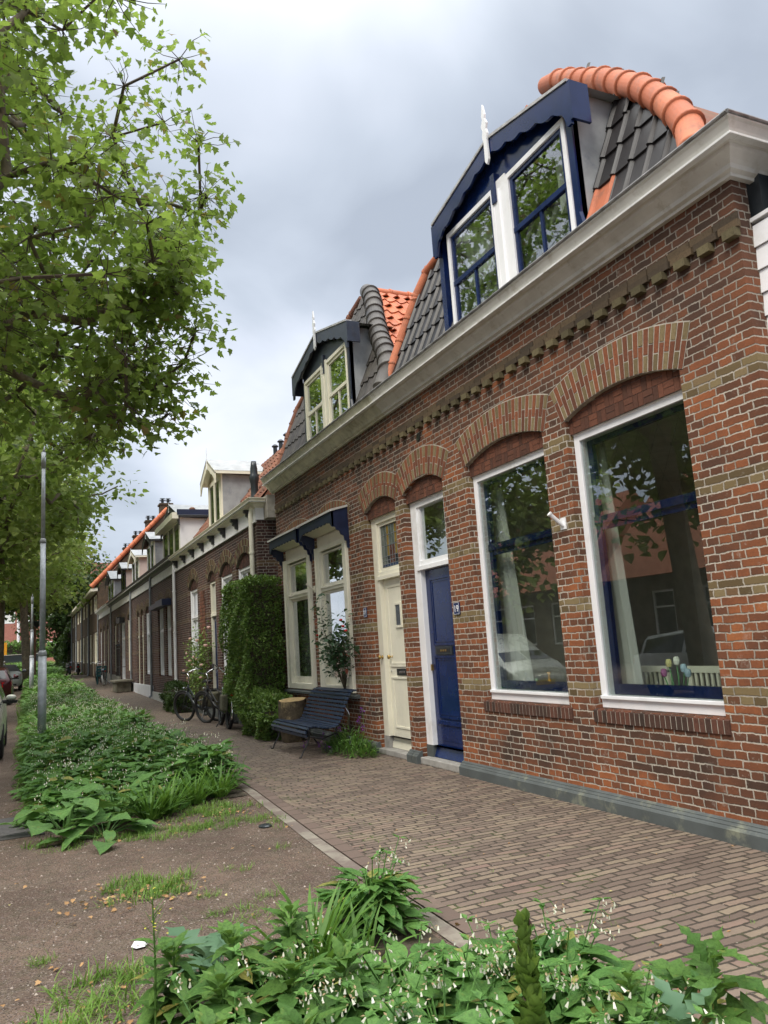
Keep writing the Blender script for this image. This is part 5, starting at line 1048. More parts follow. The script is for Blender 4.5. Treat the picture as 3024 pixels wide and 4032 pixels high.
        mb = MB(); mb.hexa([W3((sx*wh*a_, -hl+b_, d_)) for (a_, b_, d_) in ((.55, -.012, .68), (.93, .08, .68), (.90, .12, .68), (.55, .05, .68), (.55, .0, .86), (.94, .10, .86), (.9, .15, .86), (.55, .06, .86))]); mb.build('tail_light', M['redl'], h)
        mb = MB(); mb.hexa([W3((sx*wh*a_, hl+b_, d_)) for (a_, b_, d_) in ((.5, .005, .52), (.84, -.1, .52), (.8, -.2, .52), (.5, -.1, .52), (.52, -.05, .66), (.88, -.24, .68), (.8, -.3, .68), (.52, -.2, .66))]); mb.build('headlight', M['chrome'], h)
    mb = MB(); mb.hexa([W3((a_, -hl+b_, d_)) for (a_, b_, d_) in ((-.26, -.02, .55), (.26, -.02, .55), (.26, .01, .55), (-.26, .01, .55), (-.26, -.02, .66), (.26, -.02, .66), (.26, .01, .66), (-.26, .01, .66))]); mb.hexa([W3((a_, hl+b_, d_)) for (a_, b_, d_) in ((-.26, -.01, .38), (.26, -.01, .38), (.26, .02, .38), (-.26, .02, .38), (-.26, -.01, .49), (.26, -.01, .49), (.26, .02, .49), (-.26, .02, .49))]); mb.build('number_plate', M['yel'], h)
    mb = MB(); mb.hexa([W3((a_, -hl+b_, d_)) for (a_, b_, d_) in ((-wh*.7, -.03, .30), (wh*.7, -.03, .30), (wh*.7, .1, .30), (-wh*.7, .1, .30), (-wh*.7, -.03, .38), (wh*.7, -.03, .38), (wh*.7, .1, .38), (-wh*.7, .1, .38))]); mb.build('bumper_trim', M['rubber'], h)
    return h
PS = plain('champagne_car_paint', (.50, .50, .43), .28, .35, var=.03); PW = plain('white_car_paint', (.72, .73, .74), .22, var=.02); PK = plain('black_red_car_paint', (.05, .008, .012), .2, var=.1); PV = plain('silver_car_paint', (.48, .50, .53), .3, .6, var=.03)
car('parked_car', 'champagne coloured people carrier facing the camera next to the lamp post', -1.22, 17.1, PI, PS, 4.1, 1.76, 1.6, 'mpv')
car('parked_car', 'black car with red tail lights between the champagne car and the convertible', -1.30, 36.3, 0, PK, 4.1, 1.70, 1.45, 'hatch')
car('parked_car', 'silver convertible with black soft top seen from behind', -1.05, 47.8, 0, PV, 4.5, 1.80, 1.38, 'cabrio')
car('parked_car', 'white estate car in front of the silver convertible', -1.9, 56.5, 0, PW, 4.5, 1.78, 1.62, 'mpv')
car('parked_car', 'white car with a rounded bonnet mirrored in the tulip ornament window', -3.4, 11.6, PI, PW, 4.2, 1.76, 1.45, 'hatch')
# ================================================================ houses across the street (seen only in the window glass)
def opposite(y0, y1, label, x=-13.5):
    h = thing('brick_house', label, 'house', (x, (y0+y1)/2, 0), 'houses across the street mirrored in the windows'); mb = MB(); ops = []
    y = y0+.9; 
    while y+1.3 < y1: ops.append((y, y+1.2, .9, 2.9, 0)); y += 2.6
    wall(mb, x, y0, y1, 0, 3.6, ops, -.15)
    mb.quad((x, y0, 0), (x-8, y0, 0), (x-8, y0, 3.6), (x, y0, 3.6)); mb.build('front_wall', M['brick_grey'], h)
    for (a_, b_, za, zb, _) in ops:
        for (z_, zz_) in ((za, zb),):
            f = MB(); frame_rect(f, x-.14, x-.05, a_, b_, z_, zz_, .09); f.box(x-.14, x-.05, a_, b_, z_+(zz_-z_)*.65, z_+(zz_-z_)*.65+.07); w_ = f.build('window', M['white'], h); f = MB(); f.box(x-.12, x-.11, a_+.05, b_-.05, z_+.05, zz_-.05); f.build('pane', M['carglass'], w_)
    f = MB(); f.prism([(x+.5, 3.5), (x-4, 8.2), (x-8.5, 3.5)], 'y', y0-.1, y1+.1); f.build('roof', M['tred2'], h)
t = T('orange_pantile_sheet'); p = t.sep(t.pos); q = t.m('SINE', t.m('MULTIPLY', p[1], 26)); r_ = t.m('FRACT', t.m('MULTIPLY', p[2], 3.2)); c = t.mix(t.sm(q, -.6, .6), (.30, .085, .04), (.46, .15, .07)); c = t.mix(t.sm(r_, .0, .15), (.15, .05, .03), c); M['tred2'] = t.fin(t.mix(.5, c, (.24, .095, .05)), .8)
opposite(6, 15, 'brown brick house with orange roof across the street, mirrored in the tulip ornament window'); opposite(17, 27, 'second brown brick house across the street, mirrored beside the curtain'); opposite(29, 40, 'third brown brick house across the street')

# ================================================================ bicycles
def bicycle(label, rear, front, lean=0.0, rim='anth', tyre='rubber', frame='black', bar='city', bags=False, loc_z=None, guard='black', steer=0.0, grp='bicycles leaning together by the hedge'):
    rx, ry = rear; fx, fy = front; g0 = zg(ry) if loc_z is None else loc_z; a = math.atan2(fy-ry, fx-rx); Lw = 1.08; c_, s_ = math.cos(a), math.sin(a)
    h = thing('bicycle', label, 'bicycle', (rx, ry, g0), grp)
    def W3(p):  # local: x forward, y sideways (left), z up; lean about the ground line
        x_, y_, z_ = p; yl = y_*math.cos(lean)-z_*math.sin(lean); zl = y_*math.sin(lean)+z_*math.cos(lean); return (rx+x_*c_-yl*s_, ry+x_*s_+yl*c_, g0+zl+.0)
    ax = Vector(W3((0, 1, 0)))-Vector(W3((0, 0, 0)))
    R = .35
    for nm, cx in (('rear_wheel', 0), ('front_wheel', Lw)):
        ax2 = ax if nm == 'rear_wheel' or steer == 0 else Matrix.Rotation(steer, 3, Vector(W3((0, 0, 1)))-Vector(W3((0, 0, 0)))) @ ax
        mb = MB(); mb.torus(W3((cx, 0, R)), ax2, R-.02, .035, 36, 8); wo = mb.build(nm, M[tyre], h, smooth=True)
        mb = MB(); mb.torus(W3((cx, 0, R)), ax2, R-.047, .011, 36, 6); mb.build('rim', M[rim], wo, smooth=True)
        mb = MB(); c0 = Vector(W3((cx, 0, R))); q = Vector((0, 0, 1)).rotation_difference(ax2.normalized())
        for k in range(28):
            t_ = 2*PI*k/28; sd = .03 if k % 2 else -.03; mb.tube([tuple(c0+q @ Vector((.02*math.cos(t_+1), .02*math.sin(t_+1), sd))), tuple(c0+q @ Vector(((R-.05)*math.cos(t_), (R-.05)*math.sin(t_), 0)))], .0016, 3, caps=False)
        mb.tube([tuple(c0-ax2*.05), tuple(c0+ax2*.05)], .024, 10); mb.build('spokes', M['anth'], wo)
        mb = MB(); P = []
        t0, t1 = ((-.35, 2.3) if cx == 0 else (.6, 2.7))
        for k in range(17):
            t_ = t0+(t1-t0)*k/16; tt = PI-t_ if cx == 0 else t_-.2; P.append(tuple(c0+q @ Vector((0, 0, 0))) if 0 else W3((cx+(R+.025)*math.cos(PI-t_ if cx == 0 else t_), 0, R+(R+.025)*math.sin(PI-t_ if cx == 0 else t_))))
        mb.tube(P, .030, 6); mb.build('mudguard', M[guard], h, smooth=True)
    bb = (.46, 0, .29); hd0 = (.90, 0, .70); hd1 = (.85, 0, .86); st_ = (.27, 0, .78)
    mb = MB(); mb.tube([W3(hd1), W3(hd0)], .027, 10); mb.tube([W3(hd0), W3((.70, 0, .40)), W3(bb)], .040, 10); mb.tube([W3(bb), W3(st_)], .029, 10); mb.tube([W3((.84, 0, .80)), W3((.62, 0, .48)), W3((.36, 0, .52))], .017, 8)
    for sd in (-.05, .05): mb.tube([W3((0, sd, R)), W3((.42, sd*.6, .29))], .011, 8); mb.tube([W3((0, sd, R)), W3((.31, sd*.4, .64))], .009, 8); mb.tube([W3((.91, sd*.5, .68)), W3((.96, sd, .60)), W3((Lw, sd, R))], .013, 8)
    mb.build('frame', M[frame], h, smooth=True)
    mb = MB(); mb.tube([W3(st_), W3((.235, 0, .90))], .013, 8); mb.build('seat_post', M['chrome'], h)
    mb = MB(); mb.lathe([(0, -.03), (.03, -.03), (.07, -.0), (.10, .02), (.09, .05), (0, .055)], W3((.16, 0, .92)), 12, 0, tuple(Vector(W3((0, 0, 1)))-Vector(W3((0, 0, 0))))); mb.tube([W3((.16, 0, .945)), W3((.28, 0, .945)), W3((.36, 0, .93))], [.06, .035, .018], 8); mb.build('saddle', M['black'], h, smooth=True)
    mb = MB(); mb.tube([W3((.85, 0, .86)), W3((.81, 0, 1.08)), W3((.84, 0, 1.15))], .014, 8)
    HB = [(.60, -.28, 1.20), (.74, -.28, 1.22), (.86, -.20, 1.20), (.88, -.06, 1.16), (.84, 0, 1.15)] if bar == 'city' else [(.66, -.28, 1.22), (.82, -.29, 1.33), (.93, -.20, 1.30), (.90, -.05, 1.18), (.84, 0, 1.15)]
    HB = [W3(p_) for p_ in HB]+[W3((p_[0], -p_[1], p_[2])) for p_ in reversed(HB[:-1])]; mb.tube(HB, .012, 8); hb = mb.build('handlebar', M['chrome'], h, smooth=True)
    mb = MB(); mb.tube([HB[0], HB[1]], .019, 8); mb.tube([HB[-1], HB[-2]], .019, 8); mb.build('grip', M['rubber'], hb)
    mb = MB(); mb.tube([W3((.44, -.06, .29)), W3((.44, .06, .29))], .03, 10); mb.lathe([(.085, -.004), (.095, 0), (.085, .004)], W3((.46, -.05, .29)), 20, 0, tuple(ax)); mb.tube([W3((.46, -.07, .29)), W3((.50, -.08, .13))], .01, 6); mb.tube([W3((.46, .07, .29)), W3((.42, .08, .45))], .01, 6); mb.box(*[v for v in (0, 0, 0, 0, 0, 0)]) if 0 else None
    mb.hexa([W3((.50+a_, -.08+b_, .12+d_)) for a_, b_, d_ in ((-.05, -.10, -.01), (.05, -.10, -.01), (.05, 0, -.01), (-.05, 0, -.01), (-.05, -.10, .012), (.05, -.10, .012), (.05, 0, .012), (-.05, 0, .012))]); mb.tube([W3((0, -.05, R+.02)), W3((.25, -.05, .33)), W3((.50, -.05, .31))], [.04, .05, .07], 6); mb.build('crank', M['rubber'], h)
    mb = MB()
    for sd in (-.06, .06): mb.tube([W3((-.30, sd, .74)), W3((.18, sd, .76))], .007, 6); mb.tube([W3((-.22, sd, .74)), W3((0, sd, R))], .006, 6)
    for k in range(4): mb.tube([W3((-.28+k*.13, -.06, .75)), W3((-.28+k*.13, .06, .75))], .006, 6)
    rk = mb.build('luggage_rack', M['chrome'] if guard == 'chrome' else M['black'], h)
    mb = MB(); mb.hexa([W3((-.36+a_, b_, .72+d_)) for a_, b_, d_ in ((-.02, -.05, -.03), (.02, -.05, -.03), (.02, .05, -.03), (-.02, .05, -.03), (-.02, -.05, .03), (.02, -.05, .03), (.02, .05, .03), (-.02, .05, .03))]); mb.build('rear_light', M['redl'], rk)
    mb = MB(); mb.lathe([(0, 0), (.03, .01), (.035, .05), (0, .06)], W3((.97, 0, .80)), 10, 0, (c_, s_, 0)); mb.build('front_light', M['chrome'], h)
    mb = MB(); mb.tube([W3((.38, .05, .27)), W3((.30, .22, .02))], .012, 6); mb.build('kickstand', M['black'], h)
    if bags:
        mb = MB()
        for sd in (-1, 1): mb.hexa([W3((-.26+a_, sd*(.08+b_), .36+d_)) for a_, b_, d_ in ((0, 0, 0), (.36, 0, 0), (.36, .12, .02), (0, .12, .02), (-.02, 0, .36), (.38, 0, .36), (.38, .13, .34), (-.02, .13, .34))])
        bg_ = mb.build('pannier_bags', M['bagm'], h, bevel=.03)
    return h
M['bagm'] = plain('khaki_pannier', (.10, .095, .06), .9, var=.3, sc=20)
bicycle('black bicycle carrying khaki pannier bags, its front wheel turned toward the planting bed', (4.16, 18.95), (3.58, 19.85), -.12, guard='black', frame='anth', bags=True)
bicycle('bicycle with silver mudguards seen from behind by its red rear light', (3.90, 16.75), (3.98, 17.85), .08, guard='chrome', frame='black', bar='sport', bags=True)
bicycle('black roadster bicycle leaning into the hedge behind the other two', (4.34, 17.75), (3.86, 18.7), -.15, guard='black', frame='black', bags=False)
bicycle('dark bicycle with white tyres beside the teal crate', (3.95, 45.3), (3.75, 44.2), .12, tyre='tyrew', grp='bicycles by the teal crate')
bicycle('black bicycle behind the teal crate', (4.0, 48.6), (3.7, 47.5), .1, grp='bicycles by the teal crate')
cr = thing('crate_stand', 'teal painted wooden crate stand between the far bicycles', 'crate', (3.85, 46.6, zg(46.6))); z0 = zg(46.6); M['teal'] = plain('teal_paint', (.02, .11, .12), .6, var=.2)
f = MB()
for z in (.42, .58, .74, .88): f.box(3.6, 4.1, 46.38, 46.41, z0+z, z0+z+.11); f.box(3.6, 4.1, 46.9, 46.93, z0+z, z0+z+.11); f.box(3.58, 3.61, 46.38, 46.93, z0+z, z0+z+.11)
for xx in (3.6, 4.06):
    for yy in (46.38, 46.89): f.box(xx, xx+.04, yy, yy+.04, z0, z0+1.0)
f.build('slats', M['teal'], cr)
def moped(label, x, y, a):
    z0 = zg(y); h = thing('motorcycle', label, 'motorcycle', (x, y, z0), 'motorcycles parked by the far houses'); c_, s_ = math.cos(a), math.sin(a); W3 = lambda p: (x+p[0]*c_-p[1]*s_, y+p[0]*s_+p[1]*c_, z0+p[2])
    ax = (-s_, c_, 0)
    for nm, cx in (('rear_wheel', 0), ('front_wheel', 1.35)):
        f = MB(); f.torus(W3((cx, 0, .3)), ax, .24, .06, 24, 8); wo = f.build(nm, M['rubber'], h); f = MB(); f.tube([W3((cx, -.04, .3)), W3((cx, .04, .3))], .17, 14); f.build('rim', M['anth'], wo)
    f = MB(); f.tube([W3((-.25, 0, .72)), W3((.1, 0, .68)), W3((.5, 0, .62)), W3((.85, 0, .78)), W3((1.05, 0, .75))], [.10, .15, .16, .17, .08], 10); f.tube([W3((.35, 0, .35)), W3((.75, 0, .4))], [.18, .18], 10); f.build('body', M['black'], h, smooth=True)
    f = MB(); f.tube([W3((-.15, 0, .86)), W3((.25, 0, .82)), W3((.45, 0, .80))], [.09, .12, .08], 8); f.build('seat', M['rubber'], h, smooth=True)
    f = MB(); f.tube([W3((1.35, .06, .3)), W3((1.05, .06, .95))], .025, 8); f.tube([W3((1.35, -.06, .3)), W3((1.05, -.06, .95))], .025, 8); f.tube([W3((.9, -.35, 1.08)), W3((1.05, -.2, 1.02)), W3((1.05, .2, 1.02)), W3((.9, .35, 1.08))], .018, 8); f.build('fork_and_bar', M['chrome'], h)
    f = MB(); f.lathe([(0, 0), (.09, 0), (.09, .05), (.02, .1)], W3((1.12, 0, .9)), 12, 0, (c_, s_, 0)); f.build('headlight', M['chrome'], h)
    f = MB(); f.box(W3((-.4, 0, 0))[0]-.06, W3((-.4, 0, 0))[0]+.06, W3((-.4, 0, 0))[1]-.03, W3((-.4, 0, 0))[1]+.03, z0+.62, z0+.72); f.build('tail_light', M['redl'], h)
moped('black motorcycle with a red tail light standing out on the path', 3.3, 70.0, 1.7); moped('black motorcycle leaning beside the first one by the wall', 3.9, 69.2, 1.5)

# ================================================================ bench, stumps and small things
bn = thing('garden_bench', 'dark blue slatted bench with curled seat in front of the cream window', 'bench', (4.1, 12.0, 0))
prof = [(3.71, .31), (3.70, .365), (3.735, .415), (3.79, .44), (3.85, .437), (3.91, .425), (3.97, .412), (4.03, .402), (4.09, .398), (4.15, .405), (4.20, .425), (4.235, .465), (4.26, .515), (4.285, .57), (4.31, .625), (4.335, .68), (4.36, .735), (4.385, .79), (4.415, .845), (4.46, .885), (4.52, .90)]
f = MB(); rr_ = random.Random(5)
for i, (a_, b_) in enumerate(prof):
    c_, d_ = prof[min(i+1, len(prof)-1)]; e_, g_ = prof[max(i-1, 0)]; tv = Vector((c_-e_, 0, d_-g_)).normalized(); nn = Vector((-tv.z, 0, tv.x)); h_ = .020
    P = [Vector((a_, 0, b_))+tv*sx*h_+nn*sn*.009 for sx, sn in ((-1, -1), (1, -1), (1, 1), (-1, 1))]; y0, y1 = 11.07+rr_.uniform(-.01, .01), 12.82+rr_.uniform(-.01, .01)
    f.add([(q.x, y0, q.z) for q in P]+[(q.x, y1, q.z) for q in P], [(3, 2, 1, 0), (4, 5, 6, 7), (0, 1, 5, 4), (1, 2, 6, 5), (2, 3, 7, 6), (3, 0, 4, 7)])
f.build('seat_slats', M['bench'], bn, bevel=.003)
for yy in (11.22, 12.66):
    f = MB(); f.tube([(a_, yy, b_-.022) for a_, b_ in prof], .010, 8)
    f.tube([(3.78, yy, .42), (3.80, yy, .30), (3.76, yy, .18), (3.69, yy, .08), (3.66, yy, .012), (3.63, yy, .010)], .012, 8); f.tube([(4.2, yy, .40), (4.24, yy, .28), (4.32, yy, .14), (4.42, yy, .01), (4.46, yy, .01)], .012, 8); f.tube([(3.79, yy, .30), (4.0, yy, .24), (4.23, yy, .30)], .009, 8)
    f.build('leg_frame', M['black'], bn, smooth=True)
f = MB(); f.tube([(4.0, 11.22, .245), (4.0, 12.66, .245)], .008, 6); f.build('stretcher', M['black'], bn)
def stump(name, label, x, y, z0, z1, r0, r1, seed):
    rg = random.Random(seed); n = 22; k = 6; vs = []; ph = [rg.uniform(0, 6.28) for _ in range(4)]
    for i in range(k+1):
        for j in range(n):
            t_ = 2*PI*j/n; s_ = i/k; r_ = (r0+(r1-r0)*s_)*(1+.10*math.sin(2*t_+ph[0])+.06*math.sin(5*t_+ph[1]+s_)+.03*math.sin(9*t_+ph[2]+2*s_)); vs.append((x+r_*math.cos(t_), y+r_*math.sin(t_), z0+(z1-z0)*s_+.02*math.sin(t_+ph[3])*s_))
    o = MB(); o.add(vs, [(i*n+j, i*n+(j+1) % n, (i+1)*n+(j+1) % n, (i+1)*n+j) for i in range(k) for j in range(n)]); b = thing(name, label, 'tree stump', (x, y, z0), 'sawn log sections beside the bench'); o.build('bark', M['stumpb'], b, smooth=True)
    o = MB(); o.add(vs[k*n:], [tuple(range(n))]); o.add(vs[:n], [tuple(range(n-1, -1, -1))]); o.build('cut_face', M['wood'], b)
stump('log_section', 'upper log section of the stack behind the blue bench', 4.25, 13.38, .34, .70, .25, .25, 2); stump('log_section', 'lower log section of the stack behind the blue bench', 4.22, 13.32, 0, .33, .17, .23, 4)
sbn = thing('stone_bench', 'mossy low concrete bench against the far dark brick house', 'bench', (4.1, 37.3, zg(37))); z0 = zg(37.3)
f = MB(); f.box(3.62, 4.25, 36.55, 38.2, z0, z0+.42); f.build('base', M['concm'], sbn, bevel=.02); f = MB(); f.box(3.52, 4.33, 36.4, 38.4, z0+.43, z0+.52); f.build('seat', M['concm'], sbn, bevel=.02)
tr = thing('trellis', 'brown expanding diamond trellis on the wall above the climbing rose', 'trellis', (4.36, 21.5, 1.9)); f = MB()
for k in range(-4, 5):
    for sg in (1, -1):
        y0, z0 = 21.42, 2.6+k*.20; P = []
        for s_ in np.linspace(-.34, .34, 15):
            z_ = z0+s_*sg*2.0
            if 1.85 <= z_ <= 3.35: P.append((4.37, y0+s_, z_))
        if len(P) > 1: f.tube([P[0], P[-1]], .007, 4)
f.build('laths', M['told'], tr)
# window things of house 19
def vase(label, prof, x, y, z, mat): o = MB(); o.lathe(prof, (x, y, z), 20); q = o.build('vase', mat, None, smooth=True); tagp(q, label, 'vase'); return q
vase('slender ochre bottle vase on the window sill', [(0, 0), (.03, 0), (.055, .03), (.062, .065), (.05, .10), (.022, .135), (.014, .165), (.013, .20), (.022, .235), (.018, .236), (.009, .2)], XW+.30, 6.87, .932, plain('ochre_glaze', (.45, .22, .04), .25, var=.3, sc=30))
vase('small green double gourd vase next to the ochre one', [(0, 0), (.03, 0), (.055, .025), (.05, .05), (.024, .075), (.035, .10), (.03, .12), (.015, .14), (.022, .165), (.016, .165), (.01, .14)], XW+.30, 7.10, .932, plain('green_glaze', (.16, .30, .14), .3, var=.35, sc=25))
tp = thing('tulip_ornament', 'painted tulips behind a tiny white picket fence on the window sill', 'ornament', (XW+.26, 5.05, .932)); X0 = XW+.26; f = MB()
for k in range(6): y = 4.93+k*.042; f.prism([(y-.011, .935), (y-.011, 1.02), (y, 1.045), (y+.011, 1.02), (y+.011, .935)], 'x', X0-.006, X0)
f.box(X0-.010, X0-.006, 4.91, 5.17, .955, .968); f.box(X0-.010, X0-.006, 4.91, 5.17, .995, 1.008); f.build('picket_fence', M['white'], tp)
f = MB(); fl = MB(); cols = [(5.20, 1.17, 0), (5.13, 1.25, 1), (5.04, 1.27, 2), (4.97, 1.21, 3), (4.93, 1.17, 3)]
for y, z, k in cols:
    f.tube([(X0+.02, 5.05+(y-5.05)*.4, .94), (X0+.02, y, z-.03)], .005, 5); f.prism([(5.05+(y-5.05)*.4, .95), (y-.02+.02*(k % 2), z-.09), (5.05+(y-5.05)*.4+.022, .95)], 'x', X0+.01, X0+.014)
    fl.lathe([(0, 0), (.022, .012), (.028, .04), (.022, .07), (.012, .075)], (X0+.02, y, z-.035), 8, k)
f.build('stems', plain('stem_green', (.08, .28, .08), .5), tp); fl.build('blooms', [plain('bloom_'+a_, c_, .5) for a_, c_ in (('purple', (.35, .08, .25)), ('yellow', (.6, .55, .2)), ('cream', (.75, .75, .65)), ('blue', (.35, .5, .6)))], tp)
def chair(label, y0, x0):
    c = thing('dining_chair', label, 'chair', (x0, y0+.22, .05), 'white slatted chairs inside the room'); f = MB(); f.box(x0, x0+.03, y0, y0+.46, 1.13, 1.19)
    for k in range(7): f.box(x0+.005, x0+.022, y0+.04+k*.062, y0+.065+k*.062, .56, 1.13)
    f.build('backrest', M['cream'], c); f = MB(); f.box(x0, x0+.45, y0, y0+.46, .50, .55); f.build('seat', M['cream'], c)
    for (a_, b_) in ((0, 0), (0, .42), (.41, 0), (.41, .42)): f = MB(); f.box(x0+a_, x0+a_+.04, y0+b_, y0+b_+.04, .05, 1.15 if a_ == 0 else .5); f.build('leg', M['cream'], c)
chair('white slatted chair back showing between the curtain and the tulip ornament', 5.75, 5.55); chair('white slatted chair back between the tulip ornament and the window edge', 5.05, 5.55)
# ================================================================ leaf shapes (grow along +Y, face +Z)
def leaf_grid(nseg, width, droop=.25, fold=.10, tip=1.0, heart=False, wavy=.0):
    V = []; F = []
    for i in range(nseg+1):
        s = i/nseg
        w_ = width*(math.sin(PI*min(1, s*1.0)**.72)) if not heart else width*(math.sqrt(max(0, 1-(1-s*2.2)**2)) if s < .4545 else (1-(s-.4545)/.5455)**.85)
        if i == nseg: w_ = .004
        if i == 0: w_ = .012 if not heart else width*.5
        z = -droop*s*s; wv = wavy*math.sin(i*2.4)
        back = -.12*(1 if heart and i == 0 else 0)
        V += [(-w_, s+back, z+fold*w_*2+wv), (0, s, z), (w_, s+back, z+fold*w_*2-wv)]
    for i in range(nseg): F += [(3*i, 3*i+1, 3*i+4, 3*i+3), (3*i+1, 3*i+2, 3*i+5, 3*i+4)]
    return np.array(V), F
def serrated(nseg, width, droop, fold, teeth=.12):
    V, F = leaf_grid(nseg, width, droop, fold)
    V = V.copy()
    for i in range(1, nseg):
        k = 1+(teeth if i % 2 else -teeth); V[3*i, 0] *= k; V[3*i+2, 0] *= k
    return V, F
COM = [leaf_grid(7, .24, d_, f_, wavy=w_) for d_, f_, w_ in ((.25, .12, .012), (.45, .2, .018), (.1, .08, .01))]
LOW = [leaf_grid(3, .23, d_, .12) for d_ in (.2, .45)]
BUR = [leaf_grid(6, .42, d_, .08, heart=True, wavy=.03) for d_ in (.25, .5)]
TALL = [serrated(9, .27, d_, .12) for d_ in (.45, .8)]
THI = [serrated(9, .26, d_, .22, .45) for d_ in (.3, .6)]
_p = [(0, 0), (.13, -.04), (.30, .02), (.50, .14), (.40, .27), (.58, .46), (.36, .50), (.26, .60), (.20, .72), (.0, 1.0), (-.20, .72), (-.26, .60), (-.36, .50), (-.58, .46), (-.40, .27), (-.50, .14), (-.30, .02), (-.13, -.04)]
_p2 = [(0, 0), (.34, .02), (.50, .17), (.34, .28), (.54, .50), (.27, .56), (0, 1.0), (-.27, .56), (-.54, .50), (-.34, .28), (-.50, .17), (-.34, .02)]
def palm(P, fold=.15, droop=.2):
    V = [(x_, y_, abs(x_)*fold-droop*y_*y_) for x_, y_ in P]+[(0, .35, -.02)]; n = len(P)
    return np.array(V), [(i, (i+1) % n, n) for i in range(n)]
PAL = palm(_p2); PALQ = (np.array([(0, 0, 0), (.46, .1, .05), (.40, .5, .04), (0, 1, -.12), (-.40, .5, .04), (-.46, .1, .05)]), [(0, 1, 2, 3), (0, 3, 4, 5)])
DIA = (np.array([(0, 0, 0), (.30, .45, .06), (0, 1, -.05), (-.30, .45, .06)]), [(0, 1, 2, 3)])
BLADE = (np.array([(-.035, 0, 0), (.035, 0, 0), (-.03, .4, .02), (.03, .4, .02), (-.02, .75, -.06), (.02, .75, -.06), (0, 1, -.2)]), [(0, 1, 3, 2), (2, 3, 5, 4), (4, 5, 6)])
def U(a, b, n=None): return NR.uniform(a, b, n)

# ================================================================ trees
def tree(label, base, fork_z, pts, r0, nleaf, size, lm, shape, spread=.34, lean=(0, 0), seed=1, group='plane trees in the planting strip', name='plane_tree', trunk_mat='bark', twig=True, upbias=.5):
    """trunk and limbs reach every crown point through the nearest wood already grown; leaves sit round the twig ends"""
    rg = np.random.RandomState(seed); z0 = zg(base[1]); B = np.array([base[0], base[1], z0]); top = np.array([base[0]+lean[0], base[1]+lean[1], fork_z])
    nodes = [B+(top-B)*s_ for s_ in np.linspace(0, 1, 6)]; par = [-1, 0, 1, 2, 3, 4]
    pts = np.asarray(pts); d = np.linalg.norm(pts-top, axis=1); pts = pts[np.argsort(d)]
    P = np.array(nodes); depth = [0]*6
    tips = []
    for q in pts:
        A = np.array(nodes[4:]); dist = np.linalg.norm(A-q, axis=1); td = np.linalg.norm(A-top, axis=1); qd = np.linalg.norm(q-top)
        cost = dist+.35*np.maximum(0, td-qd+.3)+.10*td; i = int(np.argmin(cost))+4
        a = nodes[i]; L_ = np.linalg.norm(q-a); k = max(1, int(L_/.55)); prev = i
        for j in range(1, k+1):
            s_ = j/k; p_ = a+(q-a)*s_+rg.normal(0, .05, 3)*(s_ < 1)*min(1, L_)+np.array([0, 0, -.18*L_*s_*(1-s_)])
            nodes.append(p_); par.append(prev); prev = len(nodes)-1
        tips.append(prev)
    n = len(nodes); cnt = np.ones(n)
    for i in range(n-1, 0, -1): cnt[par[i]] += cnt[i]
    rad = .010+(r0-.010)*(cnt/cnt[0])**.52; rad[:5] = np.linspace(r0*1.15, r0*.92, 5); rad = np.minimum(rad, r0*1.15)
    h = thing(name, label, 'tree', tuple(B), group)
    mt = MB(); mt.tube([tuple(q) for q in nodes[:6]], list(rad[:6]), 16); ml = MB(); mtw = MB()
    for i in range(6, n):
        p_ = par[i]; ra = min(rad[p_], rad[i]*1.5); m_ = ml if rad[i] > .022 or not twig else mtw
        m_.tube([tuple(nodes[p_]), tuple(nodes[i])], [ra, rad[i]], 7 if rad[i] > .03 else 4, caps=False)
    tk = mt.build('trunk', M[trunk_mat], h, smooth=True)
    if ml.n: ml.build('limbs', M[trunk_mat], h, smooth=True)
    cr = MB(); C = np.array([nodes[i] for i in tips]); per = nleaf//len(C); K = len(C)*per; idx = np.repeat(np.arange(len(C)), per)
    off = rg.normal(0, 1, (K, 3)); off *= (np.minimum(1.9, np.linalg.norm(off, axis=1))/np.linalg.norm(off, axis=1))[:, None]*np.array([spread, spread, spread*.75]); L = C[idx]+off
    if twig:
        for c0 in range(len(C)):
            for j in range(11):
                q = L[c0*per+j*max(1, per//11)]; mtw.tube([tuple(C[c0]), tuple((C[c0]+q)/2+rg.normal(0, .04, 3)), tuple(q)], [.008, .006, .003], 3, caps=False)
    if mtw.n: mtw.build('foliage_twigs', M['barkd'], h)
    out_ = np.arctan2(-off[:, 0], off[:, 1]); yaw = out_+rg.normal(0, .9, K); pitch = rg.normal(-.45, .45, K); roll = rg.normal(0, .5, K)
    cr.scatter(shape[0], shape[1], L, yaw, pitch, roll, size*rg.uniform(.55, 1.3, K)); cr.build('crown', M[lm], h); return h
def ell(n, c, r, seed, shell=.55, cond=None, low=-1.0, bump=1.0):
    rg = np.random.RandomState(seed); out_ = []
    while len(out_) < n:
        v = rg.normal(0, 1, 3); v /= np.linalg.norm(v); rr_ = rg.uniform(shell**3, 1)**(1/3)
        bumpy = 1+.16*math.sin(v[0]*5+seed)+.14*math.sin(v[1]*6+v[2]*4)
        q = np.array(c)+v*rr_*(1+(bumpy-1)*bump)*np.array(r)
        if v[2] < low: continue
        if cond is None or cond(q): out_.append(q)
    return np.array(out_)
ND = 2.5   # nothing grows nearer the photographer than this crown reaches
_kr = np.random.RandomState(5)
def rgk(q): return _kr.rand() < (1.0 if q[2] < 7.5 else (.6 if q[2] < 10 else .45))   # the top of the crown is thinner
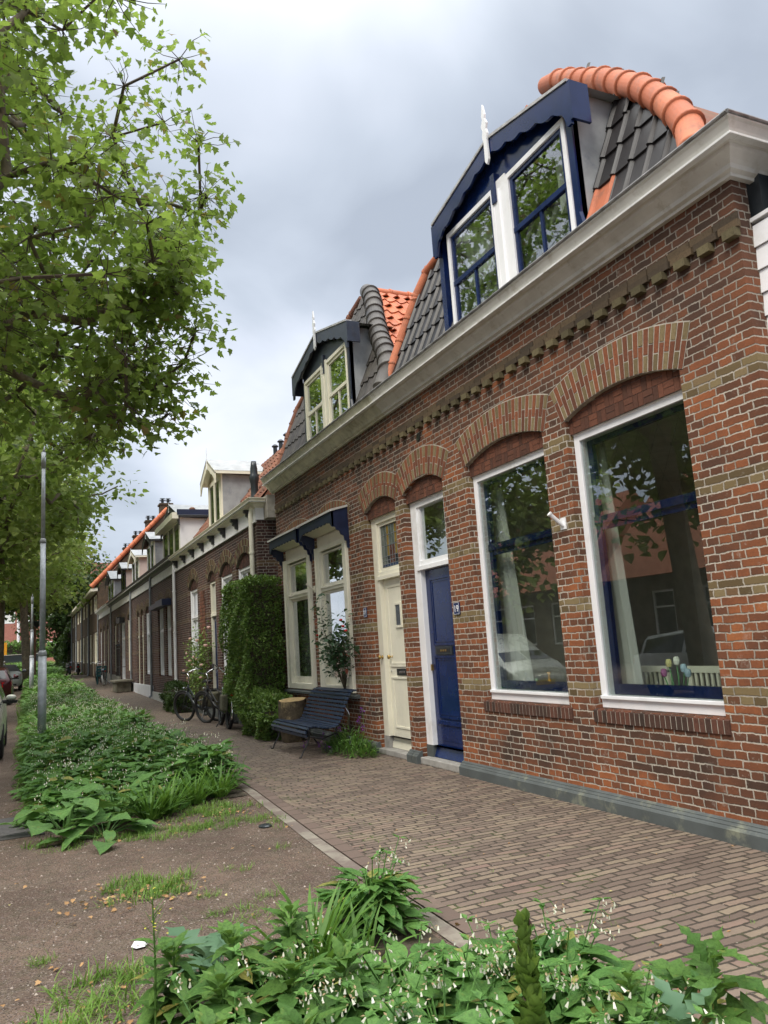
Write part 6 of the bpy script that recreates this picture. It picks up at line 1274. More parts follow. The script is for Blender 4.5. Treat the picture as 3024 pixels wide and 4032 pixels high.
pA = ell(520, (-1.9, 11.2, 8.0), (3.85, 4.3, 5.2), 3, .30, lambda q: q[2] > 5.4-.62*max(0, q[0]) and q[1] > 6.6 and q[0] > -5.0 and (q[2] < 12.0 or _kr.rand() < .2) and rgk(q), bump=.6)
_e = np.random.RandomState(21); pA = np.concatenate([pA, np.stack([_e.uniform(1.3, 2.15, 20), _e.uniform(9.8, 12.0, 20), _e.uniform(4.7, 7.0, 20)], 1), np.stack([_e.uniform(1.9, 2.6, 5), _e.uniform(10, 12.0, 5), _e.uniform(8.3, 9.6, 5)], 1)])
tree('big plane tree whose thin leafy branches reach over the lamp post', (-2.0, 11.0), 5.0, pA, .24, 35000, .122, 'lplane', PAL, .30, (.15, .3), 4)
pB = ell(300, (-1.5, 26.0, 8.4), (4.2, 5.6, 5.3), 8, .45, lambda q: q[2] > 3.9)
tree('second plane tree in the row, behind the nearer lamp post', (-2.2, 27.0), 4.5, pB, .25, 22000, .19, 'lplane2', PALQ, .48, (.3, 0), 9, twig=False)
pC = ell(260, (-1.5, 44.0, 9.3), (4.6, 6.5, 5.6), 12, .45, lambda q: q[2] > 5.3)
tree('third plane tree with its bare trunk rising over the parked cars', (-1.35, 46.0), 6.0, pC, .27, 17000, .25, 'lplane2', PALQ, .60, (.1, 0), 13, twig=False)
pD = ell(230, (-1.2, 63.0, 10.5), (4.9, 8.0, 6.0), 16, .45, lambda q: q[2] > 6.3)
tree('fourth plane tree with a thick mottled trunk just behind the slim lamp post', (.12, 61.0), 6.3, pD, .27, 14000, .33, 'lplane2', PALQ, .8, (-.3, 0), 17, twig=False)
for i, (x_, y_, z_, r_, lab) in enumerate([(.6, 84, 9.5, 4.8, 'dark leafy tree beyond the fourth plane tree'), (5.0, 101, 9, 5.2, 'dark leafy tree over the end of the path'), (-6.5, 84, 10.5, 6.0, 'leafy tree across the street behind the white estate car'), (-8, 60, 10, 5.5, 'tree across the street level with the silver convertible')]):
    p_ = ell(150, (x_, y_, z_), (r_, r_, r_*.95), 30+i, .5, lambda q: q[2] > (4.2, 4.0, 7.6, 6.2)[i] if i != 0 else q[2] > 7.2)
    tree(lab, (x_, y_), 6.2, p_, .25, 9000, .38, 'lplane2' if i > 1 else 'ldark', PALQ, .95, (0, 0), 40+i, group='trees at the far end', name='broadleaf_tree', twig=False)
for i, (x_, y_) in enumerate([(-7.5, 14), (-8.0, 26)]):
    p_ = ell(110, (x_, y_, 8), (3.6, 4.0, 4), 50+i, .5); tree(['street tree across the road mirrored in the windows', 'farther street tree across the road'][i], (x_, y_), 4, p_, .2, 6500, .30, 'lplane2', PALQ, .8, (0, 0), 60+i, group='trees across the road', name='broadleaf_tree', twig=False)

# ================================================================ hedges and shrubs
def leafy_box(name, label, cat, x0, x1, y0, y1, z0, z1, n, size, lm, bulge=.06, seed=1, group=None, dia=DIA, top_round=.0, taper=0):
    rg = np.random.RandomState(seed); h = thing(name, label, cat, ((x0+x1)/2, (y0+y1)/2, z0), group); dx, dy, dz = x1-x0, y1-y0, z1-z0
    A = np.array([dy*dz, dy*dz*.15, dx*dz, dx*dz*.4, dx*dy]); A = A/A.sum(); f = rg.choice(5, n, p=A); u_, v_ = rg.rand(n), rg.rand(n)
    X = np.where(f == 0, x0, np.where(f == 1, x1, x0+dx*u_)); Y = np.where(f == 2, y0, np.where(f == 3, y1, y0+dy*(np.where(f > 1, v_, u_)))); Z = np.where(f == 4, z1, z0+dz*np.where(f > 1, np.where(f == 4, 1, v_), v_))
    Y = np.where(f == 4, y0+dy*v_, Y); Y = np.where(f == 2, y0, np.where(f == 3, y1, Y)); 
    cx, cy = (x0+x1)/2, (y0+y1)/2
    bl = bulge*(np.sin(Y*5.1+Z*3.3+seed)+np.sin(X*6+Z*4.7)+.6*np.sin(Z*9+Y*8)); s_ = 1-taper*((Z-z0)/dz)
    nx = np.where(f == 0, -1, np.where(f == 1, 1, 0)); ny = np.where(f == 2, -1, np.where(f == 3, 1, 0)); nz = np.where(f == 4, 1, 0)
    if top_round:
        ex = np.minimum(np.abs(X-x0), np.abs(X-x1))/dx; ey = np.minimum(np.abs(Y-y0), np.abs(Y-y1))/dy; Z = Z-np.where(Z > z0+dz*.5, top_round*(1-np.minimum(1, 4*np.minimum(ex, ey)))**2*(Z-z0)/dz, 0)
    dep = -np.abs(rg.normal(0, .05, n)); P = np.stack([cx+(X-cx)*s_+nx*(bl+dep), cy+(Y-cy)*s_+ny*(bl+dep), Z+nz*(bl+dep)], 1)
    yaw = np.arctan2(-(nx+rg.normal(0, .7, n)), ny+rg.normal(0, .7, n)); pitch = rg.normal(.1, .6, n)+nz*.5
    m_ = MB(); m_.scatter(dia[0], dia[1], P, yaw, pitch, rg.normal(0, .6, n), size*rg.uniform(.6, 1.3, n)); m_.build('foliage', M[lm], h)
    c = MB(); i_ = .11; 
    k = 6; vs = []
    c.box(x0+i_, x1-i_, y0+i_, y1-i_, z0, z1-i_-top_round*.8); c.build('branches', M['barkd'], h); return h
leafy_box('hedge', 'tall clipped green hedge standing between the cream window and the bicycles', 'hedge', 3.90, 4.62, 14.95, 17.1, .35, 2.98, 26000, .058, 'lhedge', .038, 2, dia=DIA)
leafy_box('shrub', 'low rounded green shrub at the foot of the tall hedge beside the log sections', 'shrub', 3.84, 4.58, 13.75, 15.3, 0, .80, 8500, .062, 'lhedge', .05, 5, top_round=.35)
leafy_box('shrub', 'small dark green shrub at the foot of the white downpipe by the bicycles', 'shrub', 3.75, 4.35, 22.6, 24.6, 0, .80, 5000, .065, 'ldark', .04, 6, top_round=.3)
for i in range(5):
    y0 = 88.5+i*3.4; leafy_box('hedge', ['dark green tree-high hedge right after the last tall house', 'second dark green hedge bay after the tall house', 'third dark green hedge bay', 'fourth dark green hedge bay', 'last dark green hedge bay before the terrace'][i], 'hedge', 3.9-.1*i, 6.4, y0, y0+3.2, .6, 5.6-.25*i, 3800, .28, 'ldark', .14, 20+i, 'dark hedges past the last house', top_round=.8)
leafy_box('hedge', 'light green hedge on top of the low dark wall at the far end', 'hedge', -16, 2.4, 126.8, 128.4, 3.0, 4.9, 5000, .34, 'lcomf', .2, 31)
leafy_box('shrub', 'light green bush behind the far lamp posts', 'shrub', 2.8, 4.6, 125.5, 127, 2.5, 4.6, 1200, .3, 'lcomf', .2, 32, top_round=.5)

# ================================================================ planting beds
def bedR(y): return 2.38 if y > 9.4 else 2.38-.9*(9.4-y)
t = T('bed_soil'); c = t.mix(t.sm(t.noise(8, 4, .7), .35, .7), (.045, .035, .025), (.09, .075, .05)); t.bump(t.noise(30, 3), .8, .02); M['soil'] = t.fin(c, .95)
g = MB(); strip(g, lambda y: .12-.02*(y-9)*(y < 30)*.3, lambda y: kx(y)-.02, [9.0, 10, 12, 15, 20, 28, 35, 45, 53, 62, 80, 100, 118], -.003); g.build('bed_ground', M['soil'])['kind'] = 'structure'
g = MB(); g.poly([(.42, 3.9, -.006), (.25, 2.6, -.006), (.3, 1.2, -.006), (2.0, 1.2, -.006), (2.05, 4.25, -.006), (1.6, 4.55, -.006), (.9, 4.3, -.006)]); g.build('front_bed_ground', M['soil'])['kind'] = 'structure'
def zgv(Y): return np.array([zg(float(a)) for a in Y])
def bedbase(x, y):   # height of the leafy mass
    e = np.minimum(1, np.minimum((x-.05)/.30, (2.50-x)/.35)); e = np.clip(e, .12, 1); f = np.clip((y-8.6)/1.3, .25, 1)
    return (.33+.11*np.sin(x*2.1+y*.9)+.07*np.sin(y*2.7-x*3))*np.sqrt(e)*f
def plants(mb, cx, cy, h, rad, nl, size, shapes, seed, rise=(.2, 1.1)):
    rg = np.random.RandomState(seed); n = len(cx); idx = np.repeat(np.arange(n), nl); K = n*nl; a = rg.uniform(0, 2*PI, K); lv = rg.rand(K)
    rr_ = rad[idx]*(.15+.55*(1-lv)+rg.uniform(0, .25, K)); X = cx[idx]+rr_*np.cos(a); Y = cy[idx]+rr_*np.sin(a); Z = zgv(cy)[idx]+h[idx]*(.25+.75*lv)
    yaw = a-PI/2+rg.normal(0, .25, K); pitch = rg.uniform(rise[0], rise[1], K)*(.35+.65*lv)-.15; sc = size*rg.uniform(.6, 1.25, K); S = rg.randint(0, len(shapes), K); P = np.stack([X, Y, Z], 1)
    for k in range(len(shapes)):
        q = S == k; mb.scatter(shapes[k][0], shapes[k][1], P[q], yaw[q], pitch[q], rg.normal(0, .25, q.sum()), sc[q])
def blooms(mb, P, rg, per=5, size=.022):
    """drooping clusters of little white bells on arching tips"""
    n = len(P); bell = (np.array([(.10, 0, 0), (-.05, 0, .09), (-.05, 0, -.09), (.27, .75, 0), (-.14, .75, .24), (-.14, .75, -.24)]), [(0, 1, 4, 3), (1, 2, 5, 4), (2, 0, 3, 5), (3, 4, 5)])
    Q = np.repeat(P, per, 0)+rg.normal(0, 1, (n*per, 3))*np.array([.028, .028, .018]); K = len(Q)
    mb.scatter(bell[0], bell[1], Q, rg.uniform(0, 6.28, K), rg.uniform(-1.5, -.8, K), 0, size*rg.uniform(.7, 1.2, K), 0)
    mb.scatter(DIA[0], DIA[1], Q+np.array([0, 0, .004]), rg.uniform(0, 6.28, K), rg.uniform(-.2, 1, K), 0, size*.8, 1)
rg = np.random.RandomState(77)
# near half of the long bed
def sample(n, y0, y1, p=1.0):
    y = y0+(y1-y0)*rg.rand(n)**p; x = rg.uniform(.08, 2.30, n)
    k = x < np.where(y < 9.6, 2.3-.9*(9.6-y)*1.0, 2.4); k &= y > 8.55+.55*np.abs(x-.9)*(x < .9)+(x > .9)*(x-.9)*.55; return x[k], y[k]
mb = MB(); x_, y_ = sample(900, 8.9, 17, 1.1); plants(mb, x_, y_, bedbase(x_, y_), np.full(len(x_), .19), 9, .185, COM, 1, (.0, .75)); mb.build('x', M['lcom']).name = 'comfrey_undergrowth'
bpy.data.objects['comfrey_undergrowth']['kind'] = 'stuff'
mb = MB(); x_, y_ = sample(1500, 16.5, 32, 1.2); plants(mb, x_, y_, bedbase(x_, y_)*1.05, np.full(len(x_), .20), 8, .17, LOW, 2)
x_ = rg.uniform(.1, 2.3, 2200); y_ = 32+38*rg.rand(2200)**1.3; plants(mb, x_, y_, bedbase(x_, y_)*1.1, np.full(len(x_), .24), 7, .24, LOW, 3)
x_ = rg.uniform(-1.2, 2.5, 1600); y_ = 68+45*rg.rand(1600); plants(mb, x_, y_, np.full(1600, .55), np.full(1600, .35), 6, .42, LOW, 4); mb.build('far_undergrowth', M['lcomf'])['kind'] = 'stuff'
mb = MB(); x_, y_ = sample(420, 9.0, 18); z_ = bedbase(x_, y_)+rg.uniform(.02, .20, len(x_)); blooms(mb, np.stack([x_, y_, z_], 1), rg, 3, .024)
x_ = rg.uniform(.1, 2.3, 1100); y_ = 17+26*rg.rand(1100)**1.1; z_ = bedbase(x_, y_)+.08+rg.uniform(.0, .12, 1100)+zgv(y_); blooms(mb, np.stack([x_, y_, z_], 1), rg, 2, .036); mb.build('flowering_undergrowth', [M['petal'], M['sepal']])['kind'] = 'stuff'
mb = MB(); x_ = rg.uniform(.1, 2.4, 700); y_ = rg.uniform(9.2, 20, 700); z_ = bedbase(x_, y_)
for a_, b_, c_ in zip(x_[:260], y_[:260], z_[:260]): mb.tube([(a_, b_, c_*.5), (a_+.02, b_, c_+.10), (a_+.05, b_-.02, c_+.16)], [.004, .003, .002], 3, caps=False)
mb.build('stalk_undergrowth', M['lcomf'])['kind'] = 'stuff'
# big burdock at the near end
def rosette(name, label, cat, c, n, size, shapes, mat, rise, h=.25, rad=.12, seed=1, stems=True, group=None, lift=.0):
    rg_ = np.random.RandomState(seed); t_ = thing(name, label, cat, (c[0], c[1], 0), group); a = rg_.uniform(0, 2*PI, n); L = MB(); S = MB(); lv = rg_.rand(n)
    r_ = rad*(.4+rg_.rand(n)*.9)*(1.2-lv*.7); P = np.stack([c[0]+r_*np.cos(a), c[1]+r_*np.sin(a), lift+h*(.2+.8*lv)], 1); sc = size*rg_.uniform(.65, 1.2, n); pt = rg_.uniform(rise[0], rise[1], n); sh = rg_.randint(0, len(shapes), n)
    for k in range(len(shapes)): q = sh == k; L.scatter(shapes[k][0], shapes[k][1], P[q], a[q]-PI/2+rg_.normal(0, .25, q.sum()), pt[q], rg_.normal(0, .2, q.sum()), sc[q])
    if stems:
        for p_ in P: S.tube([(c[0]+(p_[0]-c[0])*.2, c[1]+(p_[1]-c[1])*.2, 0), (c[0]+(p_[0]-c[0])*.7, c[1]+(p_[1]-c[1])*.7, p_[2]*.75), tuple(p_)], [.006, .005, .003], 5, caps=False)
        S.build('stems', M[mat], t_)
    L.build('leaves', M[mat], t_, smooth=True); return t_
rosette('burdock_plant', 'broad pale leaved burdock at the gravel corner of the long bed', 'plant', (.36, 8.50), 22, .30, BUR, 'lbur', (-.15, .6), .30, .30, 11, group='large leaved plants at the bed corner')
rosette('burdock_plant', 'lower trailing burdock leaves next to the drain slab', 'plant', (.68, 8.02), 20, .22, BUR, 'lbur', (-.2, .4), .14, .30, 12, group='large leaved plants at the bed corner')
rosette('burdock_plant', 'burdock leaves rising between the long bed and the strap leaved clumps', 'plant', (.86, 8.62), 15, .27, BUR, 'lbur', (.0, .7), .34, .26, 13, group='large leaved plants at the bed corner')
def blades(name, label, c, n, L_, seed, mat='liris', cat='plant', r_=.10, wide=1.0, group='strap leaved clumps'):
    rg_ = np.random.RandomState(seed); V = BLADE[0]*np.array([wide, 1, 1]); a = rg_.uniform(0, 2*PI, n); t_ = thing(name, label, cat, (c[0], c[1], 0), group); m_ = MB()
    m_.scatter(V, BLADE[1], np.stack([c[0]+r_*rg_.rand(n)*np.cos(a), c[1]+r_*rg_.rand(n)*np.sin(a), np.zeros(n)], 1), a-PI/2, rg_.uniform(.45, 1.4, n), rg_.normal(0, .2, n), L_*rg_.uniform(.6, 1.15, n)); m_.build('blades', M[mat], t_); return t_
for i, (a_, b_, lab) in enumerate([(1.15, 8.45, 'strap leaved clump beside the burdock'), (1.35, 8.62, 'second strap leaved clump in line from the burdock'), (1.70, 8.95, 'wide strap leaved clump at the bed front'), (2.0, 9.15, 'strap leaved clump next to the kerb')]): blades('strap_leaf_clump', lab, (a_, b_), 70, .42, 100+i)

# ---- foreground bed
def comfrey(label, c, n, size, h, rad, seed, fl=6, group='comfrey clumps in the front bed'):
    t_ = rosette('comfrey_plant', label, 'plant', c, n, size, COM, 'lcom', (-.25, .55), h, rad, seed, True, group); rg_ = np.random.RandomState(seed+500)
    if fl:
        F = MB(); St = MB(); P = []
        for k in range(fl):
            a = rg_.uniform(0, 6.28); r_ = rad*rg_.uniform(.3, 1.5); x_, y_ = c[0]+r_*math.cos(a), c[1]+r_*math.sin(a); z_ = h*1.05+rg_.uniform(.05, .16)
            St.tube([(c[0]+(x_-c[0])*.3, c[1]+(y_-c[1])*.3, h*.4), (x_, y_, z_), (x_+.03, y_-.03, z_+.01), (x_+.05, y_-.05, z_-.03)], [.004, .003, .002, .001], 4, caps=False); P.append((x_+.035, y_-.035, z_-.02)); P.append((x_+.01, y_-.01, z_-.01))
            St.scatter(DIA[0], DIA[1], [(x_, y_, z_)]*4, rg_.uniform(0, 6.28, 4), rg_.uniform(-.3, .6, 4), 0, .05)
        blooms(F, np.array(P), rg_, 3, .022); St.build('flower_stalks', M['lcom'], t_); F.build('flowers', [M['petal'], M['sepal']], t_)['kind'] = 'stuff'
    return t_
comfrey('separate round comfrey clump growing against the kerb', (1.80, 4.38), 210, .145, .27, .22, 21, 5)
FG = [(1.28, 3.05), (1.50, 3.30), (1.42, 2.82), (1.72, 3.05), (1.66, 2.62), (1.95, 2.75), (1.18, 3.45), (1.90, 3.15), (2.08, 3.00), (1.48, 2.35), (1.85, 2.30), (1.12, 2.70), (.98, 3.05), (.72, 3.15), (1.02, 3.42), (2.05, 2.55)]
LB = ['below the strap leaves', 'in the middle of the front bed', 'at the bottom edge of the view', 'beside the tall bract spike, toward the serrated plants', 'at the foot of the tall bract spike', 'beside the tall bract spike, toward the paving', 'behind the goldenrod like plants', 'on the kerb side of the front bed', 'spilling over the kerb', 'lowest in view under the tall bract spike', 'lowest in view by the paving', 'in front of the serrated plants', 'among the serrated plants', 'between the mustard weed and the serrated plants', 'under the strap leaves and the thistle', 'at the foot of the jagged leaved plants']
for i, (c_, l_) in enumerate(zip(FG, LB)): comfrey('white flowered comfrey clump '+l_, c_, 120, .165, .18+.03*(i % 3), .22, 200+i, 6)
def tallplant(label, c, h, n, size, seed, mat='ltall', shapes=TALL, name='leafy_plant', topn=10, group='serrated leaved plants in the front bed'):
    rg_ = np.random.RandomState(seed); t_ = thing(name, label, 'plant', (c[0], c[1], 0), group); S = MB(); S.tube([(c[0], c[1], 0), (c[0]+.01, c[1], h*.5), (c[0]+.015, c[1]-.01, h)], [.008, .007, .005], 7); S.build('stem', M[mat], t_)
    k = np.arange(n); z_ = .05+(h-.05)*(k/n)**.85; a = k*2.4+rg_.normal(0, .2, n); L = MB(); sc = size*(1.05-.55*(k/n)**2)*rg_.uniform(.8, 1.15, n); pt = np.where(k > n-topn, 1.0, .35)+rg_.normal(0, .18, n); sh = rg_.randint(0, len(shapes), n)
    P = np.stack([c[0]+.015*np.cos(a)+.01*z_/h, c[1]+.015*np.sin(a), z_], 1)
    for q_ in range(len(shapes)): q = sh == q_; L.scatter(shapes[q_][0], shapes[q_][1], P[q], a[q]-PI/2, pt[q], rg_.normal(0, .2, q.sum()), sc[q])
    L.build('leaves', M[mat], t_, smooth=True); return t_
TP = [(.58, 3.72, .36, .17), (.80, 3.55, .42, .19), (1.08, 3.62, .44, .17), (.70, 3.30, .34, .20), (.95, 3.20, .36, .20), (1.16, 3.18, .36, .19), (.60, 3.02, .30, .20), (.88, 2.85, .30, .20)]
TL = ['serrated plant next to the yellow flowered mustard weed', 'tall bright tipped serrated plant in front of the grey thistle', 'tall bright tipped serrated plant beside the strap leaves', 'broad serrated plant in the grass side of the front bed', 'serrated plant in the middle between two bright tipped ones', 'serrated plant bordering the comfrey', 'serrated plant at the lower grassy corner of the bed', 'serrated plant at the bottom edge']
for i, ((a_, b_, h_, s_), l_) in enumerate(zip(TP, TL)): tallplant(l_, (a_, b_), h_, 42, s_*.88, 300+i)
rosette('thistle_plant', 'grey green jagged leaved plant behind the serrated plants', 'plant', (.86, 4.05), 12, .24, THI, 'lsilver', (.2, 1.0), .20, .10, 41)
rosette('leafy_plant', 'low oval leaved plant beside the strap leaves', 'plant', (1.42, 4.35), 34, .085, COM, 'ltall', (.0, .8), .14, .16, 42)
blades('strap_leaf_clump', 'dark green strap leaved clump in the front bed', (1.30, 3.92), 60, .46, 120); blades('strap_leaf_clump', 'thinner strap leaves behind the front comfrey', (1.50, 3.85), 26, .32, 121)
# bracted flower spikes
def spike(label, c, z0, z1, r_, seed):
    rg_ = np.random.RandomState(seed); t_ = thing('acanthus_spike', label, 'plant', (c[0], c[1], 0), 'bracted flower spikes in the front bed'); S = MB(); S.tube([(c[0], c[1], 0), (c[0], c[1], z1)], [.010, .006], 8); S.build('stem', M['ltall'], t_)
    n = 150; k = np.arange(n); z_ = z0+(z1-z0)*(k/n); a = k*2.39996; B = MB(); P = np.stack([c[0]+.012*np.cos(a), c[1]+.012*np.sin(a), z_], 1); V, F = leaf_grid(4, .30, -.35, .5)
    B.scatter(V*np.array([1.5, 1, 1]), F, P, a-PI/2+rg_.normal(0, .25, n), .40+.75*(k/n)+rg_.normal(0, .2, n), rg_.normal(0, .3, n), r_*1.75*(1-.45*(k/n))*rg_.uniform(.6, 1.35, n)); B.build('bracts', M['bract'], t_, smooth=True)
M['bract'] = leafmat('bract', (.07, .13, .025), (.14, .22, .04), (.10, .04, .06), .25, .3, 30)
spike('tall pointed green bract spike standing in the middle of the front comfrey', (1.585, 2.47), .12, .61, .045, 1); tallplant('short upright leafy shoot beside the jagged leaved plants', (1.98, 2.45), .36, 30, .10, 351)
tallplant('tall jagged leaved plant standing over the paving bricks', (2.24, 2.30), .42, 16, .26, 341, 'ltall', THI, 'thistle_plant', 4, 'jagged leaved plants at the bottom right'); tallplant('lower grey green jagged leaved plant beside the taller one', (2.02, 2.22), .28, 14, .23, 342, 'lsilver', THI, 'thistle_plant', 4, 'jagged leaved plants at the bottom right')
ms = thing('mustard_plant', 'thin upright mustard weed with tiny yellow flowers', 'plant', (.50, 3.62, 0)); S = MB(); S.tube([(.50, 3.62, 0), (.50, 3.60, .35), (.49, 3.58, .60)], [.006, .005, .003], 6)
rg_ = np.random.RandomState(9)
for k in range(16): a = rg_.uniform(0, 6.28); z_ = .38+k*.013; S.tube([(.495, 3.59, z_), (.495+.05*math.cos(a), 3.59+.05*math.sin(a), z_+.05)], [.002, .001], 3)
S.build('stem', M['ltall'], ms); S = MB(); S.scatter(COM[0][0], COM[0][1], np.stack([np.full(12, .5), np.full(12, 3.6), np.linspace(.08, .42, 12)], 1), np.arange(12)*2.4, .5, 0, .10); S.build('leaves', M['ltall'], ms)
S = MB(); q = 16; S.scatter(DIA[0], DIA[1], np.stack([.495+rg_.normal(0, .04, q), 3.59+rg_.normal(0, .04, q), rg_.uniform(.45, .66, q)], 1), rg_.uniform(0, 6.28, q), rg_.uniform(0, 1, q), 0, .018); S.build('flowers', M['yelpet'], ms)

M['pebble'] = tile_mat('pebble', (.12, .09, .08), (.42, .36, .31), .85)
# ================================================================ grass, litter and pebbles
def grass_patch(mb, cx, cy, rx, ry, n, L_, rg_):
    a = rg_.uniform(0, 6.28, n); r_ = rg_.rand(n)**.6*(1+.25*np.sin(a*3+cx*9)+.2*np.sin(a*5+cy*7)); X = cx+rx*r_*np.cos(a); Y = cy+ry*r_*np.sin(a)
    if n > 60: k = (np.sin(X*11+cy*3)*np.sin(Y*13+cx)+.8*np.sin(X*23-Y*19)+rg_.normal(0, .45, n)) > -.25*(2-r_*1.4); X, Y = X[k], Y[k]; n = len(X)
    if n == 0: return
    mb.scatter(BLADE[0], BLADE[1], np.stack([X, Y, zgv(Y)-.012], 1), rg_.uniform(0, 6.28, n), rg_.uniform(.25, 1.35, n), 0, L_*rg_.uniform(.5, 1.2, n))
rg_ = np.random.RandomState(15); g = MB()
for (a_, b_, c_, d_, n_, l_) in [(.80, 6.1, .30, .28, 1300, .085), (.95, 5.85, .16, .10, 350, .07), (.55, 5.85, .16, .08, 160, .06), (1.25, 7.75, .8, .28, 2300, .07), (1.75, 8.45, .42, .40, 1900, .08), (1.7, 7.75, .5, .16, 600, .07), (2.12, 7.6, .16, .35, 420, .06), (.35, 8.05, .35, .12, 700, .09), (.15, 9.6, .16, .9, 1100, .10), (.05, 11.5, .13, 2.0, 1200, .10), (0, 16, .16, 4, 1600, .13), (-.02, 28, .22, 10, 2200, .2), (1.1, 5.6, .12, .06, 90, .06), (1.45, 6.1, .12, .1, 120, .06), (1.9, 6.5, .12, .10, 90, .05), (1.45, 5.35, .16, .06, 90, .06),
    (.28, 4.25, .25, .35, 700, .10), (.12, 3.9, .2, .3, 420, .12), (.45, 4.55, .2, .12, 350, .10), (.1, 5.0, .10, .06, 100, .06), (1.3, 5.0, .3, .10, 200, .06), (1.15, 5.2, .25, .06, 160, .07), (3.9, 70.3, .7, .8, 400, .3), (1.4, 90, 2.6, 18, 4000, .5), (.3, 120, 6, 4, 3000, .6), (-3, 100, 2.2, 20, 2500, .6)]: grass_patch(g, a_, b_, c_, d_, n_, l_, rg_)
for k in range(90):   # tufts in the joints of the paving
    y_ = 2.6+8*rg_.rand()**1.6; x_ = kx(y_)+.25+abs(rg_.normal(0, .45)); 
    if y_ < 3.6: x_ = 2.3+rg_.rand()*1.9
    grass_patch(g, x_, y_, .05, .015, 14, .035, rg_)
for k in range(26): grass_patch(g, 2.6+rg_.rand()*1.9, 9+rg_.rand()*14, .10, .03, 14, .05, rg_)
g.build('grass', M['lgrass'])['kind'] = 'stuff'
g = MB(); n = 460; X = rg_.uniform(-.3, 2.4, n); Y = 3.5+12*rg_.rand(n)**1.5; q = 150; X[:q] = np.clip(rg_.normal(.65, .25, q), -.2, 1.5); Y[:q] = rg_.normal(5.9, .16, q); X[q:q+110] = rg_.uniform(.3, 2.1, 110); Y[q:q+110] = rg_.normal(8.15, .2, 110); X[260:300] = rg_.uniform(-.1, .5, 40); Y[260:300] = rg_.normal(4.2, .3, 40)
g.scatter(PAL[0]*np.array([1, 1, .8]), PAL[1], np.stack([X, Y, rg_.uniform(.0, .012, n)], 1), rg_.uniform(0, 6.28, n), rg_.normal(0, .25, n), rg_.normal(0, .3, n), .024*rg_.uniform(.4, 1.5, n))
n = 160; X = rg_.uniform(2.6, 4.6, n); Y = 3+26*rg_.rand(n)**1.2; g.scatter(DIA[0], DIA[1], np.stack([X, Y, np.full(n, .006)+zgv(Y)], 1), rg_.uniform(0, 6.28, n), rg_.normal(0, .2, n), 0, .022*rg_.uniform(.4, 1.4, n)); g.build('leaf_litter', M['dleaf'])['kind'] = 'stuff'
g = MB(); n = 1500; X = rg_.uniform(-.4, 2.3, n); Y = 3.6+9*rg_.rand(n)**1.4; tet = (np.array([(-.5, -.4, 0), (.5, -.3, 0), (0, .5, 0), (.05, 0, .5)]), [(0, 1, 3), (1, 2, 3), (2, 0, 3)])
g.scatter(tet[0], tet[1], np.stack([X, Y, np.full(n, -.012)], 1), rg_.uniform(0, 6.28, n), 0, 0, .011*rg_.uniform(.5, 1.9, n)); g.build('gravel', M['pebble'])['kind'] = 'stuff'

pb = MB(); pb.add([(.60+(a_-.60)*.6, 4.92+(b_-4.92)*.6, c_*.8) for a_, b_, c_ in [(.52, 4.92, .0), (.60, 4.98, .0), (.68, 4.93, .0), (.64, 4.86, .0), (.56, 4.85, 0), (.55, 4.91, .035), (.61, 4.94, .028), (.65, 4.90, .02)]], [(0, 1, 6, 5), (1, 2, 7, 6), (2, 3, 7), (3, 4, 5, 7), (4, 0, 5), (5, 6, 7)]); tagp(pb.build('paper_scrap', M['white']), 'crumpled white paper scrap lying on the grit by the mustard weed', 'paper')
ds = MB(); ds.box(-.55, .18, 8.55, 9.7, -.008, -.002); tagp(ds.build('drain_slab', M['drain'])if 0 else ds.build('drain_slab', plain('ribbed_slab', (.075, .072, .072), .8, var=.3, sc=30, bump=.6)), 'dark ribbed inspection slab set in the grit beside the burdock', 'slab')
st = MB(); st.lathe([(.0, 0), (.06, 0), (.065, .01), (.05, .02), (0, .022)], (2.02, 7.35, -.01), 10); tagp(st.build('stone', M['anth']), 'flat dark stone lying in the grass by the kerb', 'stone')

# ================================================================ rose tree, lavender and climbing rose
rs = thing('rose_tree', 'standard rose tree with dark green leaves staked beside the bench', 'plant', (4.66, 11.75, 0)); S = MB(); rg_ = np.random.RandomState(19)
S.tube([(4.68, 11.80, 0), (4.66, 11.80, .45), (4.63, 11.80, .88)], [.022, .018, .020], 8); S.tube([(4.60, 11.95, 0), (4.52, 12.02, .72)], .010, 6); ends = []
for k in range(15):
    a = rg_.uniform(0, 6.28); u_ = rg_.uniform(.15, 1); p1 = (4.60+.08*math.cos(a), 11.80+.28*math.sin(a)*u_, 1.15+.15*u_); p2 = (4.53+.13*math.cos(a), 11.80+.70*math.sin(a)*u_, 1.40+.50*rg_.rand()); S.tube([(4.63, 11.80, .88), p1, p2], [.011, .007, .003], 5); ends.append(p2); ends.append(tuple((np.array(p1)+np.array(p2))/2))
p2 = (4.45, 12.25, 2.15); S.tube([(4.53, 12.05, 1.5), (4.47, 12.2, 1.85), p2], [.006, .005, .003], 5); ends += [p2, (4.47, 12.2, 1.9), (4.5, 12.1, 1.7)]; p3 = (4.5, 11.15, 1.9); S.tube([(4.53, 11.5, 1.5), p3], [.005, .003], 5); ends += [(4.5, 11.3, 1.72)]
S.build('stem', M['bark'], rs, smooth=True)
C = np.array(ends); w_ = rg_.choice(len(C), 900, p=None); P = C[w_]+rg_.normal(0, 1, (900, 3))*np.array([.07, .17, .14]); L = MB(); L.scatter(COM[2][0]*np.array([1.25, 1, 1]), COM[2][1], P, rg_.uniform(0, 6.28, 900), rg_.normal(-.1, .5, 900), rg_.normal(0, .4, 900), .085*rg_.uniform(.6, 1.25, 900)); L.build('foliage', M['lrose'], rs)
L = MB()
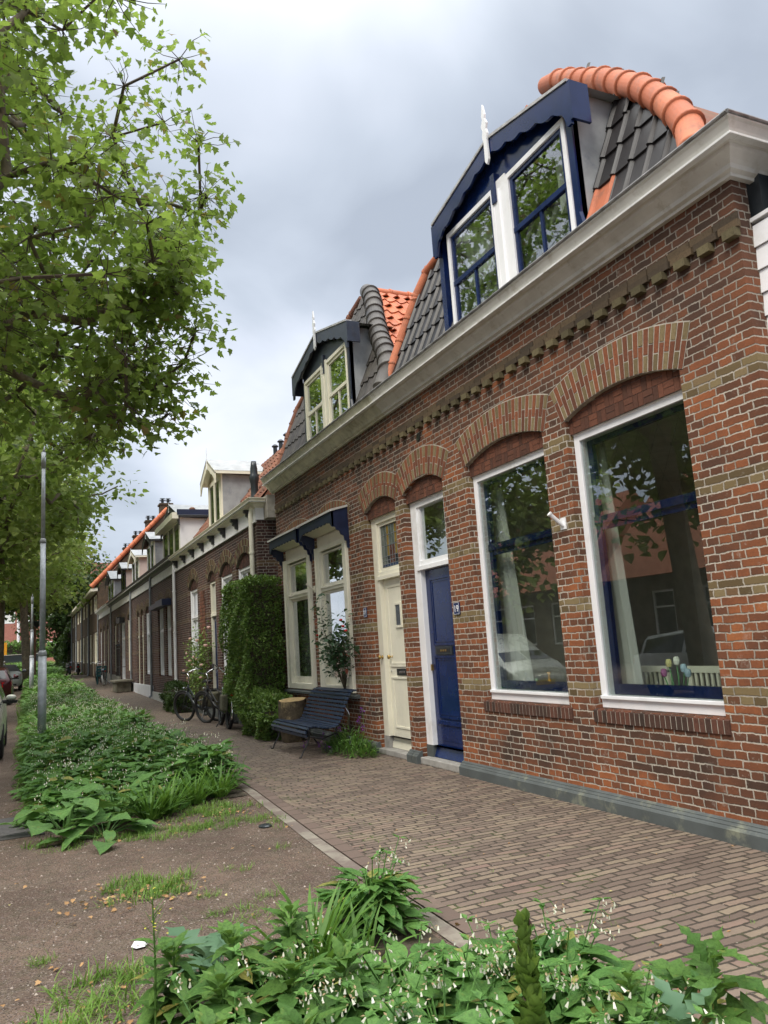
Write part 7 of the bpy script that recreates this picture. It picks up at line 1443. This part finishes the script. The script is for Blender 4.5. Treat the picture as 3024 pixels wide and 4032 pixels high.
for (y_, z_) in ((12.4, 1.75), (11.2, 1.85), (11.1, 1.78), (11.28, 1.95)): L.lathe([(0, 0), (.02, .005), (.028, .02), (.02, .035), (0, .04)], (4.42, y_, z_), 8)
L.build('rose_bloom', M['redl'], rs)
wr = MB(); wr.tube([(4.60+.03*math.sin(k*.9), 11.70-.03*math.cos(k*.7), .05+k*.05) for k in range(17)], .004, 5); wr.build('plant_spiral', M['chrome'], rs)
lv = thing('flowering_plant', 'sprawling plant with narrow leaves and violet flowers at the foot of the wall', 'plant', (4.45, 11.1, 0)); n = 950; a = rg_.uniform(0, 6.28, n); r_ = np.sqrt(rg_.rand(n)); P = np.stack([4.40+.26*r_*np.cos(a), 11.15+.75*r_*np.sin(a), .34*(1-r_**2)*rg_.rand(n)+.01], 1)
L = MB(); L.scatter(BLADE[0]*np.array([2.2, 1, 1]), BLADE[1], P, a-PI/2+rg_.normal(0, .6, n), rg_.uniform(-.1, 1.2, n), 0, .13*rg_.uniform(.5, 1.3, n)); L.build('leaves', M['lcomf'], lv); L = MB(); S = MB()
for (y_, z_, x_) in ((10.95, .62, 4.55), (11.3, .42, 4.3), (11.15, .36, 4.25), (11.6, .12, 4.1), (11.45, .10, 4.12), (11.2, .08, 4.1), (10.85, .35, 4.5), (12.1, .10, 4.0), (11.0, .46, 4.5), (11.4, .30, 4.3), (11.75, .20, 4.2)):
    S.tube([(x_+.05, y_+.05, 0), (x_, y_, z_)], .003, 4); L.scatter(DIA[0], DIA[1], np.array([x_, y_, z_])+rg_.normal(0, 1, (26, 3))*np.array([.02, .02, .035]), rg_.uniform(0, 6.28, 26), rg_.uniform(-1, 1, 26), 0, .028)
S.build('stems', M['lcomf'], lv); L.build('flowers', M['violet'], lv)
cl = thing('climbing_rose', 'climbing rose with pale pink blooms on the wall behind the bicycles', 'plant', (4.3, 21.6, 0)); S = MB(); C = []
for k in range(9):
    y0 = 20.9+k*.22; P = [(4.33, y0+.03, .1), (4.28-.06*rg_.rand(), y0+rg_.normal(0, .12), .9), (4.25, y0+rg_.normal(0, .25), 1.5+.5*rg_.rand())]; S.tube(P, [.012, .009, .004], 5); C += [P[1], P[2], tuple((np.array(P[1])+np.array(P[2]))/2)]
S.build('stems', M['bark'], cl); C = np.array(C); n = 2000; P = C[rg_.randint(0, len(C), n)]+rg_.normal(0, 1, (n, 3))*np.array([.07, .20, .26]); L = MB(); L.scatter(DIA[0], DIA[1], P, rg_.uniform(0, 6.28, n), rg_.normal(0, .6, n), 0, .085*rg_.uniform(.6, 1.2, n)); L.build('foliage', M['lhedge'], cl); L = MB()
for k in range(14): q = C[rg_.randint(0, len(C))]+rg_.normal(0, 1, 3)*np.array([.02, .45, .25]); L.lathe([(0, 0), (.04, .01), (.055, .04), (.04, .07), (0, .075)], (4.18, q[1], max(.9, q[2])), 8)
L.build('rose_bloom', M['pink'], cl)
